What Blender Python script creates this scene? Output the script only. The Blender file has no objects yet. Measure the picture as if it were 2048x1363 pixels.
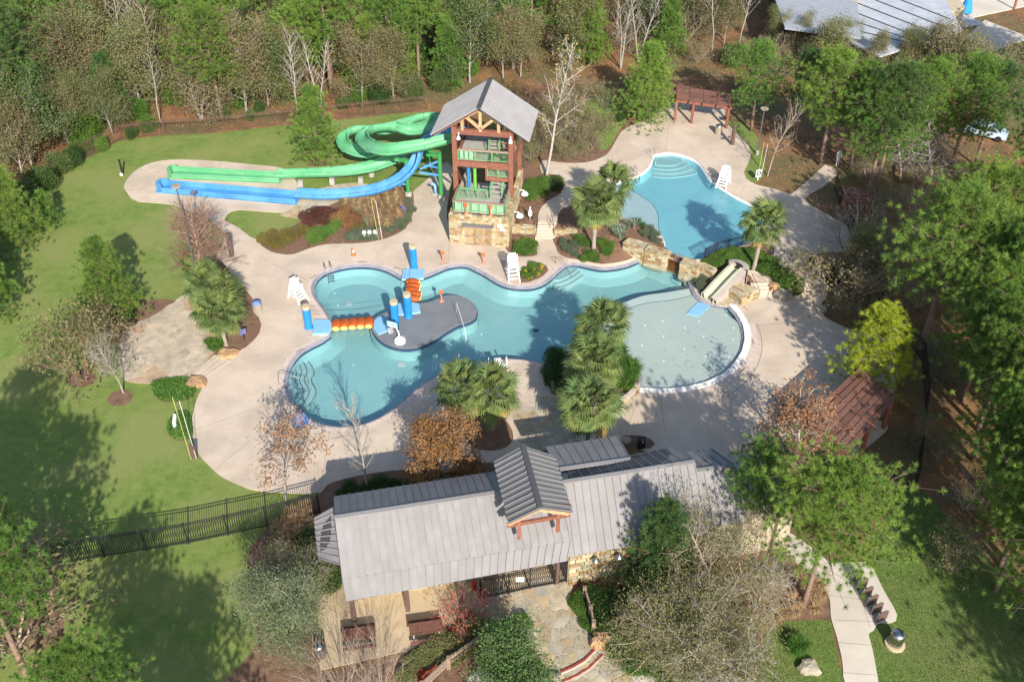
import bpy, math, random
import numpy as np
from mathutils import Vector, Matrix
from mathutils.geometry import delaunay_2d_cdt, tessellate_polygon

# ------------------------------------------------------------------ camera, sky, sun
scene = bpy.context.scene
COL = scene.collection
FPX, PITCH, CAMZ, CX, CY = 2000.0, math.radians(38), 50.0, 1024.0, 681.5
SUN_EL, SUN_AZ = math.radians(30.5), math.radians(-15)     # shadows run towards SUN_AZ from +Y
cam = bpy.data.cameras.new('camera'); camo = bpy.data.objects.new('camera', cam); COL.objects.link(camo)
cam.lens = FPX / 2048 * 36; cam.sensor_width = 36; cam.clip_start = .5; cam.clip_end = 2000
camo.location = (0, 0, CAMZ); camo.rotation_euler = (math.pi / 2 - PITCH, 0, 0)
scene.camera = camo
world = bpy.data.worlds.new('World'); scene.world = world; world.use_nodes = True
wn = world.node_tree; bg = wn.nodes['Background']
sky = wn.nodes.new('ShaderNodeTexSky'); sky.sky_type = 'NISHITA'; sky.sun_disc = False
sky.sun_elevation = SUN_EL; sky.sun_rotation = SUN_AZ + math.pi
wn.links.new(sky.outputs[0], bg.inputs[0]); bg.inputs[1].default_value = 0.122
sl = bpy.data.lights.new('sun', 'SUN'); sl.energy = 4.6; sl.angle = math.radians(.55); sl.color = (1, .93, .82)
slo = bpy.data.objects.new('sun', sl); COL.objects.link(slo)
sdir = Vector((math.sin(SUN_AZ) * math.cos(SUN_EL), math.cos(SUN_AZ) * math.cos(SUN_EL), -math.sin(SUN_EL)))
slo.rotation_euler = sdir.to_track_quat('-Z', 'Y').to_euler(); slo.location = (20, 0, 60)
scene.view_settings.view_transform = 'Standard'; scene.view_settings.look = 'None'
scene.view_settings.gamma = 1; scene.view_settings.exposure = 0.75
try: scene.view_settings.use_curve_mapping = False
except Exception: pass

# ------------------------------------------------------------------ pixel -> place
RU = random.Random(7)
cp, sp = math.cos(PITCH), math.sin(PITCH)
def P(px, py, z=0.0):
    x = (px - CX) / FPX; y = -(py - CY) / FPX
    dy = cp + y * sp; dz = -sp + y * cp
    s = (z - CAMZ) / dz
    return Vector((x * s, dy * s, z))
def pxy(p):
    dy, dz = p[1], p[2] - CAMZ
    w = dy * cp - dz * sp
    return CX + FPX * p[0] / w, CY - FPX * (dy * sp + dz * cp) / w
def hgt(b, ty, z0=0.0):
    g = P(b[0], b[1], z0); lo, hi = 0.0, 40.0
    for _ in range(40):
        m = (lo + hi) / 2
        if pxy((g.x, g.y, z0 + m))[1] > ty: lo = m
        else: hi = m
    return lo

ZU = 0.9
def seg_dist(pts, poly):
    """distance of many points to a polygon (0 inside)"""
    pts = np.asarray(pts, float).reshape(-1, 2); poly = np.asarray(poly, float)
    a = poly; b = np.roll(poly, -1, 0)
    inside = np.zeros(len(pts), bool); best = np.full(len(pts), 1e9)
    for i in range(len(a)):
        d = b[i] - a[i]; L = max(d @ d, 1e-9)
        t = np.clip(((pts - a[i]) @ d) / L, 0, 1)
        q = a[i] + t[:, None] * d
        best = np.minimum(best, np.hypot(*(pts - q).T))
        c = (a[i][1] > pts[:, 1]) != (b[i][1] > pts[:, 1])
        with np.errstate(divide='ignore', invalid='ignore'):
            xi = (b[i][0] - a[i][0]) * (pts[:, 1] - a[i][1]) / (b[i][1] - a[i][1]) + a[i][0]
        inside ^= c & (pts[:, 0] < xi)
    best[inside] = 0
    return best
U_PX = [(1045,440),(1077,444),(1108,445),(1125,450),(1160,455),(1215,470),(1240,482),(1327,495),(1400,521),(1420,520),(1470,530),
        (1520,540),(1542,556),(1580,552),(1600,565),(1650,575),(1750,580),(2300,600),(2300,60),(2300,-200),(1100,-200),(1075,200),(1060,320),(1035,380)]
L_PX = [(-900,-200),(800,-200),(850,150),(930,250),(1000,330),(1022,420),(1024,476),(1075,474),(1104,474),(1111,493),(1116,506),(1135,521),
        (1160,529),(1200,536),(1250,529),(1291,510),(1340,530),(1395,553),(1400,600),(1480,604),(1500,598),(1550,600),(1600,612),(1640,612),
        (1700,640),(2300,700),(2300,1700),(-900,1700)]
U_W = [tuple(P(x, y, ZU)[:2]) for x, y in U_PX]; L_W = [tuple(P(x, y, 0)[:2]) for x, y in L_PX]
def HH(pts):
    du = seg_dist(pts, U_W); dl = seg_dist(pts, L_W)
    t = dl / np.maximum(dl + du, 1e-6)
    return ZU * t
def H(x, y): return float(HH([(x, y)])[0])
def G(px, py):
    """ground point under a pixel"""
    z = 0.0
    for _ in range(12):
        p = P(px, py, z); z2 = H(p.x, p.y)
        if abs(z2 - z) < .004: break
        z = (z + z2) / 2
    p = P(px, py, z); p.z = H(p.x, p.y); return p
def GM(pts):
    """many pixels at once -> array xyz"""
    pts = np.asarray(pts, float); z = np.zeros(len(pts))
    for _ in range(12):
        x = (pts[:, 0] - CX) / FPX; y = -(pts[:, 1] - CY) / FPX
        s = (z - CAMZ) / (-sp + y * cp)
        xy = np.stack([x * s, (cp + y * sp) * s], 1)
        z = (z + HH(xy)) / 2
    return np.column_stack([xy, HH(xy)])
def crs(pts, step=7.0, closed=True):
    """Catmull-Rom through points"""
    n = len(pts); out = []
    rng = range(n) if closed else range(n - 1)
    dim = len(pts[0])
    g = (lambda i: pts[i % n]) if closed else (lambda i: pts[max(0, min(n - 1, i))])
    for i in rng:
        p0, p1, p2, p3 = [np.array(g(i + k), float) for k in (-1, 0, 1, 2)]
        m = max(1, int(np.linalg.norm((p2 - p1)) / step))
        for k in range(m):
            t = k / m
            out.append(.5 * (2 * p1 + (p2 - p0) * t + (2 * p0 - 5 * p1 + 4 * p2 - p3) * t * t + (3 * p1 - p0 - 3 * p2 + p3) * t ** 3))
    if not closed: out.append(np.array(pts[-1], float))
    return np.array(out)

# ------------------------------------------------------------------ materials
def nd(nt, t, **kw):
    n = nt.nodes.new(t)
    for k, v in kw.items(): setattr(n, k, v)
    return n
def mat(name, c1, c2=None, s=3.0, rough=.8, bump=0.0, bs=30.0, rand=0.0, metal=0.0, trans=0.0, spec=.3, detail=5.0,
        c3=None, s3=.3, palette=None, hue=0.0, lo=.35, hi=.65, coat=0.0, gloss_rand=0.0):
    m = bpy.data.materials.new(name); m.use_nodes = True; nt = m.node_tree; L = nt.links.new
    b = nt.nodes['Principled BSDF']; b.inputs['Roughness'].default_value = rough; b.inputs['Metallic'].default_value = metal
    b.inputs['Specular IOR Level'].default_value = spec
    if coat: b.inputs['Coat Weight'].default_value = coat
    tc = nd(nt, 'ShaderNodeTexCoord'); oi = nd(nt, 'ShaderNodeObjectInfo')
    off = nd(nt, 'ShaderNodeVectorMath', operation='MULTIPLY_ADD'); off.inputs[1].default_value = (1, 1, 1)
    L(tc.outputs['Object'], off.inputs[0])
    if rand or palette:
        cmb = nd(nt, 'ShaderNodeCombineXYZ'); mul = nd(nt, 'ShaderNodeMath', operation='MULTIPLY'); mul.inputs[1].default_value = 37.0
        L(oi.outputs['Random'], mul.inputs[0]); L(mul.outputs[0], cmb.inputs[0]); L(mul.outputs[0], cmb.inputs[2]); L(cmb.outputs[0], off.inputs[2])
    vec = off.outputs[0]
    def noise(sc, dt=detail, ro=.6):
        n = nd(nt, 'ShaderNodeTexNoise'); n.inputs['Scale'].default_value = sc; n.inputs['Detail'].default_value = dt
        n.inputs['Roughness'].default_value = ro; L(vec, n.inputs['Vector']); return n
    def ramp(inp, a, ca, z, cz):
        r = nd(nt, 'ShaderNodeValToRGB'); e = r.color_ramp.elements
        e[0].position = a; e[0].color = (*ca, 1); e[1].position = z; e[1].color = (*cz, 1); L(inp, r.inputs[0]); return r.outputs[0]
    if palette:
        r = nd(nt, 'ShaderNodeValToRGB'); r.color_ramp.interpolation = 'CONSTANT'; e = r.color_ramp.elements
        for i, c in enumerate(palette):
            el = e[i] if i < 2 else e.new(i / len(palette))
            el.position = i / len(palette); el.color = (*c, 1)
        L(oi.outputs['Random'], r.inputs[0])
        n = noise(s); v = nd(nt, 'ShaderNodeMapRange'); v.inputs[1].default_value = .3; v.inputs[2].default_value = .7
        v.inputs[3].default_value = .72; v.inputs[4].default_value = 1.25; L(n.outputs[0], v.inputs[0])
        h = nd(nt, 'ShaderNodeHueSaturation'); L(r.outputs[0], h.inputs['Color']); L(v.outputs[0], h.inputs['Value']); col = h.outputs[0]
    elif c2 is None:
        rgb = nd(nt, 'ShaderNodeRGB'); rgb.outputs[0].default_value = (*c1, 1); col = rgb.outputs[0]
    else:
        n = noise(s); col = ramp(n.outputs[0], lo, c1, hi, c2)
    if c3 is not None:
        n3 = noise(s3, 4.0); mx = nd(nt, 'ShaderNodeMix', data_type='RGBA')
        L(ramp(n3.outputs[0], .42, (0, 0, 0), .62, (1, 1, 1)), mx.inputs[0]); L(col, mx.inputs[6]); mx.inputs[7].default_value = (*c3, 1); col = mx.outputs[2]
    if rand and not palette:
        h = nd(nt, 'ShaderNodeHueSaturation'); mr = nd(nt, 'ShaderNodeMapRange'); mr.inputs[3].default_value = 1 - rand; mr.inputs[4].default_value = 1 + rand
        L(oi.outputs['Random'], mr.inputs[0]); L(mr.outputs[0], h.inputs['Value']); L(col, h.inputs['Color'])
        if hue:
            m2 = nd(nt, 'ShaderNodeMath', operation='MULTIPLY'); m2.inputs[1].default_value = 7.13
            fr = nd(nt, 'ShaderNodeMath', operation='FRACT'); mh = nd(nt, 'ShaderNodeMapRange')
            mh.inputs[3].default_value = .5 - hue; mh.inputs[4].default_value = .5 + hue
            L(oi.outputs['Random'], m2.inputs[0]); L(m2.outputs[0], fr.inputs[0]); L(fr.outputs[0], mh.inputs[0]); L(mh.outputs[0], h.inputs['Hue'])
        col = h.outputs[0]
    L(col, b.inputs['Base Color'])
    if bump:
        bn = noise(bs, 6.0); bp = nd(nt, 'ShaderNodeBump'); bp.inputs['Strength'].default_value = 1; bp.inputs['Distance'].default_value = bump
        L(bn.outputs[0], bp.inputs['Height']); L(bp.outputs[0], b.inputs['Normal'])
    if trans:
        t = nd(nt, 'ShaderNodeBsdfTranslucent'); L(col, t.inputs[0]); ms = nd(nt, 'ShaderNodeMixShader'); ms.inputs[0].default_value = trans
        o = nt.nodes['Material Output']; L(b.outputs[0], ms.inputs[1]); L(t.outputs[0], ms.inputs[2]); L(ms.outputs[0], o.inputs['Surface'])
    return m

M = {}
M['floor'] = mat('forest_floor', (.13,.075,.04), (.30,.155,.07), .45, .95, .08, 9, c3=(.13,.115,.05), s3=.12, detail=9)
M['lawn'] = mat('lawn', (.115,.175,.036), (.178,.238,.054), 1.1, .95, .03, 14, c3=(.205,.23,.07), s3=.16, detail=10)
M['lawn2'] = mat('lawn_front', (.115,.175,.036), (.175,.235,.06), 2.2, .95, .08, 12, c3=(.17,.19,.06), s3=.16, detail=10)
M['deck'] = mat('deck_concrete', (.52,.425,.33), (.585,.485,.385), .9, .85, .008, 45, c3=(.455,.37,.29), s3=.28, detail=9, lo=.3, hi=.7)
M['walk'] = mat('walk_concrete', (.54,.485,.41), (.60,.54,.46), .7, .85, .006, 60, c3=(.50,.445,.375), s3=.2, detail=9)
M['tan'] = mat('tan_concrete', (.46,.355,.23), (.55,.44,.31), .8, .85, .006, 60, c3=(.42,.34,.22), s3=.25)
M['joint'] = mat('joint', (.20,.17,.14), rough=.95)
M['mulch'] = mat('mulch', (.13,.072,.045), (.255,.16,.105), 2.2, .95, .09, 14, c3=(.21,.12,.08), s3=.5, detail=9)
M['mortar'] = mat('mortar', (.36,.31,.22), (.46,.40,.29), 3, .95, .01, 40)
STONES = [(.42,.34,.20),(.36,.26,.13),(.46,.39,.25),(.29,.18,.09),(.38,.34,.23),(.43,.32,.17),(.33,.30,.20),(.50,.44,.31),(.27,.17,.09)]
M['stone'] = mat('ashlar_stone', (1,1,1), s=6, rough=.9, bump=.02, bs=18, palette=STONES)
M['flag'] = mat('flagstone', (1,1,1), s=1.2, rough=.85, bump=.012, bs=14, palette=[(.37,.32,.23),(.41,.35,.25),(.35,.31,.23),(.40,.33,.22),(.43,.38,.29),(.38,.34,.26),(.37,.28,.18),(.41,.36,.27),(.42,.33,.20),(.36,.33,.27)])
M['flag2'] = mat('flagstone_pale', (1,1,1), s=1.0, rough=.85, bump=.012, bs=14, palette=[(.42,.35,.27),(.44,.365,.28),(.40,.335,.26),(.43,.35,.25),(.46,.39,.30),(.41,.34,.26),(.40,.28,.19),(.43,.36,.27)])
M['grout'] = mat('flagstone_grout', (.40,.34,.25), (.48,.42,.31), 4, .95)
M['coping'] = mat('pool_coping', (.46,.36,.31), (.60,.50,.44), 4, .85, .006, 60)
M['copingw'] = mat('white_coping', (.66,.64,.60), (.80,.78,.74), 5, .8, .02, 20)
M['tile'] = mat('waterline_band', (.20,.20,.23), (.29,.285,.31), 1.4, .6, .004, 30)
M['tileblue'] = mat('blue_tile', (.035,.06,.12), (.07,.10,.17), 9, .35)
M['plaster'] = mat('pool_plaster', (.285,.45,.455), (.33,.495,.495), .5, .7, c3=(.275,.44,.445), s3=.12)
M['plaster_deep'] = mat('pool_plaster_deep', (.235,.42,.43), (.275,.46,.47), .5, .7)
M['plaster_up'] = mat('upper_pool_plaster', (.25,.46,.50), (.29,.50,.54), .5, .7)
M['steps_in'] = mat('pool_step_plaster', (.34,.45,.44), (.38,.49,.48), 1, .7)
M['splash'] = mat('splash_plaster', (.58,.515,.455), (.64,.57,.505), .35, .75, c3=(.585,.53,.48), s3=.15)
M['bench'] = mat('pool_bench_plaster', (.62,.57,.52), (.68,.62,.57), .6, .75)
M['beach'] = mat('beach_plaster', (.52,.49,.48), (.56,.53,.52), .5, .75)
M['island'] = mat('island_grey', (.155,.165,.18), (.185,.195,.21), .7, .8, .004, 30)
M['nosing'] = mat('step_nosing', (.03,.07,.11), rough=.5)
M['white'] = mat('white_plastic', (.80,.80,.80), rough=.45, spec=.5)
M['whitem'] = mat('white_metal', (.75,.75,.74), rough=.4)
M['steel'] = mat('steel', (.50,.50,.50), rough=.28, metal=1.0)
M['steeld'] = mat('dull_steel', (.30,.30,.31), rough=.4, metal=.8)
M['black'] = mat('black_metal', (.022,.022,.024), rough=.55)
M['brownm'] = mat('brown_metal', (.10,.065,.055), (.13,.085,.07), 3, .5)
M['wood'] = mat('red_brown_wood', (.175,.07,.046), (.26,.105,.07), 4, .75, .008, 30, rand=.12)
M['woodd'] = mat('pergola_wood', (.13,.062,.045), (.21,.10,.075), 5, .8, .008, 30, rand=.18)
M['woodg'] = mat('weathered_wood', (.22,.15,.11), (.34,.26,.20), 6, .85, .008, 30, rand=.15)
M['plank'] = mat('cedar_plank', (.25,.17,.085), (.42,.31,.18), 5, .85, .01, 25, rand=.25)
M['timber'] = mat('tan_timber', (.38,.22,.12), (.50,.34,.20), 5, .8, .008, 30, rand=.15)  # a lighter tan than the red brown wood
M['roof'] = mat('standing_seam_metal', (.25,.235,.235), (.285,.27,.27), .8, .62, metal=.0, spec=.3, c3=(.235,.225,.22), s3=.5, rand=.035)
M['roof2'] = mat('dim_roof_metal', (.17,.165,.165), (.205,.20,.20), .8, .55, metal=.1, spec=.4, rand=.03)  # darker roof metal puts the north slopes' dimness into colour; also the cross gable
M['rib'] = mat('lit_rib_metal', (.30,.29,.295), (.34,.33,.335), .8, .65, metal=.0, spec=.2)  # lit stripes of the tower roof put into the rib colour
M['ridge'] = mat('ridge_and_gap_shade', (.07,.07,.075), rough=.7, spec=.2)  # near-black gaps put rib shade into the colour; also the ridge caps
M['green'] = mat('green_fibreglass', (.085,.33,.15), (.11,.38,.18), .6, .48, spec=.4, c3=(.15,.40,.22), s3=.25)
M['greend'] = mat('green_paint', (.035,.235,.06), (.05,.28,.08), .6, .4, spec=.5)
M['lime'] = mat('lime_paint', (.14,.42,.06), rough=.45)
M['railgreen'] = mat('green_rail_paint', (.13,.30,.13), (.17,.35,.17), 2, .5)
M['bluef'] = mat('blue_fibreglass', (.05,.21,.47), (.065,.26,.54), .6, .48, spec=.4, c3=(.10,.31,.56), s3=.25)
M['blue'] = mat('blue_pillar_paint', (.015,.20,.56), (.02,.24,.62), 1, .4, spec=.5)
M['mat'] = mat('pale_blue_pad', (.20,.42,.62), (.23,.46,.66), 1, .6)
M['matd'] = mat('pale_blue_pad_side', (.28,.55,.70), rough=.6)
M['orange'] = mat('orange_plastic', (.72,.17,.05), (.62,.11,.03), 4, .5)
M['orangeb'] = mat('burnt_orange_foam', (.34,.065,.012), (.50,.115,.02), 3, .5, .02, 8)
M['yellow'] = mat('yellow_foam', (.75,.58,.16), rough=.6)
M['coral'] = mat('coral_plastic', (.75,.25,.14), rough=.5)
M['concrete'] = mat('grey_concrete', (.33,.31,.28), (.40,.38,.34), 2, .9, .01, 30)
M['bluecloth'] = mat('blue_cover_cloth', (.12,.19,.42), (.17,.25,.50), 4, .8)
M['violet'] = mat('violet_sign_panel', (.16,.17,.42), rough=.5)
M['red'] = mat('red_paint', (.55,.03,.02), rough=.4)
M['redtile'] = mat('red_tile', (.33,.045,.03), rough=.6)
M['yel'] = mat('yellow_pole', (.50,.50,.16), rough=.5)
M['boulder'] = mat('sandstone_boulder', (.33,.19,.095), (.50,.33,.18), 1.5, .9, .05, 5, rand=.15)
M['bouldg'] = mat('grey_boulder', (.26,.225,.17), (.38,.34,.26), 1.5, .9, .05, 5, rand=.12)
M['slidefg'] = mat('sage_fibreglass', (.40,.40,.29), (.47,.46,.35), 1, .5)
M['slidetop'] = mat('mauve_slide_shell', (.34,.29,.26), (.41,.355,.32), 1, .6)
M['stucco'] = mat('tan_stucco', (.44,.36,.25), (.50,.42,.30), 2, .95)
M['white_roof'] = mat('white_membrane', (.36,.38,.42), (.46,.48,.52), .6, .7)
M['shingle'] = mat('house_shingle', (.26,.28,.31), (.34,.36,.40), 3, .9)
M['umb'] = mat('sky_blue_canvas', (.03,.25,.60), rough=.8)
M['car'] = mat('pale_blue_paint', (.45,.55,.68), rough=.3, spec=.6)
M['glass'] = mat('dark_glass', (.03,.04,.05), rough=.08, spec=.8)
M['skin'] = mat('skin', (.45,.27,.19), rough=.6)
# bark and leaves
M['bark'] = mat('pine_bark', (.16,.10,.075), (.27,.19,.15), 5, .95, .03, 12)
M['barkg'] = mat('pale_bark', (.25,.22,.19), (.36,.33,.29), 5, .9, .02, 12)
M['barkw'] = mat('white_bark', (.30,.27,.23), (.43,.40,.35), 4, .9, .02, 12)
M['barkt'] = mat('tan_twigs', (.27,.21,.165), (.40,.33,.27), 5, .9)
M['barkr'] = mat('reddish_twigs', (.22,.12,.085), (.36,.25,.20), .6, .9)
M['barkp'] = mat('palm_trunk_bark', (.25,.20,.16), (.38,.33,.28), 9, .95, .04, 12)
def leaf(n, a, b, s=.55, rand=.12, hue=.012, tr=.28, c3=None, s3=.35):
    M[n] = mat(n, a, b, s, .6, rand=rand, hue=hue, trans=tr, spec=.25, detail=3, c3=c3, s3=s3)
leaf('pine_green', (.075,.165,.032), (.205,.325,.058), s=.8)  # dark and yellowish ends paint clump shading and highlights into the needles
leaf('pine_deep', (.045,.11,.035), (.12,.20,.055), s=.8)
leaf('pine_bright', (.105,.21,.036), (.26,.40,.068), s=.8)  # brighter pine, clump highlights and shade painted in likewise
leaf('pine_yellow', (.27,.36,.025), (.36,.44,.04))
leaf('olive_leaf', (.125,.155,.048), (.20,.215,.08), c3=(.215,.20,.09))
leaf('olive_brown', (.18,.145,.07), (.26,.215,.11), c3=(.15,.165,.06))
leaf('green_leaf', (.085,.13,.038), (.15,.195,.07))
leaf('live_leaf', (.10,.145,.065), (.18,.225,.12))
leaf('holly_leaf', (.07,.125,.03), (.125,.20,.06))
leaf('rust_leaf', (.27,.14,.075), (.38,.215,.12), rand=.08)
leaf('copper_leaf', (.22,.105,.045), (.32,.165,.075), rand=.08)
leaf('palefan', (.15,.20,.055), (.22,.27,.085), s=2, rand=.14)
leaf('fan', (.095,.15,.045), (.165,.215,.07), s=2, rand=.22, hue=.02)
leaf('fandry', (.36,.25,.06), (.44,.33,.11), s=2, rand=.2)
leaf('shrub_green', (.075,.155,.025), (.13,.23,.045))
leaf('shrub_dark', (.04,.09,.022), (.075,.13,.035))
leaf('shrub_grey', (.11,.15,.085), (.17,.20,.13))
leaf('shrub_maroon', (.085,.035,.028), (.15,.065,.05))
leaf('shrub_gold', (.13,.115,.03), (.19,.155,.045))
leaf('grass_tan', (.33,.22,.115), (.45,.32,.18))
leaf('grass_blade', (.055,.14,.02), (.10,.20,.035))
leaf('litter', (.34,.16,.06), (.42,.22,.10))
leaf('flower_yellow', (.60,.50,.04), (.65,.55,.08))
leaf('petal_white', (.70,.68,.60), (.78,.76,.70))
leaf('sycamore_leaf', (.36,.26,.09), (.44,.34,.15))
leaf('red_twig', (.45,.09,.05), (.50,.14,.09))
leaf('agave', (.22,.27,.19), (.30,.36,.26))
# ------------------------------------------------------------------ mesh helpers
_cdt = delaunay_2d_cdt
def delaunay_2d_cdt(vs, es, fs, ot, eps, ids):
    '''outlines are always given counter-clockwise'''
    out = []
    for f in fs:
        a = sum(vs[f[i]][0] * vs[f[(i + 1) % len(f)]][1] - vs[f[(i + 1) % len(f)]][0] * vs[f[i]][1] for i in range(len(f)))
        out.append(list(f) if a > 0 else list(f)[::-1])
    return _cdt(vs, es, out, ot, eps, ids)
def npmesh(name, v, f, smooth=False):
    v = np.asarray(v, np.float32); me = bpy.data.meshes.new(name)
    f = [tuple(map(int, q)) for q in f] if not isinstance(f, np.ndarray) else f
    if isinstance(f, np.ndarray):
        k = f.shape[1]; me.vertices.add(len(v)); me.vertices.foreach_set('co', v.ravel())
        me.loops.add(f.size); me.loops.foreach_set('vertex_index', f.ravel().astype(np.int32))
        me.polygons.add(len(f)); me.polygons.foreach_set('loop_start', np.arange(0, f.size, k, dtype=np.int32))
        me.polygons.foreach_set('loop_total', np.full(len(f), k, np.int32)); me.update(calc_edges=True)
    else:
        me.from_pydata([tuple(map(float, q)) for q in v], [], f); me.update()
    if smooth: me.polygons.foreach_set('use_smooth', np.ones(len(me.polygons), bool))
    return me
def rootloc(o):
    while o.parent: o = o.parent
    return Vector(o.location)
def link(name, me, m=None, parent=None, kind=None, loc=None):
    o = bpy.data.objects.new(name, me); COL.objects.link(o)
    if m is not None and me is not None and not me.materials: me.materials.append(M[m] if isinstance(m, str) else m)
    if parent: o.parent = parent
    if kind: o['kind'] = kind
    if loc is not None: o.location = loc
    return o
def tag(o, label, cat, group=None):
    o['label'] = label; o['category'] = cat
    if group: o['group'] = group
    return o
def thing(name, label, cat, loc=(0, 0, 0), rz=0.0, group=None):
    o = bpy.data.objects.new(name, None); COL.objects.link(o); o.empty_display_size = .2
    o.location = loc; o.rotation_euler = (0, 0, rz); return tag(o, label, cat, group)
def kids(o): return [c for c in ALLKIDS.get(o.name, [])] or list(o.children)
ALLKIDS = {}
def copy_tree(o, loc=None, rz=None, scale=None, label=None, group=None):
    c = o.copy(); COL.objects.link(c)
    if loc is not None: c.location = loc
    if rz is not None: c.rotation_euler = (0, 0, rz)
    if scale is not None: c.scale = (scale, scale, scale) if not isinstance(scale, tuple) else scale
    if label: c['label'] = label
    if group: c['group'] = group
    def rec(src, dst):
        for ch in list(src.children):
            if ch == dst: continue
            k = ch.copy(); COL.objects.link(k); k.parent = dst; rec(ch, k)
    rec(o, c); return c
class MB:
    def __init__(s): s.v = []; s.f = []
    def add(s, v, f):
        n = len(s.v); s.v += [tuple(q) for q in v]; s.f += [tuple(i + n for i in q) for q in f]; return s
    def box(s, c, d, rz=0.0, R=None):
        cx, cy, cz = c; x, y, z = d[0] / 2, d[1] / 2, d[2] / 2
        v = [Vector((a * x, b * y, e * z)) for a in (-1, 1) for b in (-1, 1) for e in (-1, 1)]
        R = R if R is not None else (Matrix.Rotation(rz, 3, 'Z') if rz else None)
        v = [(R @ q if R is not None else q) + Vector(c) for q in v]
        return s.add(v, [(0, 1, 3, 2), (4, 6, 7, 5), (0, 4, 5, 1), (2, 3, 7, 6), (0, 2, 6, 4), (1, 5, 7, 3)])
    def bar(s, a, b, w, h=None, up=(0, 0, 1)):
        a, b = Vector(a), Vector(b); h = w if h is None else h; d = (b - a); L = d.length
        if L < 1e-6: return s
        d /= L; u = Vector(up)
        if abs(d.dot(u)) > .98: u = Vector((1, 0, 0))
        x = d.cross(u).normalized(); z = x.cross(d)
        R = Matrix((x, d, z)).transposed()
        return s.box((a + b) / 2, (w, L, h), R=R)
    def tube(s, pts, r, n=8, cap=True):
        pts = [Vector(p) for p in pts]; k = len(pts); rs = r if isinstance(r, (list, tuple)) else [r] * k
        n0 = len(s.v); prev = None
        for i, p in enumerate(pts):
            d = (pts[min(i + 1, k - 1)] - pts[max(i - 1, 0)]).normalized()
            if prev is None:
                a = Vector((0, 0, 1)) if abs(d.z) < .9 else Vector((1, 0, 0)); x = d.cross(a).normalized()
            else:
                x = (prev - d * prev.dot(d)); x = x.normalized() if x.length > 1e-6 else d.orthogonal().normalized()
            prev = x; y = d.cross(x)
            for j in range(n):
                t = 2 * math.pi * j / n; s.v.append(tuple(p + (x * math.cos(t) + y * math.sin(t)) * rs[i]))
        for i in range(k - 1):
            for j in range(n):
                a = n0 + i * n + j; b = n0 + i * n + (j + 1) % n; s.f.append((a, b, b + n, a + n))
        if cap:
            s.f.append(tuple(n0 + j for j in range(n))[::-1]); s.f.append(tuple(n0 + (k - 1) * n + j for j in range(n)))
        return s
    def lathe(s, prof, n=16, c=(0, 0, 0)):
        n0 = len(s.v)
        for r, z in prof:
            for j in range(n):
                t = 2 * math.pi * j / n; s.v.append((c[0] + r * math.cos(t), c[1] + r * math.sin(t), c[2] + z))
        for i in range(len(prof) - 1):
            for j in range(n):
                a = n0 + i * n + j; b = n0 + i * n + (j + 1) % n; s.f.append((a, b, b + n, a + n))
        s.f.append(tuple(n0 + j for j in range(n))[::-1]); s.f.append(tuple(n0 + (len(prof) - 1) * n + j for j in range(n)))
        return s
    def prism(s, poly, z0, z1, bottom=False):
        poly = [(float(p[0]), float(p[1])) for p in poly]; k = len(poly)
        ar = sum(poly[i][0] * poly[(i + 1) % k][1] - poly[(i + 1) % k][0] * poly[i][1] for i in range(k))
        if ar < 0: poly = poly[::-1]
        zt = z1 if hasattr(z1, '__len__') else [z1] * k
        top = [(p[0], p[1], z) for p, z in zip(poly, zt)]; bot = [(p[0], p[1], z0) for p in poly]
        tris = tessellate_polygon([[Vector((p[0], p[1], 0)) for p in poly]])
        f = []
        for t in tris:
            a, b, c = [Vector((*poly[i], 0)) for i in t]
            f.append(tuple(t) if (b - a).cross(c - a).z > 0 else tuple(t)[::-1])
        side = [(i + k, (i + 1) % k + k, (i + 1) % k, i) for i in range(k)]
        if bottom: side += [tuple(i + k for i in t)[::-1] for t in f]
        return s.add(top + bot, f + side)
    def build(s, name, m, parent=None, world=False, kind=None, smooth=False, loc=None):
        v = np.array(s.v, float).reshape(-1, 3)
        if world and parent: v = v - np.array(rootloc(parent))
        if loc is not None: v = v - np.array(loc)
        me = npmesh(name, v, s.f, smooth)
        return link(name, me, m, parent, kind, loc if loc is not None else None)
def offset(poly, d):
    p = np.asarray(poly, float)[:, :2]; n = len(p)
    t = np.roll(p, -2, 0) - np.roll(p, 2, 0); t /= np.maximum(np.linalg.norm(t, axis=1)[:, None], 1e-9)
    a = np.sum(p[:, 0] * np.roll(p[:, 1], -1) - np.roll(p[:, 0], -1) * p[:, 1])
    nn = np.stack([t[:, 1], -t[:, 0]], 1) * (1 if a > 0 else -1)      # outward
    return p + nn * d

# ------------------------------------------------------------------ the ground, one seamless partition
def WP(pts, smooth=True, step=7, z=None):
    c = crs(pts, step) if smooth else np.array(pts, float)
    if z is None: return GM(c)[:, :2]
    return np.array([P(a, b, z)[:2] for a, b in c])
MAIN_A = [(656,638),(642,615.5),(628.7,598.6),(622,581.7),(623.6,568.2),(630.4,556.4),(645.6,544.6),(667.5,536.2),(694.5,530.4),(718,528.4),
 (745,529.4),(768.7,534.5),(789,543),(806,552.7),(825,556),(850,549),(870,541.2),(890,532.8),(910.5,528.4),(934,528.4),(952.8,536),(974,547),
 (995,560),(1016,569),(1041,572.3),(1065.5,570.9),(1086.7,562.8),(1104.3,548.7),(1121.9,532.8),(1139.5,525.8),(1160.7,526.5),(1181.8,531),
 (1203,534.6),(1227.6,532.8),(1252.2,527.5),(1273.4,518.7),(1291,508.2)]
MAIN_WALL = [(1291,508.2),(1382,547)]
MAIN_B = [(1382,547),(1382,557.5),(1388,578.6),(1396.6,592.7),(1410.7,601.5),(1432,607.5),(1450,610)]
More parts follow.
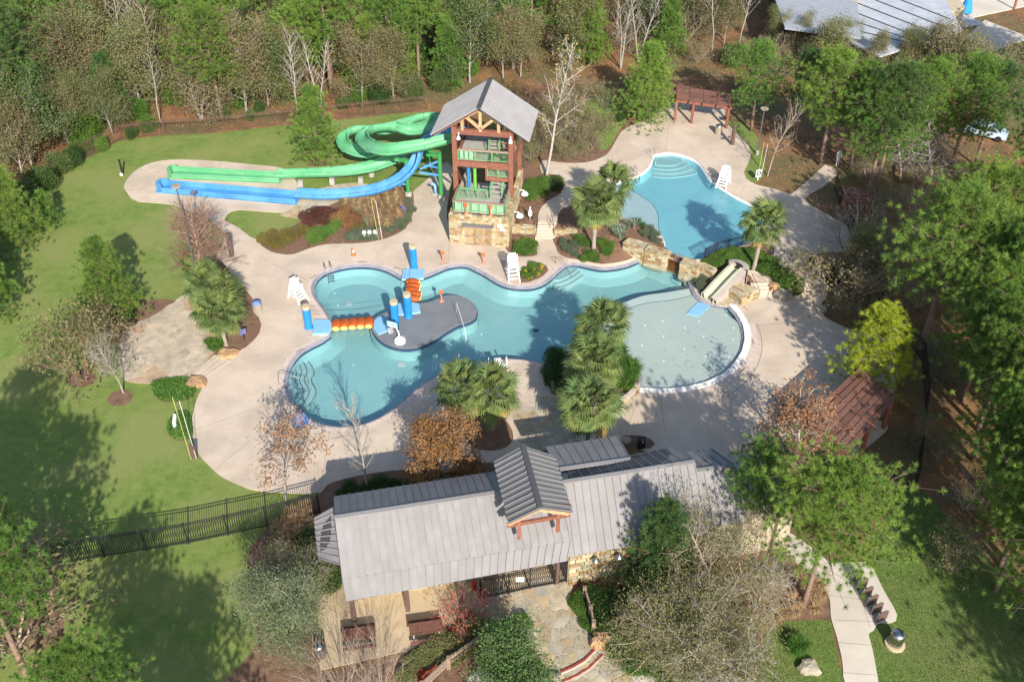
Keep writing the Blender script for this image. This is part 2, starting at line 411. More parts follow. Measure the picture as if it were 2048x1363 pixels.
MAIN_C = [(1459,610),(1474,627),(1485,646),(1490,664),(1490,683),(1485,703),(1471,726),(1448,748),(1418,763),(1384,772.5),(1350,778),(1315,779.5),(1279,777)]
MAIN_D = [(1277,768),(1276,748),(1262,720),(1240,700),(1200,686),(1155,696),(1125,710),(1101,729.5)]
MAIN_E = [(1101,729.5),(1089,728),(1071.5,724.4),(1051,721.4),(1030,719.2),(1014,719),(996.7,720.7),(960,726.9),(924,733.6),(890,745.4),(856.5,764),
 (829.5,784),(802.5,807.9),(775.5,828),(741.7,845),(708,853.4),(674,855),(643.9,850),(616.9,838),(596.6,824.7),(581.4,806),(571.3,784),(568,760.6),
 (573,737),(584.8,716.7),(600,701.6),(620,689.7),(640.5,679.6),(655,670)]
def oc(pts, z=0.0, step=6):
    c = crs(pts, step, closed=False); return np.array([P(a, b, z)[:2] for a, b in c])
segA, segW, segB, segC, segD, segE = [oc(s) for s in (MAIN_A, MAIN_WALL, MAIN_B, MAIN_C, MAIN_D, MAIN_E)]
main_pool = np.vstack([segA, segW[1:], segB[1:], segC, segD, segE[1:]])
UP_PX = [(1307.6,310),(1327.4,306.7),(1347,306.7),(1373.6,313.3),(1396.8,324.8),(1410,341.4),(1423,361),(1446.3,377.7),(1472.7,394),(1502.4,409),
 (1519,422),(1526,440),(1522,462),(1508,480),(1479,492),(1446,498),(1423,506.5),(1404,519)]
UP_PX2 = [(1390,519),(1340,503),(1329,493)]
UP_PX3 = [(1328,485),(1324,473.5),(1310.9,460),(1294.4,452),(1268,442),(1248,437),(1240,429),(1228,412),(1222,395),(1228,376),(1242,360),(1264.7,354.6),(1281,348),(1297.7,334.8),(1303,322)]
up_pool = np.vstack([oc(UP_PX, ZU), oc(UP_PX2, ZU, 20), oc(UP_PX3, ZU)])
REG = [
 ('lawn', [(-400,620),(-60,480),(60,385),(120,338),(190,310),(245,281),(330,272),(430,266),(560,252),(700,238),(850,224),(872,240),(900,300),(905,335),(890,400),(640,500),(700,900),(660,1000),(600,1040),(500,1100),(510,1280),(480,1400),(500,1700),(-900,1700)], 0),
 ('lawn', [(1170,205),(1215,190),(1250,205),(1253,240),(1235,265),(1222,290),(1200,300),(1185,260),(1160,225)], 1),
 ('lawn', [(1456,243),(1500,255),(1520,290),(1530,340),(1512,366),(1492,358),(1487,345),(1496,328),(1502,311),(1496,288),(1476,268)], 1),
 ('lawn', [(1950,120),(2048,80),(2200,60),(2200,160),(2048,130),(1980,150)], 1),
 ('lawn_front', [(1741,1131),(1760,1060),(1800,970),(1850,985),(1900,1040),(1960,1100),(2060,1200),(2400,1400),(2500,1700),(1755,1700),(1755,1363),(1737,1266),(1794,1230)], 0),
 ('mulch_bed', [(1140,1165),(1260,1130),(1480,1080),(1560,1085),(1650,1150),(1658,1240),(1560,1245),(1525,1275),(1515,1320),(1520,1380),(1290,1345),(1220,1310),(1185,1275),(1160,1240),(1145,1200)], 1),
 ('mulch_bed', [(500,1100),(620,1000),(660,1010),(690,1200),(635,1210),(640,1340),(830,1300),(925,1240),(1020,1245),(1090,1340),(1090,1400),(480,1400),(510,1280)], 1),
 ('mulch_bed', [(60,1180),(110,1190),(125,1280),(60,1300),(0,1280),(5,1210)], 1),
 ('pool_deck', [(248,376),(255,358.6),(272.4,341),(303.4,326),(345,320),(396.6,320.7),(448,324),(500,329),(552,334.5),(580,345),(600,380),(600,398),(593,410),(572,422),(552,425),(476,420),(455,428),(440,440),(400,430),(345,410),(276,403),(257,390)], 1),
 ('pool_deck', [(395,415),(440,418),(476,420),(455,428),(448,441),(460,447),(480,458),(500,474),(514,480),(522,491),(543,504),(566,509),(600,520),(560,600),(470,560),(433,514),(438,502),(450,470),(420,440)], 1),
 ('pool_deck', [(433,514),(470,555),(507,600),(507,624),(523,649),(519,666),(505,683),(488,696),(475,705),(461,720),(409,757),(407,771),(397,791),(389,815),(384,845),(386,875),(392,900),(414,927),(441,951),(475,968),(509,980),(560,985),(640,985),(700,960),(800,950),(900,945),(985,925),(1080,890),(1240,880),(1300,905),(1400,905),(1470,930),(1530,915),(1600,930),(1690,930),(1723,903),(1776,855),(1745,830),(1785,790),(1790,760),(1785,735),(1800,712),(1798,690),(1775,672),(1730,668),(1690,655),(1650,634),(1642,612),(1642,590),(1600,560),(1400,480),(1200,470),(1112,446),(1077,444),(1070,486),(1065,505),(1016,497),(940,470),(895,440),(905,335),(880,330),(861,353),(840,372),(826,385),(827,412),(823,438),(805,461),(776,476),(752,482),(723,486.5),(679,488),(650,489.5),(620,497),(586,509),(566,509),(543,504),(500,490)], 2),
 ('pool_deck', [(1075,446),(1078,424),(1093,404),(1121,388),(1126,368),(1112,350),(1083,345),(1083,321.5),(1116,325),(1159,326.5),(1188.7,321.5),(1215,308),(1228,288.5),(1241.5,265.4),(1261,252),(1287.8,242),(1314,229),(1330,209),(1347,204),(1400,200),(1460,206),(1456,226),(1454.6,245.6),(1476,268.7),(1495.8,288.5),(1501.8,311.6),(1495.8,328),(1487.6,344.7),(1492.5,357.9),(1512,369.4),(1538.8,376),(1565,384),(1581.7,389),(1637.8,341),(1650,330),(1675,345),(1650,371),(1611,399),(1650,427),(1690,450),(1720,480),(1700,503),(1650,505),(1625,520),(1621,535),(1633,550),(1650,565),(1650,600),(1600,600),(1545,560),(1400,520),(1240,470),(1112,449)], 2),
 ('front_walk', [(1560,1060),(1600,1078),(1660,1125),(1673,1125),(1715,1124),(1741,1131),(1766,1178),(1794,1230),(1782,1245),(1755,1246),(1747,1260),(1737,1266),(1745,1300),(1756,1363),(1760,1440),(1686,1440),(1686,1340),(1675,1280),(1662,1235),(1656,1190),(1620,1150),(1550,1085)], 3),
 ('front_walk', [(1130,1376),(1330,1346),(1500,1353),(1525,1380),(1500,1420),(1130,1420)], 3),
 ('front_walk', [(930,1375),(1010,1300),(1060,1330),(1050,1400)], 3),
 ('patio', [(633,1180),(692,1160),(960,1120),(1130,1110),(1130,1165),(962,1200),(925,1235),(870,1262),(830,1297),(640,1340)], 4),
 ('grout', [(265,650),(310,630),(350,602),(388,580),(420,590),(450,650),(440,700),(428,705),(384,755),(330,762),(285,767),(250,760),(240,735),(235,700),(245,670)], 1),
 ('grout', [(1026,800),(1060,808),(1095,792),(1140,820),(1150,880),(1130,895),(1060,900),(1032,870)], 1),
 ('grout', [(600,385),(640,377),(700,367),(760,372),(790,385),(770,395),(720,402),(670,405),(650,418),(612,436),(560,430),(593,412)], 1),
 ('grout', [(885,1185),(962,1180),(1134,1150),(1140,1200),(1160,1240),(1185,1275),(1220,1310),(1255,1345),(1275,1400),(1085,1400),(1085,1330),(1060,1290),(1040,1255),(1020,1240),(930,1235),(900,1215)], 1),
 ('mulch_bed', [(514,480),(522,490.6),(542.6,504),(566,509),(586.5,509),(620,497),(650,489.5),(679,488),(723,486.5),(752,482),(776,476),(805.5,461.6),(823,438),(827.5,412),(826,385),(815,368),(780,380),(720,395),(670,402),(640,418),(600,440),(560,462),(530,470)], 1),
 ('mulch_bed', [(388,545),(420,530),(436,516),(470,555),(507,600),(507,624),(517,634),(523,649),(519,666),(505.5,683),(488.6,696.5),(475,705),(440,714),(418,705),(424,660),(400,600),(386,578),(380,560)], 1),
 ('mulch_bed', [(275,600),(340,598),(352,602),(310,628),(262,652),(238,680),(212,665),(215,635),(250,615)], 1),
 ('mulch_bed', [(130,755),(150,742),(180,742),(195,755),(180,770),(150,773)], 1),
 ('mulch_bed', [(213,796),(225,784),(250,778),(266,788),(262,802),(240,811),(218,808)], 1),
 ('mulch_bed', [(612,322),(635,316),(655,322),(650,331),(620,331)], 1),
 ('mulch_bed', [(1010,497),(1022,440),(1036,380),(1036,338),(1060,330),(1083,345),(1112,350),(1126,368),(1121,388),(1093,404),(1078,424),(1075.8,444),(1070,487),(1074.8,510),(1040,514),(1020,508)], 1),
 ('mulch_bed', [(1036,338),(1060,200),(1100,180),(1175,190),(1160,225),(1185,260),(1200,300),(1222,292),(1238,266),(1255,240),(1262,205),(1330,205),(1314,229),(1287.8,242),(1261,252),(1241.5,265.4),(1228,288.5),(1215,308),(1188.7,321.5),(1159,326.5),(1116,325),(1083,321.5),(1060,330)], 1),
 ('mulch_bed', [(1036,557),(1046,534),(1080,524),(1092,531),(1097,541),(1085,553),(1062,563),(1042,566)], 1),
 ('mulch_bed', [(1103,470),(1113,447),(1121,421),(1150,410),(1215,400),(1225,420),(1240,429),(1248,437),(1268,442),(1294,452),(1311,460),(1324,473.5),(1328,490),(1340,505),(1291,503),(1273,513),(1252,521.5),(1227,526.5),(1203,528.5),(1181,525),(1160,520.5),(1132,515.5),(1116,506),(1111,493)], 1),
 ('mulch_bed', [(1402,522),(1423,509),(1446,501),(1479,496),(1512,487),(1545.8,490),(1547,522),(1556,532),(1581,548),(1600,565),(1610,580),(1595,592),(1560,592),(1546,582),(1543,565),(1535.5,554),(1521,544),(1485.6,539.6),(1468,533.7),(1440,540),(1405,545)], 1),
 ('mulch_bed', [(1384,540),(1382,557.5),(1388,578.6),(1396.6,592.7),(1410.7,601.5),(1432,607.5),(1453,609),(1483,604),(1515,592),(1512,575),(1500,552),(1470,534),(1440,538),(1405,535)], 1),
 ('mulch_bed', [(1095,748),(1097,765),(1105,782),(1120,800),(1150,818),(1190,825),(1231,816),(1252,808),(1270,794),(1279,777),(1277,768),(1276,748),(1262,720),(1240,700),(1200,686),(1155,696),(1125,710),(1101,729.5)], 1),
 ('mulch_bed', [(940,830),(1000,835),(1020,852),(1026,880),(1000,900),(950,897),(930,870)], 1),
 ('mulch_bed', [(650,975),(700,955),(800,940),(900,945),(980,925),(990,950),(670,1005)], 1),
 ('mulch_bed', [(1245,872),(1290,873),(1310,888),(1300,897),(1262,893)], 1),
 ('mulch_bed', [(1530,915),(1580,880),(1640,870),(1700,905),(1690,930),(1600,935)], 1),
 ('groundcover', [(303,770),(330,760),(375,758),(392,775),(385,795),(350,804),(315,798)], 1),
 ('groundcover', [(336,850),(350,832),(372,825),(384,845),(384,875),(355,880),(338,870)], 1),
 ('lawn', [(455,428),(476,420),(530,424),(600,427),(620,420),(604,440),(565,462),(530,472),(514,480),(500,474),(480,458),(460,447),(448,441)], 1),
 ('lawn_front', [(1560,1245),(1600,1240),(1658,1241),(1668,1280),(1680,1330),(1686,1420),(1525,1420),(1518,1330),(1528,1275)], 1),
 ('HOLE', main_pool, -1), ('HOLE', up_pool, -1),
]
verts2, faces2 = [], []
def addpoly(w):
    n0 = len(verts2); w = [tuple(map(float, q)) for q in w]; verts2.extend(w); faces2.append(list(range(n0, n0 + len(w))))
addpoly([(-260, 8), (260, 8), (260, 420), (-260, 420)])
NAMES = ['forest_floor']; REGW = [None]
for nm, pts, flag in REG:
    w = pts if flag == -1 else WP(pts, smooth=(flag not in (4,)), step=9)
    addpoly(w); NAMES.append(nm); REGW.append(np.asarray(w)[:, :2])
rr = random.Random(3)
gap0 = P(900, 660); extra = []
for i in range(0, 62):
    for j in range(0, 44):
        x = -12 + i * 1.15 + rr.uniform(-.25, .25); y = 58 + j * 1.15 + rr.uniform(-.25, .25)
        extra.append((x, y))
hz = HH(extra); extra = [e for e, z in zip(extra, hz) if .02 < z < ZU - .02]
for x in range(-250, 260, 14):
    for y in range(12, 418, 14): extra.append((x + rr.uniform(-3, 3), y + rr.uniform(-3, 3)))
verts2 += extra
res = delaunay_2d_cdt([Vector(v) for v in verts2], [], faces2, 0, 1e-4, True)
cv = np.array([(v[0], v[1]) for v in res[0]]); cf = res[2]; of = res[5]
cz = HH(cv)
# outside the frame the land goes on flat at the level nearby
byname = {}
print('cdt', len(cv), len(cf))
for f, o in zip(cf, of):
    if not o: continue
    byname.setdefault(NAMES[max(o)], []).append(tuple(f))
GM_MAT = {'forest_floor': 'floor', 'lawn': 'lawn', 'lawn_front': 'lawn2', 'mulch_bed': 'mulch', 'pool_deck': 'deck', 'front_walk': 'walk', 'patio': 'tan', 'grout': 'grout', 'groundcover': 'mulch'}
LIFT = {'pool_deck': .05, 'front_walk': .05, 'patio': .05, 'grout': .03}
PRETTY = {'grout': 'flagstone_terrace', 'groundcover': 'groundcover_bed'}
REGOBJ = {}
LAWNTRI = {}
for nm, fs in byname.items():
    if nm == 'HOLE': continue
    fs = [f if (cv[f[1]][0] - cv[f[0]][0]) * (cv[f[2]][1] - cv[f[0]][1]) - (cv[f[1]][1] - cv[f[0]][1]) * (cv[f[2]][0] - cv[f[0]][0]) > 0 else f[::-1] for f in fs]
    used = sorted({i for f in fs for i in f}); mp = {i: k for k, i in enumerate(used)}
    lf = LIFT.get(nm, 0)
    v = [(cv[i][0], cv[i][1], cz[i] + lf) for i in used]; F = [tuple(mp[i] for i in f) for f in fs]
    LAWNTRI[nm] = (np.array(v), np.array([f for f in F if len(f) == 3]))
    ed = {}
    for f in F:
        for a, b in zip(f, f[1:] + f[:1]): ed[(a, b)] = 1
    if lf:
        n0 = len(v); v += [(x, y, z - .35) for x, y, z in v]
        F += [(b, a, a + n0, b + n0) for (a, b) in ed if (b, a) not in ed]
    REGOBJ[nm] = link(PRETTY.get(nm, nm), npmesh(nm, v, F), GM_MAT[nm], None, 'structure')

# ------------------------------------------------------------------ pools
def water_mat(name, tint, dist, sc):
    m = bpy.data.materials.new(name); m.use_nodes = True; nt = m.node_tree; L = nt.links.new
    nt.nodes.remove(nt.nodes['Principled BSDF'])
    tr = nd(nt, 'ShaderNodeBsdfTransparent'); tr.inputs[0].default_value = (*tint, 1)
    gl = nd(nt, 'ShaderNodeBsdfGlossy'); gl.inputs['Roughness'].default_value = .06
    lw = nd(nt, 'ShaderNodeLayerWeight'); pw = nd(nt, 'ShaderNodeMath', operation='POWER'); pw.inputs[1].default_value = 3.2
    fr = nd(nt, 'ShaderNodeMath', operation='MULTIPLY_ADD'); fr.inputs[1].default_value = .9; fr.inputs[2].default_value = .02; L(lw.outputs['Facing'], pw.inputs[0]); L(pw.outputs[0], fr.inputs[0])
    tc = nd(nt, 'ShaderNodeTexCoord'); n = nd(nt, 'ShaderNodeTexNoise'); n.inputs['Scale'].default_value = sc; n.inputs['Detail'].default_value = 3
    L(tc.outputs['Object'], n.inputs['Vector']); bp = nd(nt, 'ShaderNodeBump'); bp.inputs['Distance'].default_value = dist; bp.inputs['Strength'].default_value = 1
    L(n.outputs[0], bp.inputs['Height']); L(bp.outputs[0], gl.inputs['Normal']); L(bp.outputs[0], lw.inputs['Normal'])
    mx = nd(nt, 'ShaderNodeMixShader'); L(fr.outputs[0], mx.inputs[0]); L(tr.outputs[0], mx.inputs[1]); L(gl.outputs[0], mx.inputs[2])
    L(mx.outputs[0], nt.nodes['Material Output'].inputs['Surface']); return m
M['water'] = water_mat('pool_water', (.79, .915, .925), .05, 2.6)
M['water_up'] = water_mat('upper_pool_water', (.75, .92, .955), .08, 3.0)
def flat(name, poly, z, m, parent=None, kind='structure'):
    b = MB(); k = len(poly); tris = tessellate_polygon([[Vector((p[0], p[1], 0)) for p in poly]])
    f = []
    for t in tris:
        a, c, d = [Vector((poly[i][0], poly[i][1], 0)) for i in t]
        f.append(tuple(t) if (c - a).cross(d - a).z > 0 else tuple(t)[::-1])
    b.add([(p[0], p[1], z) for p in poly], f); return b.build(name, m, parent, kind=kind)
def ring(b, p0, p1, z0, z1, closed=True):
    k = len(p0); n0 = len(b.v); b.v += [(float(p[0]), float(p[1]), z0) for p in p0] + [(float(p[0]), float(p[1]), z1) for p in p1]
    for i in range(k if closed else k - 1):
        j = (i + 1) % k; b.f.append((n0 + i, n0 + j, n0 + k + j, n0 + k + i))
def even(poly, s, closed=True):
    p = np.asarray(poly, float)[:, :2]; q = np.vstack([p, p[:1]]) if closed else p
    d = np.r_[0, np.cumsum(np.linalg.norm(np.diff(q, axis=0), axis=1))]
    n = max(2, int(d[-1] / s)); t = np.linspace(0, d[-1], n + (0 if closed else 1), endpoint=not closed)
    return np.stack([np.interp(t, d, q[:, 0]), np.interp(t, d, q[:, 1])], 1)
def coping(seg, d0, d1, zt, name, m, jit=.0, side=1, s=.42, h=.09):
    """blocks laid along an open line, one joined part"""
    c = even(seg, s, False); b = MB(); r = random.Random(len(c))
    t = np.gradient(c, axis=0); t /= np.linalg.norm(t, axis=1)[:, None]; nn = np.stack([-t[:, 1], t[:, 0]], 1) * side
    for i in range(len(c) - 1):
        e = .03; a0 = c[i] * (1 - e) + c[i + 1] * e; a1 = c[i] * e + c[i + 1] * (1 - e); j = r.uniform(0, jit); z = zt + r.uniform(0, .008)
        q = [a0 + nn[i] * (d0 - j), a1 + nn[i + 1] * (d0 - j), a1 + nn[i + 1] * (d1 + j), a0 + nn[i] * (d1 + j)]
        b.prism(q, zt - h, z)
    return b.build(name, m, kind='stuff')
def area(p): return float(np.sum(p[:, 0] * np.roll(p[:, 1], -1) - np.roll(p[:, 0], -1) * p[:, 1]))
main_side = 1 if area(main_pool) < 0 else -1
up_side = 1 if area(up_pool) < 0 else -1
# basin of the main pool
ZW, ZF = -.14, -1.25
b = MB(); pe = main_pool; ringin = offset(pe, -.30)
b2 = MB(); ring(b2, pe, ringin, .045, -.10); o = b2.build('waterline_band', 'tile', kind='structure')
b = MB(); ring(b, ringin, ringin, -.10, -.34); b.build('pool_tile_line', 'tileblue', kind='structure')
ri2 = offset(pe, -.5); ri3 = offset(pe, -1.35)
b = MB(); ring(b, ringin, ri2, -.34, -.9); ring(b, ri2, ri3, -.9, ZF); b.build('pool_wall', 'plaster', kind='structure', smooth=True)
flat('pool_floor', offset(pe, .3), ZF - .03, 'plaster')
flat('pool_water', offset(pe, -.1), ZW, 'water')
# upper pool
b = MB(); ur = offset(up_pool, -.12); ring(b, up_pool, ur, ZU + .03, ZU - .12); b.build('upper_waterline', 'copingw', kind='structure')
ur2 = offset(up_pool, -.4)
b = MB(); ring(b, ur, ur2, ZU - .12, ZU - .85); b.build('upper_pool_wall', 'plaster_up', kind='structure')
flat('upper_pool_floor', offset(up_pool, .05), ZU - .86, 'plaster_up')
flat('upper_pool_water', offset(up_pool, -.02), ZU - .15, 'water_up')
# copings
w = .40
coping(segA, 0, w, .055, 'coping_bricks', 'coping', side=main_side)
coping(segE[:-1], 0, w, .055, 'coping_bricks', 'coping', side=main_side)
coping(segB, 0, w, .055, 'coping_bricks', 'coping', side=main_side)
coping(segC, -.05, .42, .10, 'white_coping_stones', 'copingw', .05, main_side, .35, .4)
coping(segC, .46, .95, .055, 'coping_bricks', 'coping', side=main_side)
coping(oc(UP_PX, ZU)[:-6], 0, .35, ZU + .06, 'coping_bricks', 'coping', .02, up_side)
coping(oc(UP_PX3, ZU), 0, .42, ZU + .06, 'coping_bricks', 'coping', .02, up_side)
def poolP(pts, z, step=6, closed=True):
    c = crs(pts, step, closed); return np.array([P(a, b_, z)[:2] for a, b_ in c])
def pstep(name, pts, z, m, zb, smooth=True, parent=None, z_at=None, nose=True):
    zz = z if z_at is None else z_at
    w = poolP(pts, zz) if smooth else np.array([P(a, c, zz)[:2] for a, c in pts])
    b = MB(); b.prism(w, zb, z); o = b.build(name, m, parent, kind='structure')
    return o, w
def clipstep(name, pts, z, m, zb, pool, z_at=None, edge=None):
    """a step inside a pool: curve closed generously beyond the pool edge, clipped to the basin outline"""
    zz = z if z_at is None else z_at
    w = poolP(pts, zz, 5); r = delaunay_2d_cdt([Vector(p) for p in list(map(tuple, w)) + list(map(tuple, pool))], [],
        [list(range(len(w))), list(range(len(w), len(w) + len(pool)))], 0, 1e-4, True)
    vv = [(p[0], p[1]) for p in r[0]]; fs = [tuple(f) for f, q in zip(r[2], r[5]) if 0 in q and 1 in q]
    fs = [f if (vv[f[1]][0] - vv[f[0]][0]) * (vv[f[2]][1] - vv[f[0]][1]) - (vv[f[1]][1] - vv[f[0]][1]) * (vv[f[2]][0] - vv[f[0]][0]) > 0 else f[::-1] for f in fs]
    n = len(vv); b = MB(); ed = {(a, c) for f in fs for a, c in zip(f, f[1:] + f[:1])}
    be = [(a, c) for a, c in ed if (c, a) not in ed]
    b.add([(x, y, z) for x, y in vv] + [(x, y, zb) for x, y in vv], fs + [(c, a, a + n, c + n) for a, c in be])
    o = b.build(name, m, kind='structure')
    # dark tile nosing just inside the open edge (not along the pool wall)
    pe_ = np.array(pool); nb = MB()
    for a, c in be:
        A, C = np.array(vv[a]), np.array(vv[c]); mid = (A + C) / 2
        if np.min(np.hypot(*(pe_ - mid).T)) < .25: continue
        d = C - A; L_ = np.linalg.norm(d)
        if L_ < 1e-5: continue
        nn = np.array([-d[1], d[0]]) / L_ * .05
        nb.add([(*A, z + .006), (*C, z + .006), (*(C + nn), z + .006), (*(A + nn), z + .006)], [(0, 1, 2, 3)])
    if nb.f: nb.build('step_nosing', 'nosing', kind='structure')
    return o
inpool = [tuple(q) for q in offset(pe, -.28)]
# splash pool floor, benches and steps between the two basins (lowest first)
TAIL = [(1470,640),(1530,700),(1450,800),(1330,810),(1240,790),(1180,720)]
def band(edge, extra=TAIL): return edge + extra
clipstep('pool_step', band([(1170,668),(1197,624),(1212,606),(1240,591),(1275,579),(1320,573),(1372,562),(1400,570)]), -.95, 'steps_in', ZF - .1, inpool, -.5)
clipstep('pool_step', band([(1176,670),(1203,626),(1218,608),(1246,593.5),(1280,582),(1322,576.5),(1376,567),(1402,574)]), -.72, 'steps_in', -1.1, inpool, -.4)
clipstep('pool_step', band([(1183,672),(1209,628),(1226,609.5),(1254,595.5),(1286,585.5),(1324,580.5),(1380,571.5),(1404,578)]), -.48, 'steps_in', -.9, inpool, -.3)
clipstep('pool_bench', band([(1189,675),(1215,632),(1234,612),(1262,598.5),(1292,589.5),(1328,584.5),(1384,576),(1406,582)]), -.20, 'bench', -.7, inpool, -.2)
clipstep('splash_pool_floor', band([(1204,690),(1233,640),(1252,621),(1287.5,606.8),(1340,599.8),(1391.4,590),(1420,594)]), -.165, 'splash', -.5, inpool, -.15)
# entry steps on the left shore
for k, (pts, z) in enumerate([
    ([(612,712),(628,738),(622,756),(632,778),(622,800),(606,818),(570,850),(520,800),(540,690),(590,700)], -.92),
    ([(603,716),(614,738),(608,756),(618,778),(610,798),(596,815),(566,840),(520,800),(540,690),(585,705)], -.68),
    ([(596,722),(603,740),(599,758),(607,778),(601,794),(588,808),(560,830),(520,800),(540,690),(580,708)], -.45),
    ([(588,730),(593,744),(590,760),(596,776),(592,790),(582,801),(556,820),(520,800),(540,700),(575,715)], -.25)]):
    clipstep('pool_step', pts, z, 'steps_in', ZF - .1, inpool, z * .75)
for pts, z in [([(1092,567),(1110,573),(1135,566),(1158,553),(1170,541),(1160,515),(1120,515),(1095,545)], -.8),
               ([(1096,561),(1113,565),(1134,558),(1154,546),(1164,536),(1155,512),(1120,512),(1098,545)], -.5),
               ([(1102,555),(1117,557),(1134,550),(1150,540),(1156,532),(1150,512),(1120,512),(1102,540)], -.25)]:
    clipstep('pool_step', pts, z, 'steps_in', ZF - .1, inpool, z * .75)
# step under the waterfall wall
clipstep('pool_bench', [(1296,515),(1380,553),(1392,545),(1300,500)], -.5, 'steps_in', ZF - .1, inpool, -.3)
# grey island
ISL = [(746.8,639),(743.4,649),(744.4,659.4),(753.6,672.9),(768.7,684.7),(789,692.4),(812.6,695.5),(836,692.4),(856.5,684.7),(876.7,672.9),(897,659.4),(917,649),(937.5,642.5),(951,634),(954.4,624),(949,608.7),(934,597),(914,591),(890,591),(863,602),(839.6,606),(816,609),(795.7,613.8),(772,624),(755,632)]
isl = poolP(ISL, -.06)
b = MB(); b.prism(offset(isl, .16), ZF - .1, -.42); b.build('island_base', 'plaster', kind='structure'); b = MB(); b.prism(offset(isl, .06), -.6, -.16); b.build('island_edge', 'tileblue', kind='structure')
b = MB(); b.prism(isl, -.6, -.06); b.build('pool_island', 'island', kind='structure')
isp = [P(*q, -.05) for q in [(747,639),(755,632),(775,624),(787,645),(800,655),(770,684),(753.6,672),(745,658)]]
# upper pool: beach shelf and entry steps
ipu = [tuple(q) for q in offset(up_pool, -.1)]
clipstep('beach_shelf', [(1246,357),(1254.8,374.4),(1281,391),(1304,407.4),(1315.8,427),(1317,448),(1312,470),(1240,460),(1200,400),(1215,360)], ZU - .2, 'beach', ZU - 1, ipu, ZU - .2)
for k, (pts) in enumerate([[(1300,345),(1330,352),(1365,350),(1395,343),(1405,335),(1390,300),(1330,290),(1290,310)],
                           [(1302,338),(1332,344),(1362,342),(1385,334),(1388,325),(1370,295),(1330,290),(1295,310)],
                           [(1304,331),(1333,336),(1358,334),(1374,326),(1375,318),(1360,295),(1330,290),(1298,308)],
                           [(1306,324),(1333,328),(1352,326),(1362,319),(1360,312),(1350,295),(1330,290),(1300,306)]]):
    clipstep('pool_step', pts, ZU - .72 + k * .15, 'steps_in', ZU - 1, ipu, ZU - .6 + k * .15)
# deck contraction joints (thin recessed lines)
b = MB()
for a, c in [((520,515),(612,560)),((760,500),(745,528)),((898,487),(898,530)),((1340,232),(1330,306)),((1455,330),(1400,300)),((1500,700),(1560,730)),((1498,655),(1570,645)),
             ((1453,760),(1500,800)),((560,900),(700,870)),((640,985),(660,860)),((1230,300),(1262,352)),((470,640),(620,600)),((480,720),(600,690)),((1670,1240),(1745,1243)),((1675,1285),(1742,1290)),((1688,1345),(1752,1350)),((1660,1190),(1730,1200)),((1700,1130),(1740,1255)),
             ((390,860),(560,800)),((430,940),(585,812)),((1320,785),(1330,870)),((1420,770),(1480,850)),((1275,800),(1250,870)),((250,380),(600,395)),((320,412),(590,412)),((440,325),(435,420)),((1150,326),(1180,370)),((1590,400),(1560,480)),((1490,370),(1480,392)),((1012,580),(1005,525)),((1560,640),(1680,660))]:
    A, C = G(*a), G(*c); n = max(1, int((C - A).length / 1.2))
    pr = None
    for i in range(n + 1):
        q = A.lerp(C, i / n); q.z = H(q.x, q.y) + .056
        d = (C - A).normalized(); s_ = Vector((-d.y, d.x, 0)) * .011
        if pr is not None: b.add([pr[0], pr[1], q + s_, q - s_], [(0, 3, 2, 1)])
        pr = (q - s_, q + s_)
b.build('deck_joint', 'joint', kind='structure')
# curved joint round the splash pool
c = crs([(1490,612),(1515,650),(1524,690),(1515,730),(1490,765),(1450,795)], 8, False); b = MB(); w = np.array([P(x, y, .056)[:2] for x, y in c])
t = np.gradient(w, axis=0); t /= np.linalg.norm(t, axis=1)[:, None]; nn = np.stack([-t[:, 1], t[:, 0]], 1) * .025
ring(b, w - nn, w + nn, .056, .056, False); b.build('deck_joint', 'joint', kind='structure')

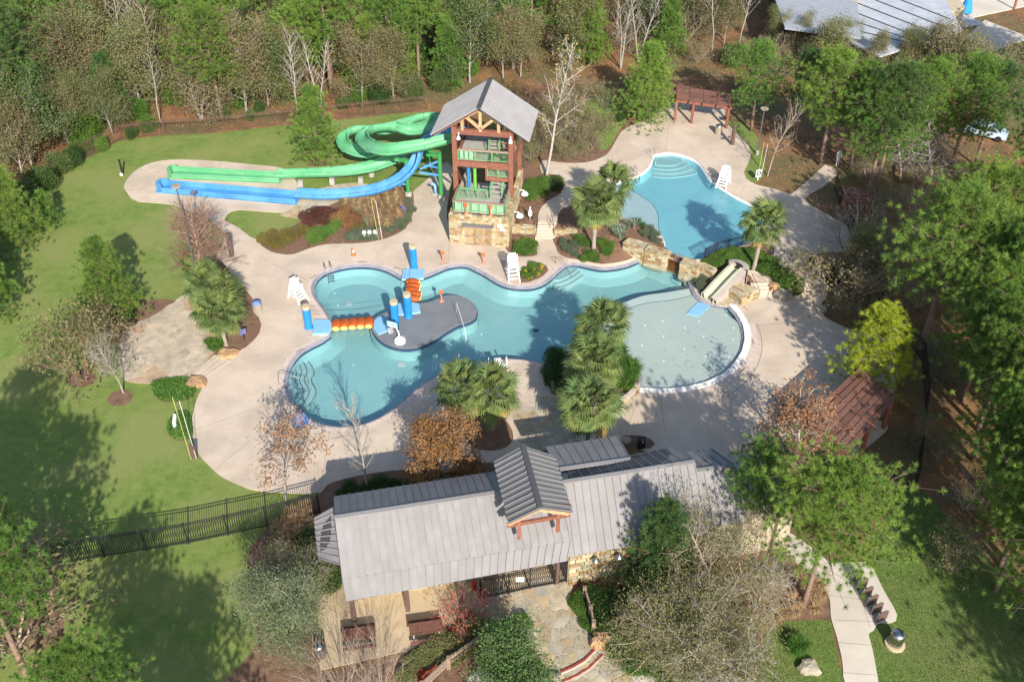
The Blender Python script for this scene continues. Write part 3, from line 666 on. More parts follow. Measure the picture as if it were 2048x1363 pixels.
# flagstones: one piece each, cut to the terrace outline
def clip_half(poly, n, c):
    out = []; k = len(poly)
    for i in range(k):
        a, b_ = poly[i], poly[(i + 1) % k]; da = a @ n - c; db = b_ @ n - c
        if da <= 0: out.append(a)
        if da * db < 0: out.append(a + (b_ - a) * (da / (da - db)))
    return out
def flagstones(region, size, m, limit=300, gap=.03, seed=1, zl=.03, extra_clip=None):
    w = np.asarray(region); r = random.Random(seed); x0, y0 = w.min(0); x1, y1 = w.max(0)
    n = int((x1 - x0) * (y1 - y0) / size ** 2); pts = [np.array([r.uniform(x0, x1), r.uniform(y0, y1)]) for _ in range(n)]
    A = np.array(pts)
    keep = []
    for i, p in enumerate(A):
        if seg_dist([p], w)[0] < size * .6: keep.append(i)
    cnt = 0; par = REGOBJ['grout']
    hole_ids = [REGW[k] for k in range(len(NAMES)) if NAMES[k] in ('mulch_bed', 'HOLE') and REGW[k] is not None]
    for i in keep:
        d = np.linalg.norm(A - A[i], axis=1); near = np.argsort(d)[1:14]; p = A[i]
        poly = [p + np.array(q) * size * 2 for q in ((-1, -1), (1, -1), (1, 1), (-1, 1))]
        for j in near:
            nv = A[j] - p; L_ = np.linalg.norm(nv)
            if L_ < 1e-4: continue
            nv = nv / L_; poly = clip_half(poly, nv, (p @ nv) + L_ / 2 - gap)
            if len(poly) < 3: break
        if len(poly) < 3: continue
        rr_ = delaunay_2d_cdt([Vector(q) for q in poly] + [Vector(q) for q in w], [], [list(range(len(poly))), list(range(len(poly), len(poly) + len(w)))], 0, 1e-4, True)
        vv = [tuple(q) for q in rr_[0]]; fs = [tuple(f) for f, q in zip(rr_[2], rr_[5]) if 0 in q and 1 in q]
        if not fs: continue
        cc = np.mean([vv[k] for f in fs for k in f], axis=0)
        if any(seg_dist([cc], hw)[0] == 0 for hw in hole_ids if abs(hw[:, 0].mean() - cc[0]) < 30): continue
        fs = [f if (vv[f[1]][0] - vv[f[0]][0]) * (vv[f[2]][1] - vv[f[0]][1]) - (vv[f[1]][1] - vv[f[0]][1]) * (vv[f[2]][0] - vv[f[0]][0]) > 0 else f[::-1] for f in fs]
        us = sorted({k for f in fs for k in f}); mp = {k: q for q, k in enumerate(us)}; F = [tuple(mp[k] for k in f) for f in fs]
        ed = {(a, c_) for f in F for a, c_ in zip(f, f[1:] + f[:1])}; be = [(a, c_) for a, c_ in ed if (c_, a) not in ed]; n_ = len(us)
        zt = H(cc[0], cc[1]) + zl + .022 + r.uniform(0, .012)
        v3 = [(vv[k][0] - cc[0], vv[k][1] - cc[1], 0) for k in us] + [(vv[k][0] - cc[0], vv[k][1] - cc[1], -.06) for k in us]
        me = npmesh('flagstone', v3, F + [(c_, a, a + n_, c_ + n_) for a, c_ in be])
        link('flagstone', me, m, par, loc=(cc[0], cc[1], zt)); cnt += 1
    return cnt
gr = [REGW[k] for k in range(len(NAMES)) if NAMES[k] == 'grout']
fs_counts = [flagstones(gr[0], 1.25, 'flag2', seed=4), flagstones(gr[1], .8, 'flag', seed=5), flagstones(gr[2], 1.1, 'flag', seed=6), flagstones(gr[3], .62, 'flag', seed=8)]
print('flagstones', fs_counts)
# ------------------------------------------------------------------ plants
def unit(a): return a / np.maximum(np.linalg.norm(a, axis=-1, keepdims=True), 1e-9)
def needles(cs, axes, n, ln, wd, rng, spread=1.0):
    """radial bursts of thin triangles"""
    k = len(cs); C = np.repeat(cs, n, 0); A = np.repeat(axes, n, 0)
    d = unit(rng.normal(size=(k * n, 3)) * spread + A * .9); L_ = ln * rng.uniform(.7, 1.15, (k * n, 1))
    s = unit(np.cross(d, rng.normal(size=(k * n, 3)))) * wd / 2
    v = np.stack([C - s, C + s, C + d * L_], 1).reshape(-1, 3); f = np.arange(k * n * 3).reshape(-1, 3)
    return v, f
def leaves(cs, size, rng, up=.35, jit=.3):
    k = len(cs); a = unit(rng.normal(size=(k, 3))); nrm = unit(rng.normal(size=(k, 3)) + np.array([0, 0, up * 2]))
    a = unit(np.cross(nrm, a)); b_ = np.cross(nrm, a); s = size * rng.uniform(.65, 1.3, (k, 1))
    v = np.stack([cs - a * s, cs + b_ * s * .5, cs + a * s, cs - b_ * s * .5], 1).reshape(-1, 3)
    return v, np.arange(k * 4).reshape(-1, 4)
def branch_pts(p, d, L_, rng, n=4, curl=.12, up=.0):
    pts = [np.array(p, float)]; d = np.array(d, float)
    for i in range(n):
        d = unit(d + rng.normal(size=3) * curl + np.array([0, 0, up])); pts.append(pts[-1] + d * L_ / n)
    return pts
def make_pine(seed, h=13.0, cb=.5, R=3.2, nb=30, tpb=22, nn=20, ln=.34, wd=.045, young=False, lean=.04):
    rng = np.random.default_rng(seed); tb = MB(); top = np.array([rng.uniform(-lean, lean) * h, rng.uniform(-lean, lean) * h, h])
    def tp(t): return np.array([top[0] * t ** 1.5, top[1] * t ** 1.5, h * t])
    r0 = .016 * h + .05
    tb.tube([tp(t) for t in np.linspace(0, .97, 8)], [r0 * (1 - .85 * t) for t in np.linspace(0, 1, 8)], 8)
    cs, ax = [], []
    for i in range(nb):
        t = cb + (1 - cb) * ((i + rng.uniform(0, .9)) / nb); az = i * 2.4 + rng.uniform(-.5, .5); q = (t - cb) / (1 - cb)
        if young: L_ = R * (1 - q) ** .75 * rng.uniform(.75, 1.15) + .25
        else: L_ = R * (math.sin(math.pi * min(1, .22 + q * .8)) ** .7) * rng.uniform(.6, 1.15) + .3
        el = (-.05 + .75 * q) + rng.uniform(-.15, .15); d = np.array([math.cos(az) * math.cos(el), math.sin(az) * math.cos(el), math.sin(el)])
        pts = branch_pts(tp(min(t, .96)), d, L_, rng, 4, .10, .05)
        tb.tube(pts, [max(.012, .018 * L_ + .015) * (1 - .8 * k / 4) for k in range(5)], 4, False)
        for k in range(int(tpb * (.45 + .55 * L_ / R))):
            u = rng.uniform(.38, 1.03) ** .8; seg = min(3, int(u * 4)); w_ = min(u * 4 - seg, 1); base = pts[seg] * (1 - w_) + pts[seg + 1] * w_
            sp_ = .16 + .26 * L_ * (1 - abs(u - .75)); o_ = rng.normal(size=3) * sp_ * np.array([1, 1, .5])
            if k % 5 == 0: tb.tube([base, base + o_], .012, 3, False)
            cs.append(base + o_); ax.append(unit(o_ + np.array([0, 0, .35]) + d * .4))
    for k in range(14): cs.append(tp(.97) + rng.normal(size=3) * .25); ax.append(np.array([0, 0, 1.]))
    v, f = needles(np.array(cs), np.array(ax), nn, ln, wd, rng, .75)
    return npmesh('pine_trunk', tb.v, tb.f, True), npmesh('pine_crown', v, f)
def grow(tb, p, d, L_, r, lev, rng, tips, spec):
    n = 3 if lev else 4; pts = branch_pts(p, d, L_, rng, n, spec['curl'], spec['up'])
    tb.tube(pts, [r * (1 - .65 * k / n) for k in range(n + 1)], 5 if lev < 2 else 3, False)
    if lev >= spec['lev']:
        tips.append((pts[-1], unit(pts[-1] - pts[-2]))); tips.append((pts[-2], unit(pts[-1] - pts[-2]))); return
    nk = spec['n'][lev]
    for k in range(nk):
        u = spec['start'] + (1 - spec['start']) * (k + rng.uniform(.1, .9)) / nk if lev == 0 else rng.uniform(.25, 1)
        s = min(n - 1, int(u * n)); w_ = u * n - s; q = pts[s] * (1 - w_) + pts[s + 1] * w_
        dd = unit(pts[s + 1] - pts[s]); az = k * 2.4 + rng.uniform(-.6, .6)
        a = unit(np.cross(dd, [0.31, .2, 1.0] if abs(dd[2]) < .9 else [1.0, 0, 0])); b_ = np.cross(dd, a)
        ang = spec['ang'] * rng.uniform(.75, 1.25) * (1.25 if lev == 0 and u < .5 else 1)
        nd_ = unit(dd * math.cos(ang) + (a * math.cos(az) + b_ * math.sin(az)) * math.sin(ang))
        LL = L_ * spec['ratio'] * rng.uniform(.7, 1.15) * ((1.25 - .6 * u) if lev == 0 else (1.1 - .4 * u))
        grow(tb, q, nd_, LL, max(r * (.5 if lev else spec.get('cr', .3)), spec['rmin']), lev + 1, rng, tips, spec)
def make_broad(seed, h=7.0, lev=3, n=(11, 5, 4), start=.25, ang=.75, ratio=.5, curl=.1, up=.06, r=.1, rmin=.012, nleaf=0, lsize=.1, lspread=.28, multi=1, uplf=.35, stemspread=.35):
    rng = np.random.default_rng(seed); tb = MB(); tips = []
    spec = dict(lev=lev, n=n, start=start, ang=ang, ratio=ratio, curl=curl, up=up, rmin=rmin)
    for k in range(multi):
        az = 2 * math.pi * k / max(multi, 1) + rng.uniform(-.4, .4); s = stemspread if multi > 1 else .04
        grow(tb, (math.cos(az) * .08 * (multi > 1), math.sin(az) * .08 * (multi > 1), 0), unit(np.array([math.cos(az) * s, math.sin(az) * s, 1])), h * (.8 if multi == 1 else .7), r, 0, rng, tips, spec)
    tr = npmesh('trunk', tb.v, tb.f, True)
    if not nleaf: return tr, None
    T = np.array([t[0] for t in tips]); idx = rng.integers(0, len(T), nleaf)
    cs = T[idx] + rng.normal(size=(nleaf, 3)) * lspread; cs = cs[cs[:, 2] > .1]
    v, f = leaves(cs, lsize, rng, uplf); return tr, npmesh('crown', v, f)
def make_bush(seed, rx=1.0, rz=.8, n=2600, size=.07, shell=.7, lumps=9, blade=False):
    """dense shrub: leaves over several lumps, denser at the outside"""
    rng = np.random.default_rng(seed)
    cen = np.column_stack([rng.uniform(-.5, .5, lumps) * rx, rng.uniform(-.5, .5, lumps) * rx, rng.uniform(.35, .75, lumps) * rz]); rad = rng.uniform(.42, .62, lumps)
    i = rng.integers(0, lumps, n); d = unit(rng.normal(size=(n, 3))); rr_ = rad[i][:, None] * rng.uniform(shell, 1.05, (n, 1))
    cs = cen[i] + d * rr_ * np.array([rx, rx, rz]); cs = cs[cs[:, 2] > .02]
    v, f = leaves(cs, size, rng, .5); return npmesh('foliage', v, f)
def make_blades(seed, n=260, h=.8, spread=.5, wd=.03, droop=.5, base=.12):
    rng = np.random.default_rng(seed); az = rng.uniform(0, 2 * math.pi, n); rr_ = rng.uniform(0, base, n); L_ = h * rng.uniform(.6, 1.1, n); out = spread * rng.uniform(.2, 1.1, n)
    p0 = np.column_stack([np.cos(az) * rr_, np.sin(az) * rr_, np.zeros(n)]); dx = np.column_stack([np.cos(az), np.sin(az), np.zeros(n)])
    s = np.column_stack([-np.sin(az), np.cos(az), np.zeros(n)]) * wd / 2; z = np.array([[0, 0, 1.]])
    m = p0 + dx * (out * .45)[:, None] + z * (L_ * .75)[:, None]; e = p0 + dx * out[:, None] + z * (L_ * (1 - droop * rng.uniform(0, 1, n)))[:, None]
    v = np.stack([p0 - s, p0 + s, m + s * .8, m - s * .8, e], 1).reshape(-1, 3); f = []
    for i in range(n): q = i * 5; f += [(q, q + 1, q + 2, q + 3), (q + 3, q + 2, q + 4)]
    return npmesh('blades', v, f)
def make_frond(seed, R=.95, n=24, pet=1.0):
    """one fan leaf: stalk along +x, blades spreading from its end"""
    rng = np.random.default_rng(seed); v, f = [], []
    v += [(0, -.02, 0), (0, .02, 0), (pet, .012, .1), (pet, -.012, .1)]; f.append((0, 1, 2, 3))
    for i in range(n):
        a = math.radians(-130 + 260 * i / (n - 1)); L_ = R * (1 - .32 * abs(a) / math.radians(130)) * rng.uniform(.88, 1.08); q = len(v)
        c_, s_ = math.cos(a), math.sin(a); w_ = .055 * R; fold = .02 * (1 if i % 2 else -1); dr = rng.uniform(.08, .34) * R
        o = (pet, 0, .1)
        m = (o[0] + c_ * L_ * .55, o[1] + s_ * L_ * .55, o[2] + .06 + fold); e = (o[0] + c_ * L_ * .93, o[1] + s_ * L_ * .93, o[2] - dr)
        v += [o, (m[0] - s_ * w_, m[1] + c_ * w_, m[2]), (m[0] + s_ * w_, m[1] - c_ * w_, m[2] + .015), e]
        f += [(q, q + 2, q + 1), (q + 1, q + 2, q + 3)]
    return npmesh('frond', v, f)
FRONDS = [make_frond(i) for i in range(4)]
for i, me in enumerate(FRONDS): me.materials.append(M['fan'])
FP = make_frond(9); FP.materials.append(M['palefan'])
FD = make_frond(8, .9); FD.materials.append(M['fandry'])
def palm(px, h, label, n=34, R=1.0, rad=.17, seed=0, dry=4, lean=0.0, group=None, loc=None):
    r = random.Random(seed * 7 + 1); g = loc if loc is not None else G(*px)
    t = thing('fan_palm', label, 'palm', g, 0, group)
    b = MB(); k = 8; pts = [(lean * (i / k) ** 1.4, 0, h * i / k) for i in range(k + 1)]
    b.tube(pts, [rad * (1.25 if i == 0 else 1.0 + .10 * (i % 2) + (.28 if i > k - 3 else 0)) for i in range(k + 1)], 10)
    b.build('trunk', 'barkp', t, smooth=False)
    c = Vector((lean, 0, h))
    for i in range(n + dry):
        el = math.radians(82 - 118 * ((i + .5) / n) ** .85) if i < n else math.radians(r.uniform(-62, -42)); az = i * 2.39996 + r.uniform(-.3, .3)
        me = (FD if i >= n else (FP if r.random() < .22 else FRONDS[i % 4]))
        o = link('frond', me, None, t); s = R * r.uniform(.85, 1.12)
        o.location = c + Vector((0, 0, .15 * math.sin(el))); o.rotation_euler = (r.uniform(-.5, .5), -el, az); o.scale = (s, s, s)
    return t
# libraries of shared meshes
PINES = [make_pine(s, 13, cb, R, nb, tpb, 42, .40, .032) for s, cb, R, nb, tpb in ((11, .42, 3.5, 36, 42), (12, .5, 3.2, 32, 42), (13, .36, 3.7, 40, 40), (14, .58, 2.9, 26, 42))]
YOUNG = [make_pine(s, 8, .10, R, nb, tpb, 36, .33, .03, True) for s, R, nb, tpb in ((21, 1.75, 40, 30), (22, 2.1, 50, 36), (23, 1.6, 30, 20))]
ROUND = [make_pine(31, 7, .04, 2.4, 66, 34, 36, .28, .028, True, .01), make_pine(32, 7, .05, 2.1, 66, 36, 36, .28, .028, True, .01)]
LAMG = [make_pine(41, 13, .58, 4.3, 36, 62, 44, .42, .032, lean=.03)]
OLIVE = [make_broad(51, 7.5, 3, (14, 6, 4), .15, .7, .46, nleaf=11000, lsize=.075, lspread=.38), make_broad(52, 7.5, 3, (12, 6, 4), .12, .8, .5, nleaf=11000, lsize=.075, lspread=.42), make_broad(53, 6, 3, (12, 5, 4), .1, .8, .5, nleaf=9000, lsize=.075, lspread=.42, multi=3)]
WILLOW = [make_broad(54, 7.5, 3, (22, 7, 5), .1, .85, .52, .1, -.01, .13, .008, nleaf=13000, lsize=.05, lspread=.36, multi=2), make_broad(56, 6, 3, (20, 7, 5), .05, .9, .55, .1, -.02, .10, .008, nleaf=15000, lsize=.052, lspread=.34, multi=3)]
BARE = [make_broad(61, 8, 3, (22, 7, 5), .2, .6, .36, .08, .05, .09, .007), make_broad(62, 8, 3, (18, 7, 5), .3, .7, .40, .1, .03, .09, .007), make_broad(63, 8, 3, (22, 7, 4), .2, .5, .34, .06, .05, .09, .007)]
THIN = [make_broad(65, 12, 3, (20, 6, 3), .35, .55, .24, .07, .05, .10, .008), make_broad(66, 12, 3, (18, 6, 3), .4, .65, .26, .09, .04, .10, .008), make_broad(67, 12, 3, (18, 5, 3), .3, .6, .28, .09, .03, .11, .008, multi=2, stemspread=.14)]
DENSE = [make_broad(71, 6, 3, (60, 10, 8), .10, .72, .46, .08, .05, .11, .008)]
SPREAD = [make_broad(73, 5, 3, (20, 8, 6), .3, .85, .55, .1, .0, .11, .007)]
RUST = [make_broad(81, 6.5, 3, (18, 6, 4), .2, .65, .42, nleaf=1200, lsize=.09, lspread=.16, r=.08), make_broad(82, 6, 3, (20, 6, 4), .1, .8, .5, nleaf=19000, lsize=.08, lspread=.26, r=.12), make_broad(83, 6.5, 3, (22, 7, 5), .15, .75, .5, nleaf=4200, lsize=.095, lspread=.18, r=.11)]
SYC = [make_broad(85, 13, 3, (17, 7, 5), .3, .75, .34, .08, .03, .17, .009, nleaf=340, lsize=.11, lspread=.2)]
LIVE = [make_broad(87, 7, 3, (18, 7, 4), .1, .8, .5, nleaf=26000, lsize=.055, lspread=.34, multi=2, rmin=.008)]
HOLLY = [make_broad(88, 4, 3, (20, 6, 4), .06, .8, .52, nleaf=24000, lsize=.05, lspread=.26, multi=2, rmin=.006)]
BUSH = [make_bush(s, 1, .8, 3600, .058) for s in (91, 92, 93)]
BUSHL = [make_bush(s, 1.6, 2.2, 9000, .085, .6, 14) for s in (94, 95, 96)]
SCRAG = [make_broad(s, 3.2, 3, (8, 5, 3), .05, .7, .5, .12, .02, .03, .006, nleaf=nl, lsize=.06, lspread=.2, multi=5, stemspread=.7) for s, nl in ((97, 2800), (98, 1500), (99, 0))]
TWIG = [make_broad(s, 3.0, 2, (9, 4), .08, .45, .5, .10, .05, .013, .0045, multi=14, stemspread=.55) for s in (110, 111)]
GT = [make_blades(s, 320, .95, .75, .035, .6) for s in (101, 102)]
GS = [make_blades(s, 120, .45, .35, .03, .4) for s in (103, 104)]
SPIKE = [make_blades(105, 70, .6, .5, .06, .15)]
def plant(kind, lib, m_crown, m_trunk, g, s, label, cat='tree', group=None, seed=None, sz=None, tilt=None, nparts=('trunk', 'crown')):
    r = random.Random(seed if seed is not None else int(g[0] * 13 + g[1] * 71)); pair = lib[r.randrange(len(lib))] if not isinstance(lib, tuple) else lib
    t = thing(kind, label, cat, g, r.uniform(0, 6.28), group)
    t.scale = (s, s, s if sz is None else sz)
    if tilt: t.rotation_euler = (tilt[0], tilt[1], t.rotation_euler[2])
    tr, cr = pair
    def part(nm, me, m):
        key = (me.name, m); mm = VAR.get(key)
        if mm is None:
            mm = me if not me.materials else me.copy()
            mm.materials.clear(); mm.materials.append(M[m]); VAR[key] = mm
        o = bpy.data.objects.new(nm, mm); COL.objects.link(o); o.parent = t
    if tr is not None: part(nparts[0], tr, m_trunk)
    if cr is not None: part(nparts[1], cr, m_crown)
    return t
VAR = {}
def bush(lib, m, g, s, label, cat='shrub', group=None, name='shrub', sz=None, seed=None):
    """a shrub is a single mesh object"""
    r = random.Random(seed if seed is not None else int(g[0] * 17 + g[1] * 53)); me = lib[r.randrange(len(lib))]
    key = (me.name, m); mm = VAR.get(key)
    if mm is None:
        mm = me if not me.materials else me.copy(); mm.materials.clear(); mm.materials.append(M[m]); VAR[key] = mm
    o = bpy.data.objects.new(name, mm); COL.objects.link(o); o.location = g; o.rotation_euler = (0, 0, r.uniform(0, 6.28)); o.scale = (s, s, s if sz is None else sz)
    return tag(o, label, cat, group)
LIBH = {'pine': 13, 'young': 8, 'round': 7, 'big': 13, 'olive': 7.5, 'bare': 8, 'thin': 12, 'dense': 6, 'spread': 5, 'syc': 13, 'live': 7, 'holly': 4}
def meshtop(lib): return max(v.co.z for v in (lib[0][1] or lib[0][0]).vertices)
def place(kind, lib, mc, mt, base, top, label, wide=1.0, base_is_px=True, **kw):
    """a tree whose foot stands under one pixel and whose top reaches another row"""
    g = G(*base) if base_is_px else base; h = hgt(base, top, g.z) if base_is_px else top
    r = random.Random(kw.get('seed', None) if kw.get('seed') is not None else int(g[0] * 13 + g[1] * 71))
    pair = lib[r.randrange(len(lib))]; hm = max(v.co.z for v in (pair[1] or pair[0]).vertices)
    s = h / hm; return plant(kind, pair, mc, mt, g, s * wide, label, sz=s, **{k: v for k, v in kw.items() if k != 'seed'})
# ================================================================== trees
LEFTG = 'pines along the lower left edge of the lawn'
# --- lone trees on and round the lawn
place('young_pine', [YOUNG[0]], 'pine_green', 'bark', (636,325), 163, 'tall narrow young pine on the lawn behind the slide runouts', wide=1.15)
place('young_pine', [YOUNG[1]], 'pine_green', 'bark', (228,640), 470, 'bushy young pine at the back edge of the stone terrace', wide=1.05)
place('rust_tree', [SCRAG[0]], 'olive_brown', 'barkr', (170,758), 615, 'brown and olive leaved small tree left of the stone terrace', wide=.95)
place('bare_tree', [SPREAD[0]], None, 'barkg', (247,785), 655, 'pale bare spreading tree in a mulch ring below the terrace', wide=.62)
place('bare_tree', [DENSE[0]], None, 'barkr', (403,548), 385, 'dense leafless twiggy tree beside the blue runout and path', wide=1.15)
place('rust_tree', [RUST[0]], 'rust_leaf', 'barkg', (572,1000), 825, 'slender tree with sparse orange leaves at the left end of the building', wide=1.05)
place('bare_tree', [BARE[0]], None, 'barkg', (735,978), 800, 'leafless grey tree between pool and building', wide=.85, seed=3)
place('rust_tree', [RUST[1]], 'copper_leaf', 'barkg', (872,975), 818, 'round copper leaved oak between pool and building roof', wide=1.0)
place('rust_tree', [RUST[2]], 'rust_leaf', 'barkw', (1590,925), 762, 'pale branched tree with rust leaves beside the lower pergola', wide=1.2)
place('sycamore', [SYC[0]], 'sycamore_leaf', 'barkw', (1093,352), 75, 'leaning white barked sycamore with few yellow leaves beside the tower', wide=.9, tilt=(.05,.17))
place('bare_tree', [BARE[1]], None, 'barkt', (1535,352), 190, 'leafless tree beside the rescue rack on the upper deck', wide=.8, seed=5)
place('young_pine', [ROUND[0]], 'pine_bright', 'bark', (1292,238), 78, 'round bright green pine left of the upper pergola', wide=1.0)
place('young_pine', [YOUNG[0]], 'pine_yellow', 'barkw', (1735,785), 600, 'yellow green young pine beyond the splash pool deck', wide=1.3)
place('pine_tree', [ROUND[1]], 'pine_deep', 'bark', (1312,1190), 995, 'dark round pine against the right end of the building', wide=.85)
place('pine_tree', LAMG, 'pine_bright', 'bark', (1606,1212), 925, 'tall pine with bare trunk beside the front walk', wide=1.0)
place('pine_tree', [PINES[1]], 'pine_green', 'bark', (1500,1100), 885, 'smaller pine at the right end of the roofs', wide=.9)
place('willow_tree', [WILLOW[0]], 'olive_leaf', 'barkt', (1425,1240), 1030, 'big thin leaved olive grey tree in front of the building wall', wide=.82)
place('willow_tree', [WILLOW[1]], 'olive_leaf', 'barkt', (1330,1330), 1175, 'lower olive brown tree above the front planting bed', wide=.9)
place('willow_tree', [WILLOW[1]], 'olive_leaf', 'barkg', (1440,1365), 1200, 'olive tree over the bottom edge of the planting bed', wide=.9)
place('bare_tree', [SPREAD[0]], None, 'barkw', (1497,1255), 1085, 'white limbed leafless tree in the front planting bed', wide=.6)
place('bare_tree', [BARE[1]], None, 'barkw', (1385,1130), 985, 'grey leafless tree leaning over the roof', wide=.7)
place('oak_tree', [LIVE[0]], 'live_leaf', 'barkg', (585,1300), 1125, 'broad evergreen oak at the left corner of the picnic patio', wide=.85)
place('willow_tree', [WILLOW[1]], 'olive_leaf', 'barkg', (590,1200), 1085, 'grey olive tree between fence and building', wide=.8)
place('holly_tree', [HOLLY[0]], 'holly_leaf', 'barkg', (1020,1395), 1255, 'dense dark green holly left of the entrance path', wide=.95)
place('bare_tree', [TWIG[0]], None, 'barkt', (760,1385), 1275, 'tan leafless bush in front of the picnic tables', wide=.8)
place('bare_tree', [TWIG[1]], None, 'barkt', (690,1400), 1300, 'wide leafless bush at the bottom of the picture', wide=1.0)
place('red_twig_bush', [SCRAG[1]], 'red_twig', 'barkt', (932,1262), 1195, 'small bush with red twigs beside the picnic patio', wide=.8)
place('willow_tree', [SCRAG[0]], 'olive_brown', 'barkt', (1700,600), 495, 'olive twiggy shrub tree right of the ramp', wide=1.5)
place('willow_tree', [OLIVE[0]], 'olive_leaf', 'barkg', (1715,560), 440, 'thin leaved tree above the dark bed', wide=1.3)
place('bare_tree', [SCRAG[2]], None, 'barkt', (1690,500), 400, 'brown leafless brush along the shaded path', wide=1.5)
place('bare_tree', [SPREAD[0]], None, 'barkg', (1800,360), 245, 'pale bare tree under the tall pines', wide=1.3)
place('bare_tree', [SPREAD[0]], None, 'barkw', (1860,365), 235, 'whitish bare tree behind the big bright pines', wide=1.3)
# --- pines on the right
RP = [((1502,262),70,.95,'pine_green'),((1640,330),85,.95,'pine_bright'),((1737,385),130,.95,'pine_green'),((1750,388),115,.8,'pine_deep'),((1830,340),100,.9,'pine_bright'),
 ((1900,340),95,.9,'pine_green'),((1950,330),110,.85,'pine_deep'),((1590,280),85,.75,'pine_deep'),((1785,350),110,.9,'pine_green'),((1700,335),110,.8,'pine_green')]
for i, (b_, t_, w_, m_) in enumerate(RP):
    lab = ['pine right of the upper pergola, its crown over the lamp post', 'bushy pine behind the bare tree on the upper deck', 'tall pine, left trunk of the leaning pair', 'tall pine, right trunk of the leaning pair',
           'broad pine in the middle of the upper right grove', 'broad pine right of the middle of the grove', 'pine at the right side of the upper grove', 'shaded pine behind the upper deck lamp', 'pine behind the pair of leaning trunks', 'dark pine left of the leaning pair'][i]
    place('pine_tree', PINES, m_, 'bark', b_, t_, lab, wide=w_, group=None)
BP = [((1840,705),350,.95,'pine_green'),((1900,640),300,1.0,'pine_bright'),((1985,640),300,1.0,'pine_bright'),((2060,660),310,1.0,'pine_bright'),((1965,760),430,.9,'pine_green'),((2040,800),440,1.0,'pine_bright'),
 ((1945,920),620,.8,'pine_green'),((2015,960),610,.95,'pine_green'),((2090,980),650,1.0,'pine_green'),((2000,1130),830,.85,'pine_green'),((2075,1200),850,1.0,'pine_green'),((2110,800),420,1.0,'pine_bright'),
 ((2030,470),150,.9,'pine_green'),((2090,500),170,.9,'pine_green'),((2140,640),320,.9,'pine_green'),((2110,1330),980,.9,'pine_green'),((1960,1040),780,.7,'pine_green')]
for i, (b_, t_, w_, m_) in enumerate(BP):
    place('pine_tree', PINES, m_, 'bark', b_, t_, ['pine with a long bare leaning trunk right of the yellow pine', 'bright pine crown right above the bare leaning trunk', 'big bright crown at the upper right, left of the picture edge', 'bright crown cut by the right edge, level with the upper pool',
      'green pine behind the bare leaning trunk', 'bright crown at the right edge, level with the splash pool', 'dark pine right of the lower pergola, set back', 'broad pine right of the lower pergola', 'dark pine cut by the right edge beside the lower pergola', 'pine above the upper end of the front lawn',
      'pine at the right edge above the front lawn', 'bright pine cut by the right edge behind the tall stand', 'dark pine below the neighbours lawn', 'dark pine at the right edge under the neighbours lawn', 'pine cut by the right edge in the middle of the stand', 'pine at the right edge of the front lawn', 'small shaded pine inside the right hand stand'][i], wide=w_)
for i, (b_, t_, l_) in enumerate([((1955,860),560,'tall pine left of the right edge stand, level with the lower pergola top'),((1985,1010),710,'bright pine in the right hand stand below the pergola level'),((2035,880),560,'bright pine close to the right edge above the pergola level'),
    ((1925,800),510,'pine right of the long bare trunk'),((2050,1080),770,'bright pine at the right edge beside the upper front lawn'),((1990,1180),915,'low pine at the upper right corner of the front lawn'),((2050,1265),975,'pine at the right edge halfway down the front lawn')]):
    place('pine_tree', PINES, 'pine_bright' if i % 2 else 'pine_green', 'bark', b_, t_, l_, wide=.95)
# --- lower left
for i, (b_, t_, m_, l_) in enumerate([((-25,1165),945,'pine_bright','light green pine at the left edge above the fence'),
    ]):
    place('pine_tree', [PINES[0], PINES[2]], m_, 'bark', b_, t_, l_, wide=1.0)
for i, (b_, t_, w_, m_, l_) in enumerate([((45,490),325,1.05,'pine_green','rounded pine at the left edge of the lawn'),((100,450),375,1.0,'pine_green','small pine on the lawn edge below the woods'),((-15,640),460,1.0,'pine_green','pine cut by the left edge of the picture'),((-40,560),380,1.3,'pine_deep','dark pine at the far left')]):
    place('pine_tree', YOUNG, m_, 'bark', b_, t_, l_, wide=w_)
place('willow_tree', [SCRAG[0]], 'olive_brown', 'barkt', (30,1290), 1150, 'brown brush under the left hand pines', wide=1.6)
# --- pines outside the frame whose shadows reach the lawns
TH = math.tan(SUN_EL); SD = Vector((math.sin(SUN_AZ), math.cos(SUN_AZ), 0))
for i, (tip, h_, k_) in enumerate([((60,735),15,0),((135,820),14.5,2),((5,830),15,1),((262,1015),12,3),((330,1120),12,3),((405,1140),12,0),((250,1200),11,1),((1885,1085),13.5,1),((1950,1115),13.5,0),((2010,1180),13,2)]):
    p = P(*tip); g = p - SD * (h_ / TH) * .98; g.z = 0
    q = pxy((g.x, g.y, h_))
    place('pine_tree', PINES, 'pine_green', 'bark', g, h_, 'bright pine filling the bottom left corner' if tip == (262, 1015) else 'pine below the picture casting its shadow on the grass', wide=.85, base_is_px=False, group=None if tip == (262, 1015) else 'pines in front of the picture', seed=i)
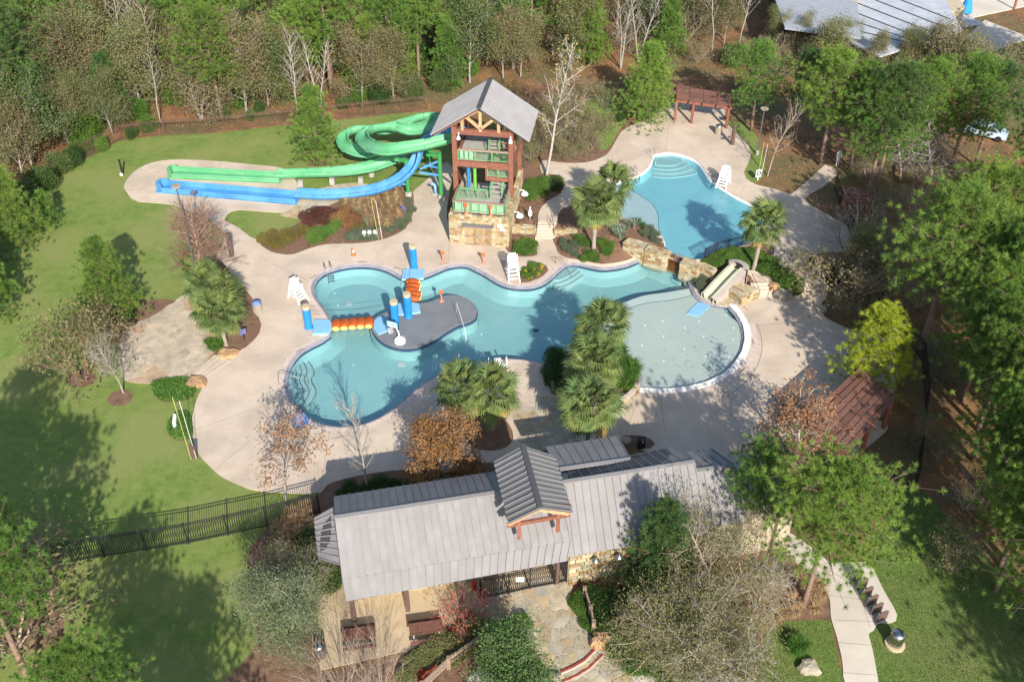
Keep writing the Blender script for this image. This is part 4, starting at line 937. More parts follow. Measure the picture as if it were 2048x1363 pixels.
# --- the woods
def fy(x):
    xs = [-100,-50,60,120,190,245,330,430,560,700,850,940,1000,1060,1150,1250,1350,1450,1500,1600,1700,1800,1900,2000,2200]
    ys = [560,460,370,325,298,270,258,252,238,222,206,190,175,165,160,160,150,150,175,190,180,185,200,200,240]
    return float(np.interp(x, xs, ys))
ZONE = [  # x from, x to, label tail, weights of kinds
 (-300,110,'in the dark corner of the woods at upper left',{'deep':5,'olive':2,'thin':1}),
 (110,340,'in the woods behind the left end of the lawn',{'olive':6,'deep':1,'thin':2,'bushl':2}),
 (340,620,'in the woods behind the lawn fence',{'olive':5,'thin':5,'pine':4,'bushl':3}),
 (620,900,'in the woods behind the green slide',{'pine':7,'olive':2,'thin':3,'bushl':2,'deep':1}),
 (900,1060,'in the woods behind the slide tower',{'bushl':3,'rustb':3,'thin':4,'pine':1,'olive':2}),
 (1060,1240,'in the woods behind the sycamore',{'pine':5,'thin':5,'rustb':2,'olive':2}),
 (1240,1480,'in the woods behind the upper pergola',{'thin':6,'brownb':4,'olive':4,'pine':1}),
 (1480,1760,'in the woods behind the upper right pines',{'olive':4,'brownb':4,'thin':4}),
 (1760,2500,'in the woods at upper right',{'olive':2,'deep':2,'thin':1})]
KL = {'deep':('pine_tree','dark green pine','tree'),'pine':('pine_tree','light green pine','tree'),'olive':('broadleaf_tree','olive leaved tree','tree'),'thin':('bare_tree','tall pale leafless tree','tree'),
      'bushl':('evergreen_shrub','dark evergreen understory shrub','shrub'),'rustb':('rust_tree','tree with rust brown leaves','tree'),'brownb':('brush','tangled brown brush','shrub')}
rw = random.Random(21); cnt = 0
yy = 92.0
rows = []
y = 88.0
while y < 150:
    x = -75 + rw.uniform(0, 4)
    while x < 80:
        rows.append((x + rw.uniform(-1.4, 1.4), y + rw.uniform(-1.6, 1.6))); x += 3.3 if y < 120 else 4.6
    y += 3.3 if y < 120 else 4.6
xs_f = np.linspace(-300, 2400, 200); 
for x, y in rows:
    u, v_ = pxy((x, y, 0.0))
    if u < -150 or u > 2200 or v_ > fy(u) - 4 or y > 146: continue
    if 1500 < u < 2150 and v_ < 135 and not (v_ < 20 and u < 1560): continue            # the neighbours' houses stand there
    if u > 1900 and v_ < 175: continue
    zn = [z for z in ZONE if z[0] <= u < z[1]]
    if not zn: continue
    zn = zn[0]; ks = list(zn[3].items()) if not (1500 < u < 2080) else [('brownb', 3), ('olive', 1 if v_ > 165 else 0)]; k = rw.choices([a for a, _ in ks], [c_ for _, c_ in ks])[0]
    d_edge = fy(u) - v_
    if d_edge < 22 and k in ('pine', 'deep') and rw.random() < .7: k = 'olive' if rw.random() < .5 else 'bushl'
    z = H(x, y); g = (x, y, z); nm, lb, ct = KL[k]; lab = lb + ' ' + zn[2]; grp = lb + 's ' + zn[2]
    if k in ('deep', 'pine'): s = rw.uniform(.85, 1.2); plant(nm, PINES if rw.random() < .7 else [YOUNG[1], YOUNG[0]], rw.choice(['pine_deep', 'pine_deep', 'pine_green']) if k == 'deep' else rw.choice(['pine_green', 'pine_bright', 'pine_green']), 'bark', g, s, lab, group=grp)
    elif k == 'olive': plant(nm, OLIVE, rw.choice(['olive_leaf', 'olive_leaf', 'olive_brown', 'green_leaf', 'olive_brown']), 'barkg', g, rw.uniform(.95, 1.5), lab, group=grp)
    elif k == 'thin': plant(nm, THIN, None, rw.choice(['barkw', 'barkg', 'barkt']), g, rw.uniform(.8, 1.15), lab, group=grp)
    elif k == 'bushl': bush(BUSHL, rw.choice(['shrub_green', 'shrub_dark', 'green_leaf']), g, rw.uniform(.7, 1.2), lab, group=grp, name=nm)
    elif k == 'rustb': plant(nm, [RUST[0], RUST[2]], 'copper_leaf', 'barkg', g, rw.uniform(.9, 1.2), lab, group=grp)
    else: plant(nm, SCRAG, 'olive_brown', 'barkt', g, rw.uniform(1.1, 1.9), lab, cat=ct, group=grp)
    cnt += 1
print('woods', cnt)
for i, (x_, y_, t_) in enumerate([(1690,125,25),(1745,150,45),(1800,150,35),(1850,135,30),(1905,140,70),(1600,120,10),(1545,110,0)]):
    place('broadleaf_tree', [OLIVE[0], OLIVE[1]], 'olive_brown' if i % 2 else 'olive_leaf', 'barkt', (x_, y_), t_, 'thin olive brown tree screening the neighbours roofs', wide=.8, group='trees screening the neighbours roofs')
# low evergreens along the fence line of the woods
for i, (x_, y_, s_) in enumerate([(300,262,.7),(265,276,.5),(448,232,.55),(500,240,.4),(520,222,.45),(690,215,.6),(720,205,.8),(760,205,.9),(830,195,.8),(480,215,.7),(150,330,.8),(120,345,.9),(170,300,.9),(90,380,1.0),(60,410,1.0),(205,300,.6),(770,150,1.0),(900,170,1.0),(940,150,.9)]):
    bush(BUSHL, ['shrub_green', 'shrub_dark', 'green_leaf'][i % 3], G(x_, y_), s_, 'low evergreen shrub on the orange forest floor behind the lawn fence', group='evergreen shrubs behind the lawn fence', name='evergreen_shrub')
# brush between the tower and the upper pool
for i, (x_, y_, s_, m_) in enumerate([(1075,300,1.0,'olive_brown'),(1105,290,1.1,'olive_leaf'),(1140,300,1.0,'olive_brown'),(1165,280,1.1,'olive_brown'),(1190,260,.9,'olive_leaf'),(1100,250,1.2,'olive_brown'),(1135,240,1.2,'olive_leaf'),(1065,260,1.1,'olive_brown'),(1180,300,.8,'olive_brown'),(1210,265,.7,'olive_leaf'),(1150,215,1.2,'olive_brown'),(1090,215,1.1,'rust_leaf'),(1205,215,1.0,'olive_leaf'),(1255,190,.9,'rust_leaf'),(1060,320,.8,'olive_leaf'),(1125,318,.7,'olive_brown'),(1160,312,.6,'olive_leaf')]):
    plant('brush', [SCRAG[0], SCRAG[1]], m_, 'barkt', G(x_, y_), s_ * 1.05, 'wild brown and green brush between slide tower and upper pool', cat='shrub', group='brush beside the sycamore')
for i, (x_, y_, s_) in enumerate([(1240,240,.7),(1262,232,.6),(1275,226,.6)]):
    bush(BUSH, 'shrub_dark', G(x_, y_), s_ * 1.4, 'small dark shrub at the foot of the round pine', group='shrubs under the round pine')
# shaded brush right of the path
rq = random.Random(5)
for i in range(34):
    x_ = rq.uniform(1640, 1900); y_ = rq.uniform(300, 640)
    if x_ < 1720 and y_ < 400: continue
    if x_ < 1690 and y_ > 560: continue
    plant('brush', SCRAG, rq.choice(['olive_brown', 'olive_leaf', 'olive_brown']), 'barkt', G(x_, y_), rq.uniform(.7, 1.3), 'leafless brush in the shade right of the upper path', cat='shrub', group='brush right of the upper path')
for i in range(16):
    x_ = rq.uniform(1830, 2100); y_ = rq.uniform(700, 1150)
    plant('brush', SCRAG, rq.choice(['olive_brown', 'olive_leaf']), 'barkt', G(x_, y_), rq.uniform(.7, 1.2), 'low brush under the right hand pines', cat='shrub', group='brush under the right hand pines')

# ================================================================== palms
palm((1187,500), hgt((1187,500),408,.5), 'largest fan palm, in the mulch bed beside the upper pool', 46, 1.4, .17, 1)
palm((1222,440), hgt((1222,440),372,.8), 'fan palm close behind the largest palm at the upper pool', 34, 1.3, .17, 2)
palm((1507,540), hgt((1507,540),450,.7), 'fan palm in the green bed by the upper pool railing', 40, 1.25, .17, 3, lean=.25)
palm((1197,745), hgt((1197,745),655), 'fan palm at the top of the round planter, over the splash pool', 40, 1.35, .15, 4)
palm((1180,800), hgt((1180,800),722), 'middle fan palm of the round planter', 40, 1.35, .15, 5)
palm((1174,900), hgt((1174,900),812), 'lowest fan palm, its crown against the building roof', 44, 1.35, .16, 6)
palm((928,862), hgt((928,862),776), 'left fan palm of the pair by the pool lift', 38, 1.25, .16, 7)
palm((985,858), hgt((985,858),786), 'right fan palm of the pair by the pool lift', 38, 1.3, .16, 8)
palm((425,625), hgt((425,625),572), 'upper left fan palm beside the stone terrace', 36, 1.25, .15, 9)
palm((455,640), hgt((455,640),590), 'fan palm next to the trash can on the left deck', 36, 1.25, .15, 10)
palm((452,690), hgt((452,690),625), 'lowest fan palm beside the stone terrace', 40, 1.3, .15, 11)
# ================================================================== beds
def patch(lib, m, spots, label, group, name='shrub', cat='shrub', s=(.6, .9), seed=1, sz=1.0):
    r = random.Random(seed)
    for x_, y_ in spots:
        k = r.uniform(*s); bush(lib, m, G(x_ + r.uniform(-2, 2), y_ + r.uniform(-1.5, 1.5)), k, label, cat, group, name, sz=k * sz, seed=r.random())
def scat(poly, n, seed, sep=9):
    r = random.Random(seed); xs_ = [p[0] for p in poly]; ys_ = [p[1] for p in poly]; out = []; t = 0
    while len(out) < n and t < 6000:
        t += 1; q = (r.uniform(min(xs_), max(xs_)), r.uniform(min(ys_), max(ys_)))
        if seg_dist([q], poly)[0] > 0 or any((q[0] - o[0]) ** 2 + ((q[1] - o[1]) * 1.4) ** 2 < sep ** 2 for o in out): continue
        out.append(q)
    return out
patch(BUSH, 'shrub_maroon', [(612,436),(632,430),(650,427),(664,436),(648,446),(622,448)], 'maroon leaved shrub at the runout end of the long bed', 'maroon shrubs in the long bed', s=(.8, 1.0), seed=1)
patch(BUSH, 'copper_leaf', [(690,440),(700,455),(712,446),(688,425),(676,442)], 'reddish brown shrub in the middle of the long bed', 'reddish shrubs in the long bed', s=(.7, .9), seed=2)
patch(BUSH, 'shrub_gold', [(712,462),(722,458),(548,470),(560,478),(575,470),(590,474),(540,487),(556,492),(575,484),(528,484),(604,466)], 'golden olive low shrub in the long bed', 'golden shrubs in the long bed', s=(.55, .8), seed=3)
patch(BUSH, 'shrub_green', scat([(622,478),(650,450),(678,446),(672,462),(650,480),(630,490)], 11, 4), 'bright green shrub in the long bed', 'bright green shrubs in the long bed', s=(.5, .75), seed=4)
patch(GT, 'grass_tan', scat([(680,415),(700,402),(760,392),(800,392),(806,420),(800,446),(770,462),(745,450),(720,425)], 30, 5, 11), 'tan ornamental grass clump beside the blue slide', 'tan grass clumps beside the blue slide', 'ornamental_grass', 'grass clump', (.95, 1.25), 5)
patch(BUSH, 'shrub_grey', scat([(700,468),(740,462),(775,448),(812,432),(815,400),(826,400),(824,436),(800,458),(770,472),(740,480),(700,482)], 22, 6), 'grey green low shrub along the path edge of the long bed', 'grey green shrubs in the long bed', s=(.45, .65), seed=6)
patch(SPIKE, 'agave', [(724,428),(730,432),(736,440),(734,452)], 'silvery blue spiky plant among the tan grasses', 'silver plants in the long bed', 'yucca', 'plant', (1.2, 1.5), 7)
patch(GT, 'grass_blade', [(372,545),(382,556),(395,550),(405,560),(388,566)], 'green grass clump under the twiggy tree', 'green grass clumps by the twiggy tree', 'grass_clump', 'grass clump', (.6, .9), 8)
patch(GT, 'grass_blade', [(255,618),(265,625),(275,612),(262,640),(420,690),(430,694),(438,700),(445,690),(425,702)], 'green grass clump at the edge of the stone terrace', 'green grass clumps by the stone terrace', 'grass_clump', 'grass clump', (.7, 1.0), 9)
patch(BUSH, 'shrub_green', scat([(1020,500),(1030,487),(1060,484),(1070,495),(1070,506),(1040,510)], 8, 10) , 'bright green shrub below the tower retaining wall', 'green shrubs below the retaining wall', s=(.5, .65), seed=10)
patch(GS, 'flower_yellow', scat([(1042,552),(1050,540),(1080,530),(1092,536),(1080,552),(1055,561)], 12, 11, 7), 'yellow green flower clump beside the lifeguard chair', 'yellow flowers beside the lifeguard chair', 'flower_clump', 'flowers', (.5, .7), 11)
patch(BUSH, 'shrub_green', scat([(1042,552),(1050,536),(1080,527),(1092,536),(1080,552),(1055,561)], 8, 12), 'low green plant beside the lifeguard chair', 'green plants beside the lifeguard chair', s=(.35, .5), seed=12)
patch(BUSH, 'shrub_green', scat([(1056,395),(1060,370),(1085,362),(1105,372),(1090,392),(1070,400)], 10, 13), 'leafy green shrub between tower and curved path', 'green shrubs by the curved path', s=(.65, .85), seed=13)
patch(BUSH, 'shrub_dark', scat([(1100,360),(1120,360),(1122,382),(1108,388)], 5, 14), 'shaded shrub inside the bend of the curved path', 'shaded shrubs by the curved path', s=(.6, .8), seed=14)
patch(BUSH, 'shrub_green', [(1160,482),(1172,488),(1205,490),(1218,495),(1212,505),(1180,515),(1172,522),(1186,520)], 'bright green shrub round the foot of the largest palm', 'green shrubs below the largest palm', s=(.5, .68), seed=15)
patch(BUSH, 'shrub_grey', scat([(1112,480),(1140,482),(1160,500),(1150,512),(1125,505)], 10, 16, 8), 'grey green flowering plant left of the largest palm', 'grey green plants left of the largest palm', s=(.4, .55), seed=16)
patch(SPIKE, 'agave', [(1232,470),(1240,476),(1248,462),(1226,462),(1255,455),(1238,464),(1268,455)], 'spiky variegated plant above the waterfall wall', 'spiky plants above the waterfall wall', 'yucca', 'plant', (1.1, 1.5), 17)
patch(GT, 'grass_blade', [(1262,450),(1275,447),(1285,454)], 'fresh green grass clump beside the upper pool', 'grass clumps beside the upper pool', 'grass_clump', 'grass clump', (.6, .75), 18)
patch(BUSH, 'shrub_grey', scat([(1290,456),(1308,462),(1320,478),(1316,488),(1290,476),(1280,462)], 10, 19, 7), 'low mixed plant inside the upper pool coping', 'low plants inside the upper pool coping', s=(.35, .5), seed=19)
patch(BUSH, 'shrub_green', scat([(1408,530),(1440,512),(1480,508),(1530,505),(1546,528),(1580,550),(1600,572),(1590,588),(1572,578),(1540,552),(1500,540),(1460,530),(1430,536)], 44, 20, 9), 'glossy green shrub below the upper pool railing', 'green shrubs below the upper pool railing', s=(.55, .8), seed=20)
patch(BUSH, 'shrub_grey', [(1390,556),(1396,566),(1402,576),(1398,548),(1404,560)], 'grey green shrub left of the small slide', 'grey shrubs beside the small slide', s=(.55, .7), seed=21)
patch(BUSH, 'shrub_green', [(1480,556),(1488,560)], 'small green plant in the stone box by the small slide', 'plants in the stone box', s=(.35, .45), seed=22)
patch(BUSH, 'shrub_dark', scat([(1625,530),(1640,520),(1670,530),(1680,560),(1655,560),(1636,548)], 9, 23), 'dark shrub in the shaded bed right of the ramp', 'dark shrubs right of the ramp', s=(.6, .8), seed=23)
patch(BUSH, 'shrub_dark', scat([(1100,745),(1108,720),(1130,712),(1150,740),(1140,790),(1112,778)], 11, 24), 'dark grey green shrub on the left side of the round planter', 'dark shrubs of the round planter', s=(.95, 1.2), seed=24)
patch(GT, 'grass_blade', scat([(1215,700),(1240,705),(1262,725),(1270,760),(1255,780),(1225,780),(1215,750)], 17, 25, 12), 'bright green strappy plant on the right side of the round planter', 'strappy plants of the round planter', 'strappy_plant', 'plant', (1.1, 1.45), 25)
patch(GT, 'flower_yellow', [(1205,708),(1210,718)], 'yellowed strappy plant under the upper planter palm', 'yellowed plants of the round planter', 'strappy_plant', 'plant', (.7, .8), 26)
patch(BUSH, 'shrub_dark', scat([(660,985),(720,965),(800,955),(900,950),(960,940),(960,950),(700,1000)], 18, 27, 14), 'dark low shrub along the back wall of the building', 'dark shrubs behind the building', s=(.45, .6), seed=27)
patch(BUSH, 'shrub_green', scat([(1146,1200),(1158,1190),(1175,1225),(1190,1262),(1205,1280),(1190,1278),(1165,1245)], 14, 28, 8), 'leafy green plant along the right edge of the entrance path', 'green plants along the entrance path', s=(.4, .55), seed=28)
patch(BUSH, 'shrub_dark', scat([(1180,1190),(1240,1175),(1260,1230),(1250,1280),(1200,1265)], 18, 29, 13), 'dark green shrub behind the wooden rail', 'dark shrubs behind the wooden rail', s=(.6, .85), seed=29)
patch(GT, 'grass_blade', scat([(1215,1310),(1240,1275),(1290,1280),(1330,1330),(1330,1370),(1260,1350)], 22, 30, 14), 'long bright green grass clump at the foot of the entrance steps', 'green grass clumps by the entrance steps', 'grass_clump', 'grass clump', (.85, 1.1), 30)
patch(GT, 'grass_tan', scat([(1500,1190),(1560,1150),(1640,1180),(1650,1235),(1560,1240),(1520,1265),(1490,1240)], 34, 31, 12), 'straw coloured grass clump between the pine trunk and the walk', 'straw grasses beside the front walk', 'ornamental_grass', 'grass clump', (.75, 1.1), 31)
patch(GT, 'grass_tan', scat([(1200,1165),(1300,1150),(1330,1180),(1260,1200),(1210,1190)], 14, 32, 14), 'straw coloured grass clump under the stone wall lamps', 'straw grasses under the stone wall', 'ornamental_grass', 'grass clump', (.6, .85), 32)
patch(BUSH, 'olive_brown', scat([(1240,1290),(1340,1300),(1480,1290),(1500,1340),(1400,1345),(1290,1335)], 20, 33, 18), 'brown green low shrub in the front planting bed', 'low shrubs in the front planting bed', s=(.7, 1.0), seed=33)
patch(GT, 'grass_blade', [(1592,1293),(1597,1300),(1588,1303),(1602,1296),(1594,1308)], 'dark grass clump beside the boulder on the grass island', 'grass clumps on the grass island', 'grass_clump', 'grass clump', (.8, 1.0), 34)
patch(GT, 'grass_tan', scat([(500,1100),(560,1040),(620,1010),(640,1040),(600,1080),(540,1110)], 14, 35, 14), 'straw coloured grass clump at the fence by the building', 'straw grasses at the fence by the building', 'ornamental_grass', 'grass clump', (.7, .95), 35)
patch(BUSH, 'shrub_dark', scat([(600,1060),(650,1060),(660,1180),(620,1180)], 9, 36, 18), 'dark green shrub against the left end of the building', 'dark shrubs at the left end of the building', s=(.8, 1.1), seed=36)
patch(BUSH, 'olive_leaf', scat([(830,1310),(900,1265),(960,1250),(960,1300),(880,1350),(800,1363)], 16, 37, 14), 'olive green low shrub beside the split rail fence', 'low shrubs beside the split rail fence', s=(.6, .8), seed=37)
patch(BUSH, 'red_twig', [(930,1235),(915,1265),(900,1275),(860,1340),(838,1352)], 'low red leaved shrub beside the patio', 'red shrubs beside the patio', s=(.35, .5), seed=38)
patch(BUSH, 'shrub_green', [(1045,1245),(1052,1252)], 'bright shrub at the left corner of the entrance path', 'bright shrubs at the entrance corner', s=(.5, .6), seed=39)
# ground cover, grass blades, litter (nobody could count these)
def carpet(tris_key, n, h_, wd, m, name, label, seed, px=None, poly_px=None, avoid=None, z=0.0):
    V, F = LAWNTRI[tris_key]; rng = np.random.default_rng(seed); A = V[F[:, 0]]; B_ = V[F[:, 1]]; C_ = V[F[:, 2]]
    cen = (A + B_ + C_) / 3; w_ = cen[:, 1] * cp - (cen[:, 2] - CAMZ) * sp
    U_ = CX + FPX * cen[:, 0] / w_; W_ = CY - FPX * (cen[:, 1] * sp + (cen[:, 2] - CAMZ) * cp) / w_
    keep = (U_ > -60) & (U_ < 2110) & (W_ > -20) & (W_ < 1420)
    if poly_px is not None: keep &= seg_dist(np.stack([U_, W_], 1), poly_px) == 0
    if px is not None: keep &= (W_ > px)
    A, B_, C_ = A[keep], B_[keep], C_[keep]; ar = np.linalg.norm(np.cross(B_ - A, C_ - A), axis=1); i = rng.choice(len(A), n, p=ar / ar.sum())
    r1 = np.sqrt(rng.uniform(size=(n, 1))); r2 = rng.uniform(size=(n, 1)); c = A[i] * (1 - r1) + B_[i] * r1 * (1 - r2) + C_[i] * r1 * r2
    c[:, 2] += z; d = rng.normal(size=(n, 3)) * .45; d[:, 2] = 1; d = unit(d) * h_ * rng.uniform(.6, 1.3, (n, 1)); s = unit(np.cross(d, rng.normal(size=(n, 3)))) * wd / 2
    v = np.stack([c - s, c + s, c + d], 1).reshape(-1, 3); o = link(name, npmesh(name, v, np.arange(n * 3).reshape(-1, 3)), m, kind='stuff')
    tag(o, label, 'grass' if 'grass' in name else 'litter'); return o
carpet('lawn_front', 60000, .06, .03, 'grass_blade', 'grass_blades', 'short grass blades of the front lawn by the walk', 1)
carpet('lawn', 70000, .05, .04, 'grass_blade', 'lawn_grass', 'short grass blades of the big left lawn', 2)
carpet('forest_floor', 60000, .10, .16, 'litter', 'pine_straw', 'orange pine straw and leaves on the forest floor', 3)
def gcover(key, n, size, m, name, label, seed, zr=(.05, .3)):
    V, F = LAWNTRI[key]; rng = np.random.default_rng(seed); A = V[F[:, 0]]; B_ = V[F[:, 1]]; C_ = V[F[:, 2]]; ar = np.linalg.norm(np.cross(B_ - A, C_ - A), axis=1)
    i = rng.choice(len(A), n, p=ar / ar.sum()); r1 = np.sqrt(rng.uniform(size=(n, 1))); r2 = rng.uniform(size=(n, 1)); c = A[i] * (1 - r1) + B_[i] * r1 * (1 - r2) + C_[i] * r1 * r2
    c[:, 2] += rng.uniform(*zr, n) ; v, f = leaves(c, size, rng, 1.0); o = link(name, npmesh(name, v, f), m, kind='stuff'); tag(o, label, 'ground cover')
gcover('groundcover', 9000, .08, 'shrub_green', 'ivy_groundcover', 'leafy dark ground cover in the two small beds below the terrace', 5)
# ================================================================== masonry
def stone_meshes():
    out = []
    for k in range(6):
        r = random.Random(k); b = MB(); v = []
        for y in (0, 1):
            for (x, z) in ((-.5, -.5), (.5, -.5), (.5, .5), (-.5, .5)):
                e = .04 if y == 0 else .10
                v.append((x * (1 - e) + r.uniform(-.02, .02), y + r.uniform(-.12, .12) * y, z * (1 - e) + r.uniform(-.03, .03)))
        b.add(v, [(3, 2, 1, 0), (4, 5, 6, 7), (0, 1, 5, 4), (1, 2, 6, 5), (2, 3, 7, 6), (3, 0, 4, 7)])
        me = npmesh('stone', b.v, b.f); me.materials.append(M['stone']); out.append(me)
    return out
STONE = stone_meshes()
def face_stones(parent, A, B, z0, z1, w=.42, h=.27, depth=.06, skip=None, seed=0, mtx=None, count=None):
    """courses of cut stone on the vertical face from A to B (left to right seen from outside)"""
    A, B = Vector((A[0], A[1], 0)), Vector((B[0], B[1], 0)); d = B - A; L_ = d.length; d = d / L_; out = Vector((d.y, -d.x, 0)); ang = math.atan2(d.y, d.x)
    r = random.Random(seed); off = rootloc(parent) if mtx is None else Vector((0, 0, 0)); z = z0; n = 0
    while z < z1 - .06:
        hh = min(h * r.uniform(.7, 1.25), z1 - z)
        if z1 - z - hh < .1: hh = z1 - z
        x = -r.uniform(0, .2) if False else 0.0
        while x < L_ - .02:
            ww = w * r.choice((.55, .8, 1, 1.3, 1.6)) * r.uniform(.85, 1.1)
            if L_ - x - ww < .14: ww = L_ - x
            mx, mz = x + ww / 2, z + hh / 2
            if not (skip and skip(mx, mz)):
                o = bpy.data.objects.new('stone', STONE[r.randrange(6)]); COL.objects.link(o); o.parent = parent
                p = A + d * mx; o.location = Vector((p.x, p.y, mz)) - off; o.rotation_euler = (0, 0, ang + math.pi)
                o.scale = (ww - .035, depth * r.uniform(.7, 1.2), hh - .035); n += 1
            x += ww
        z += hh
    return n
def top_stones(parent, quad, z, w=.42, h=.3, seed=0):
    """flat cap stones on a four sided top: quad = front-left, front-right, back-right, back-left"""
    q = [Vector((p[0], p[1], 0)) for p in quad]; r = random.Random(seed); off = rootloc(parent); L_ = (q[1] - q[0]).length; W_ = (q[3] - q[0]).length
    rows = max(1, round(W_ / h)); d = (q[1] - q[0]).normalized(); ang = math.atan2(d.y, d.x); R = Matrix.Rotation(ang, 3, 'Z') @ Matrix.Rotation(math.pi / 2, 3, 'X')
    for j in range(rows):
        x = 0.0
        while x < L_ - .02:
            ww = w * r.choice((.6, .85, 1.1, 1.5))
            if L_ - x - ww < .15: ww = L_ - x
            u, v_ = (x + ww / 2) / L_, (j + .5) / rows; p = q[0].lerp(q[1], u).lerp(q[3].lerp(q[2], u), v_)
            o = bpy.data.objects.new('stone', STONE[r.randrange(6)]); COL.objects.link(o); o.parent = parent
            o.location = Vector((p.x, p.y, z)) - off; o.rotation_euler = R.to_euler(); o.scale = (ww - .035, .06, W_ / rows - .035)
            # unit stone points its face along +y: after the tilt it looks up
            x += ww
def bxy(p): return (p[0], p[1])

M['palegreen'] = mat('pale_green_panel', (.30, .50, .36), (.36, .56, .42), 1, .6)
# ================================================================== slide tower
TO = P(899.5, 486); TA = math.radians(-8.5)
tower = thing('slide_tower', 'tall open timber slide tower on a stone base with grey gabled metal roof', 'slide tower', TO, TA)
TR = Matrix.Rotation(TA, 3, 'Z')
def TW(x, y, z): return Vector(TO) + TR @ Vector((x, y, z))
W_, D_, HB = 5.45, 9.6, 3.12
b = MB(); b.box((W_ / 2, .18, HB / 2 - .04), (W_, .36, HB - .08)); b.box((W_ - .18, D_ / 2 + .18, HB / 2 - .04), (.36, D_ - .36, HB - .08)); b.box((.18, D_ / 2 + .18, HB / 2 - .04), (.36, D_ - .36, HB - .08))
base = b.build('stone_base', 'mortar', tower)
def tstones(A, B, z0, z1, seed, skip=None, w=.42, h=.27):
    A, B = Vector((*A, 0)), Vector((*B, 0)); d = B - A; L_ = d.length; d /= L_; ang = math.atan2(d.y, d.x); r = random.Random(seed); z = z0
    while z < z1 - .06:
        hh = min(h * r.uniform(.7, 1.3), z1 - z)
        if z1 - z - hh < .1: hh = z1 - z
        x = 0.0
        while x < L_ - .02:
            ww = w * r.choice((.5, .8, 1, 1.3, 1.6))
            if L_ - x - ww < .14: ww = L_ - x
            if not (skip and skip(x + ww / 2, z + hh / 2)):
                o = bpy.data.objects.new('stone', STONE[r.randrange(6)]); COL.objects.link(o); o.parent = base
                p = A + d * (x + ww / 2); o.location = (p.x, p.y, z + hh / 2); o.rotation_euler = (0, 0, ang + math.pi); o.scale = (ww - .04, .07 * r.uniform(.7, 1.25), hh - .04)
            x += ww
        z += hh
DX0, DX1, DZ = 1.42, 4.0, 2.05
tstones((0, 0), (W_, 0), 0.02, HB, 1, lambda x, z: DX0 - .12 < x < DX1 + .12 and z < DZ + .3, .36, .24)
tstones((W_, 0), (W_, D_), 0.02, HB, 2, None, .75, .44)
def ltop(q, z, seed, w=.45):
    r = random.Random(seed); x0, y0, x1, y1 = q; lx, ly = x1 - x0, y1 - y0; along = lx > ly; L_ = max(lx, ly); s = 0
    while s < L_ - .05:
        ww = min(w * r.uniform(.7, 1.5), L_ - s)
        o = bpy.data.objects.new('stone', STONE[r.randrange(6)]); COL.objects.link(o); o.parent = base
        if along: o.location = (x0 + s + ww / 2, (y0 + y1) / 2, z); o.rotation_euler = (math.pi / 2, 0, 0); o.scale = (ww - .04, .07, ly - .02)
        else: o.location = ((x0 + x1) / 2, y0 + s + ww / 2, z); o.rotation_euler = (math.pi / 2, 0, 0); o.scale = (lx - .02, .07, ww - .04)
        s += ww
ltop((0, .0, W_, .36), HB - .06, 3); ltop((W_ - .36, .36, W_, D_), HB - .06, 4); ltop((0, .36, .36, 4.2), HB - .06, 5)
# doors
for s in (0, 1):
    x0 = DX0 + s * (DX1 - DX0) / 2; d_ = thing  # two leaves of planks
    leafb = MB(); leafb.box((x0 + (DX1 - DX0) / 4, .02, DZ / 2), ((DX1 - DX0) / 2 - .04, .05, DZ)); lf = leafb.build('door', 'woodg', tower)
    nP = 6; pw = ((DX1 - DX0) / 2 - .05) / nP
    for k in range(nP):
        pb = MB(); pb.box((x0 + .025 + pw * (k + .5), -.03, DZ / 2 + .01), (pw - .025, .045, DZ - .04)); pb.build('plank', 'plank', lf)
    rb = MB()
    for z in (.12, .98, 1.95): rb.box((x0 + (DX1 - DX0) / 4, -.075, z), ((DX1 - DX0) / 2 - .06, .05, .16))
    rb.build('rail', 'woodg', lf)
b = MB(); b.box(((DX0 + DX1) / 2, -.12, DZ + .17), (DX1 - DX0 + .25, .3, .26)); b.build('door_header', 'steeld', tower)
b = MB(); b.box((W_ - .7, -.12, 2.35), (.42, .12, .3)); b.box((W_ - .45, -.14, 1.95), (.5, .14, .16)); b.build('wall_light', 'white', tower)
# posts, beams
PY0, PY1, PX0, PX1 = 3.75, 9.35, .02, 5.2
b = MB()
for (x, y) in ((PX0, PY0), (PX1, PY0), (PX0, PY1), (PX1, PY1)):
    pb = MB(); pb.box((x, y, (HB + 10.0) / 2), (.42, .42, 10.0 - HB)); pb.build('post', 'wood', tower)
for (a, c, w2, h2, m) in [((PX0, PY0, 9.55), (PX1, PY0, 9.55), .3, .55, 'wood'), ((PX0, PY1, 9.55), (PX1, PY1, 9.55), .3, .55, 'wood'), ((PX0, PY0, 9.55), (PX0, PY1, 9.55), .25, .45, 'wood'), ((PX1, PY0, 9.55), (PX1, PY1, 9.55), .25, .45, 'wood'),
        ((PX0, PY0, 6.35), (PX1, PY0, 6.35), .3, .55, 'wood'), ((PX1, PY0, 6.35), (PX1, PY1, 6.35), .3, .55, 'wood'), ((PX0, PY0, 6.35), (PX0, PY1, 6.35), .3, .55, 'wood'), ((PX0, PY1, 6.35), (PX1, PY1, 6.35), .3, .55, 'wood'),
        ((2.9, PY0 + .1, 4.95), (PX1, PY0 + .1, 4.95), .25, .42, 'wood'), ((2.9, PY0 + .1, 4.75), (2.9, PY0 + .1, 6.3), .2, .2, 'wood'),
        ((PX1 + .1, PY0 + .3, 7.0), (PX1 + .1, PY0 + 2.6, 9.3), .2, .25, 'wood'), ((PX0, PY0 + .4, 5.6), (PX0, PY0 + 2.4, 3.3), .16, .2, 'wood')]:
    bb = MB(); bb.bar(a, c, w2, h2); bb.build('beam', m, tower)
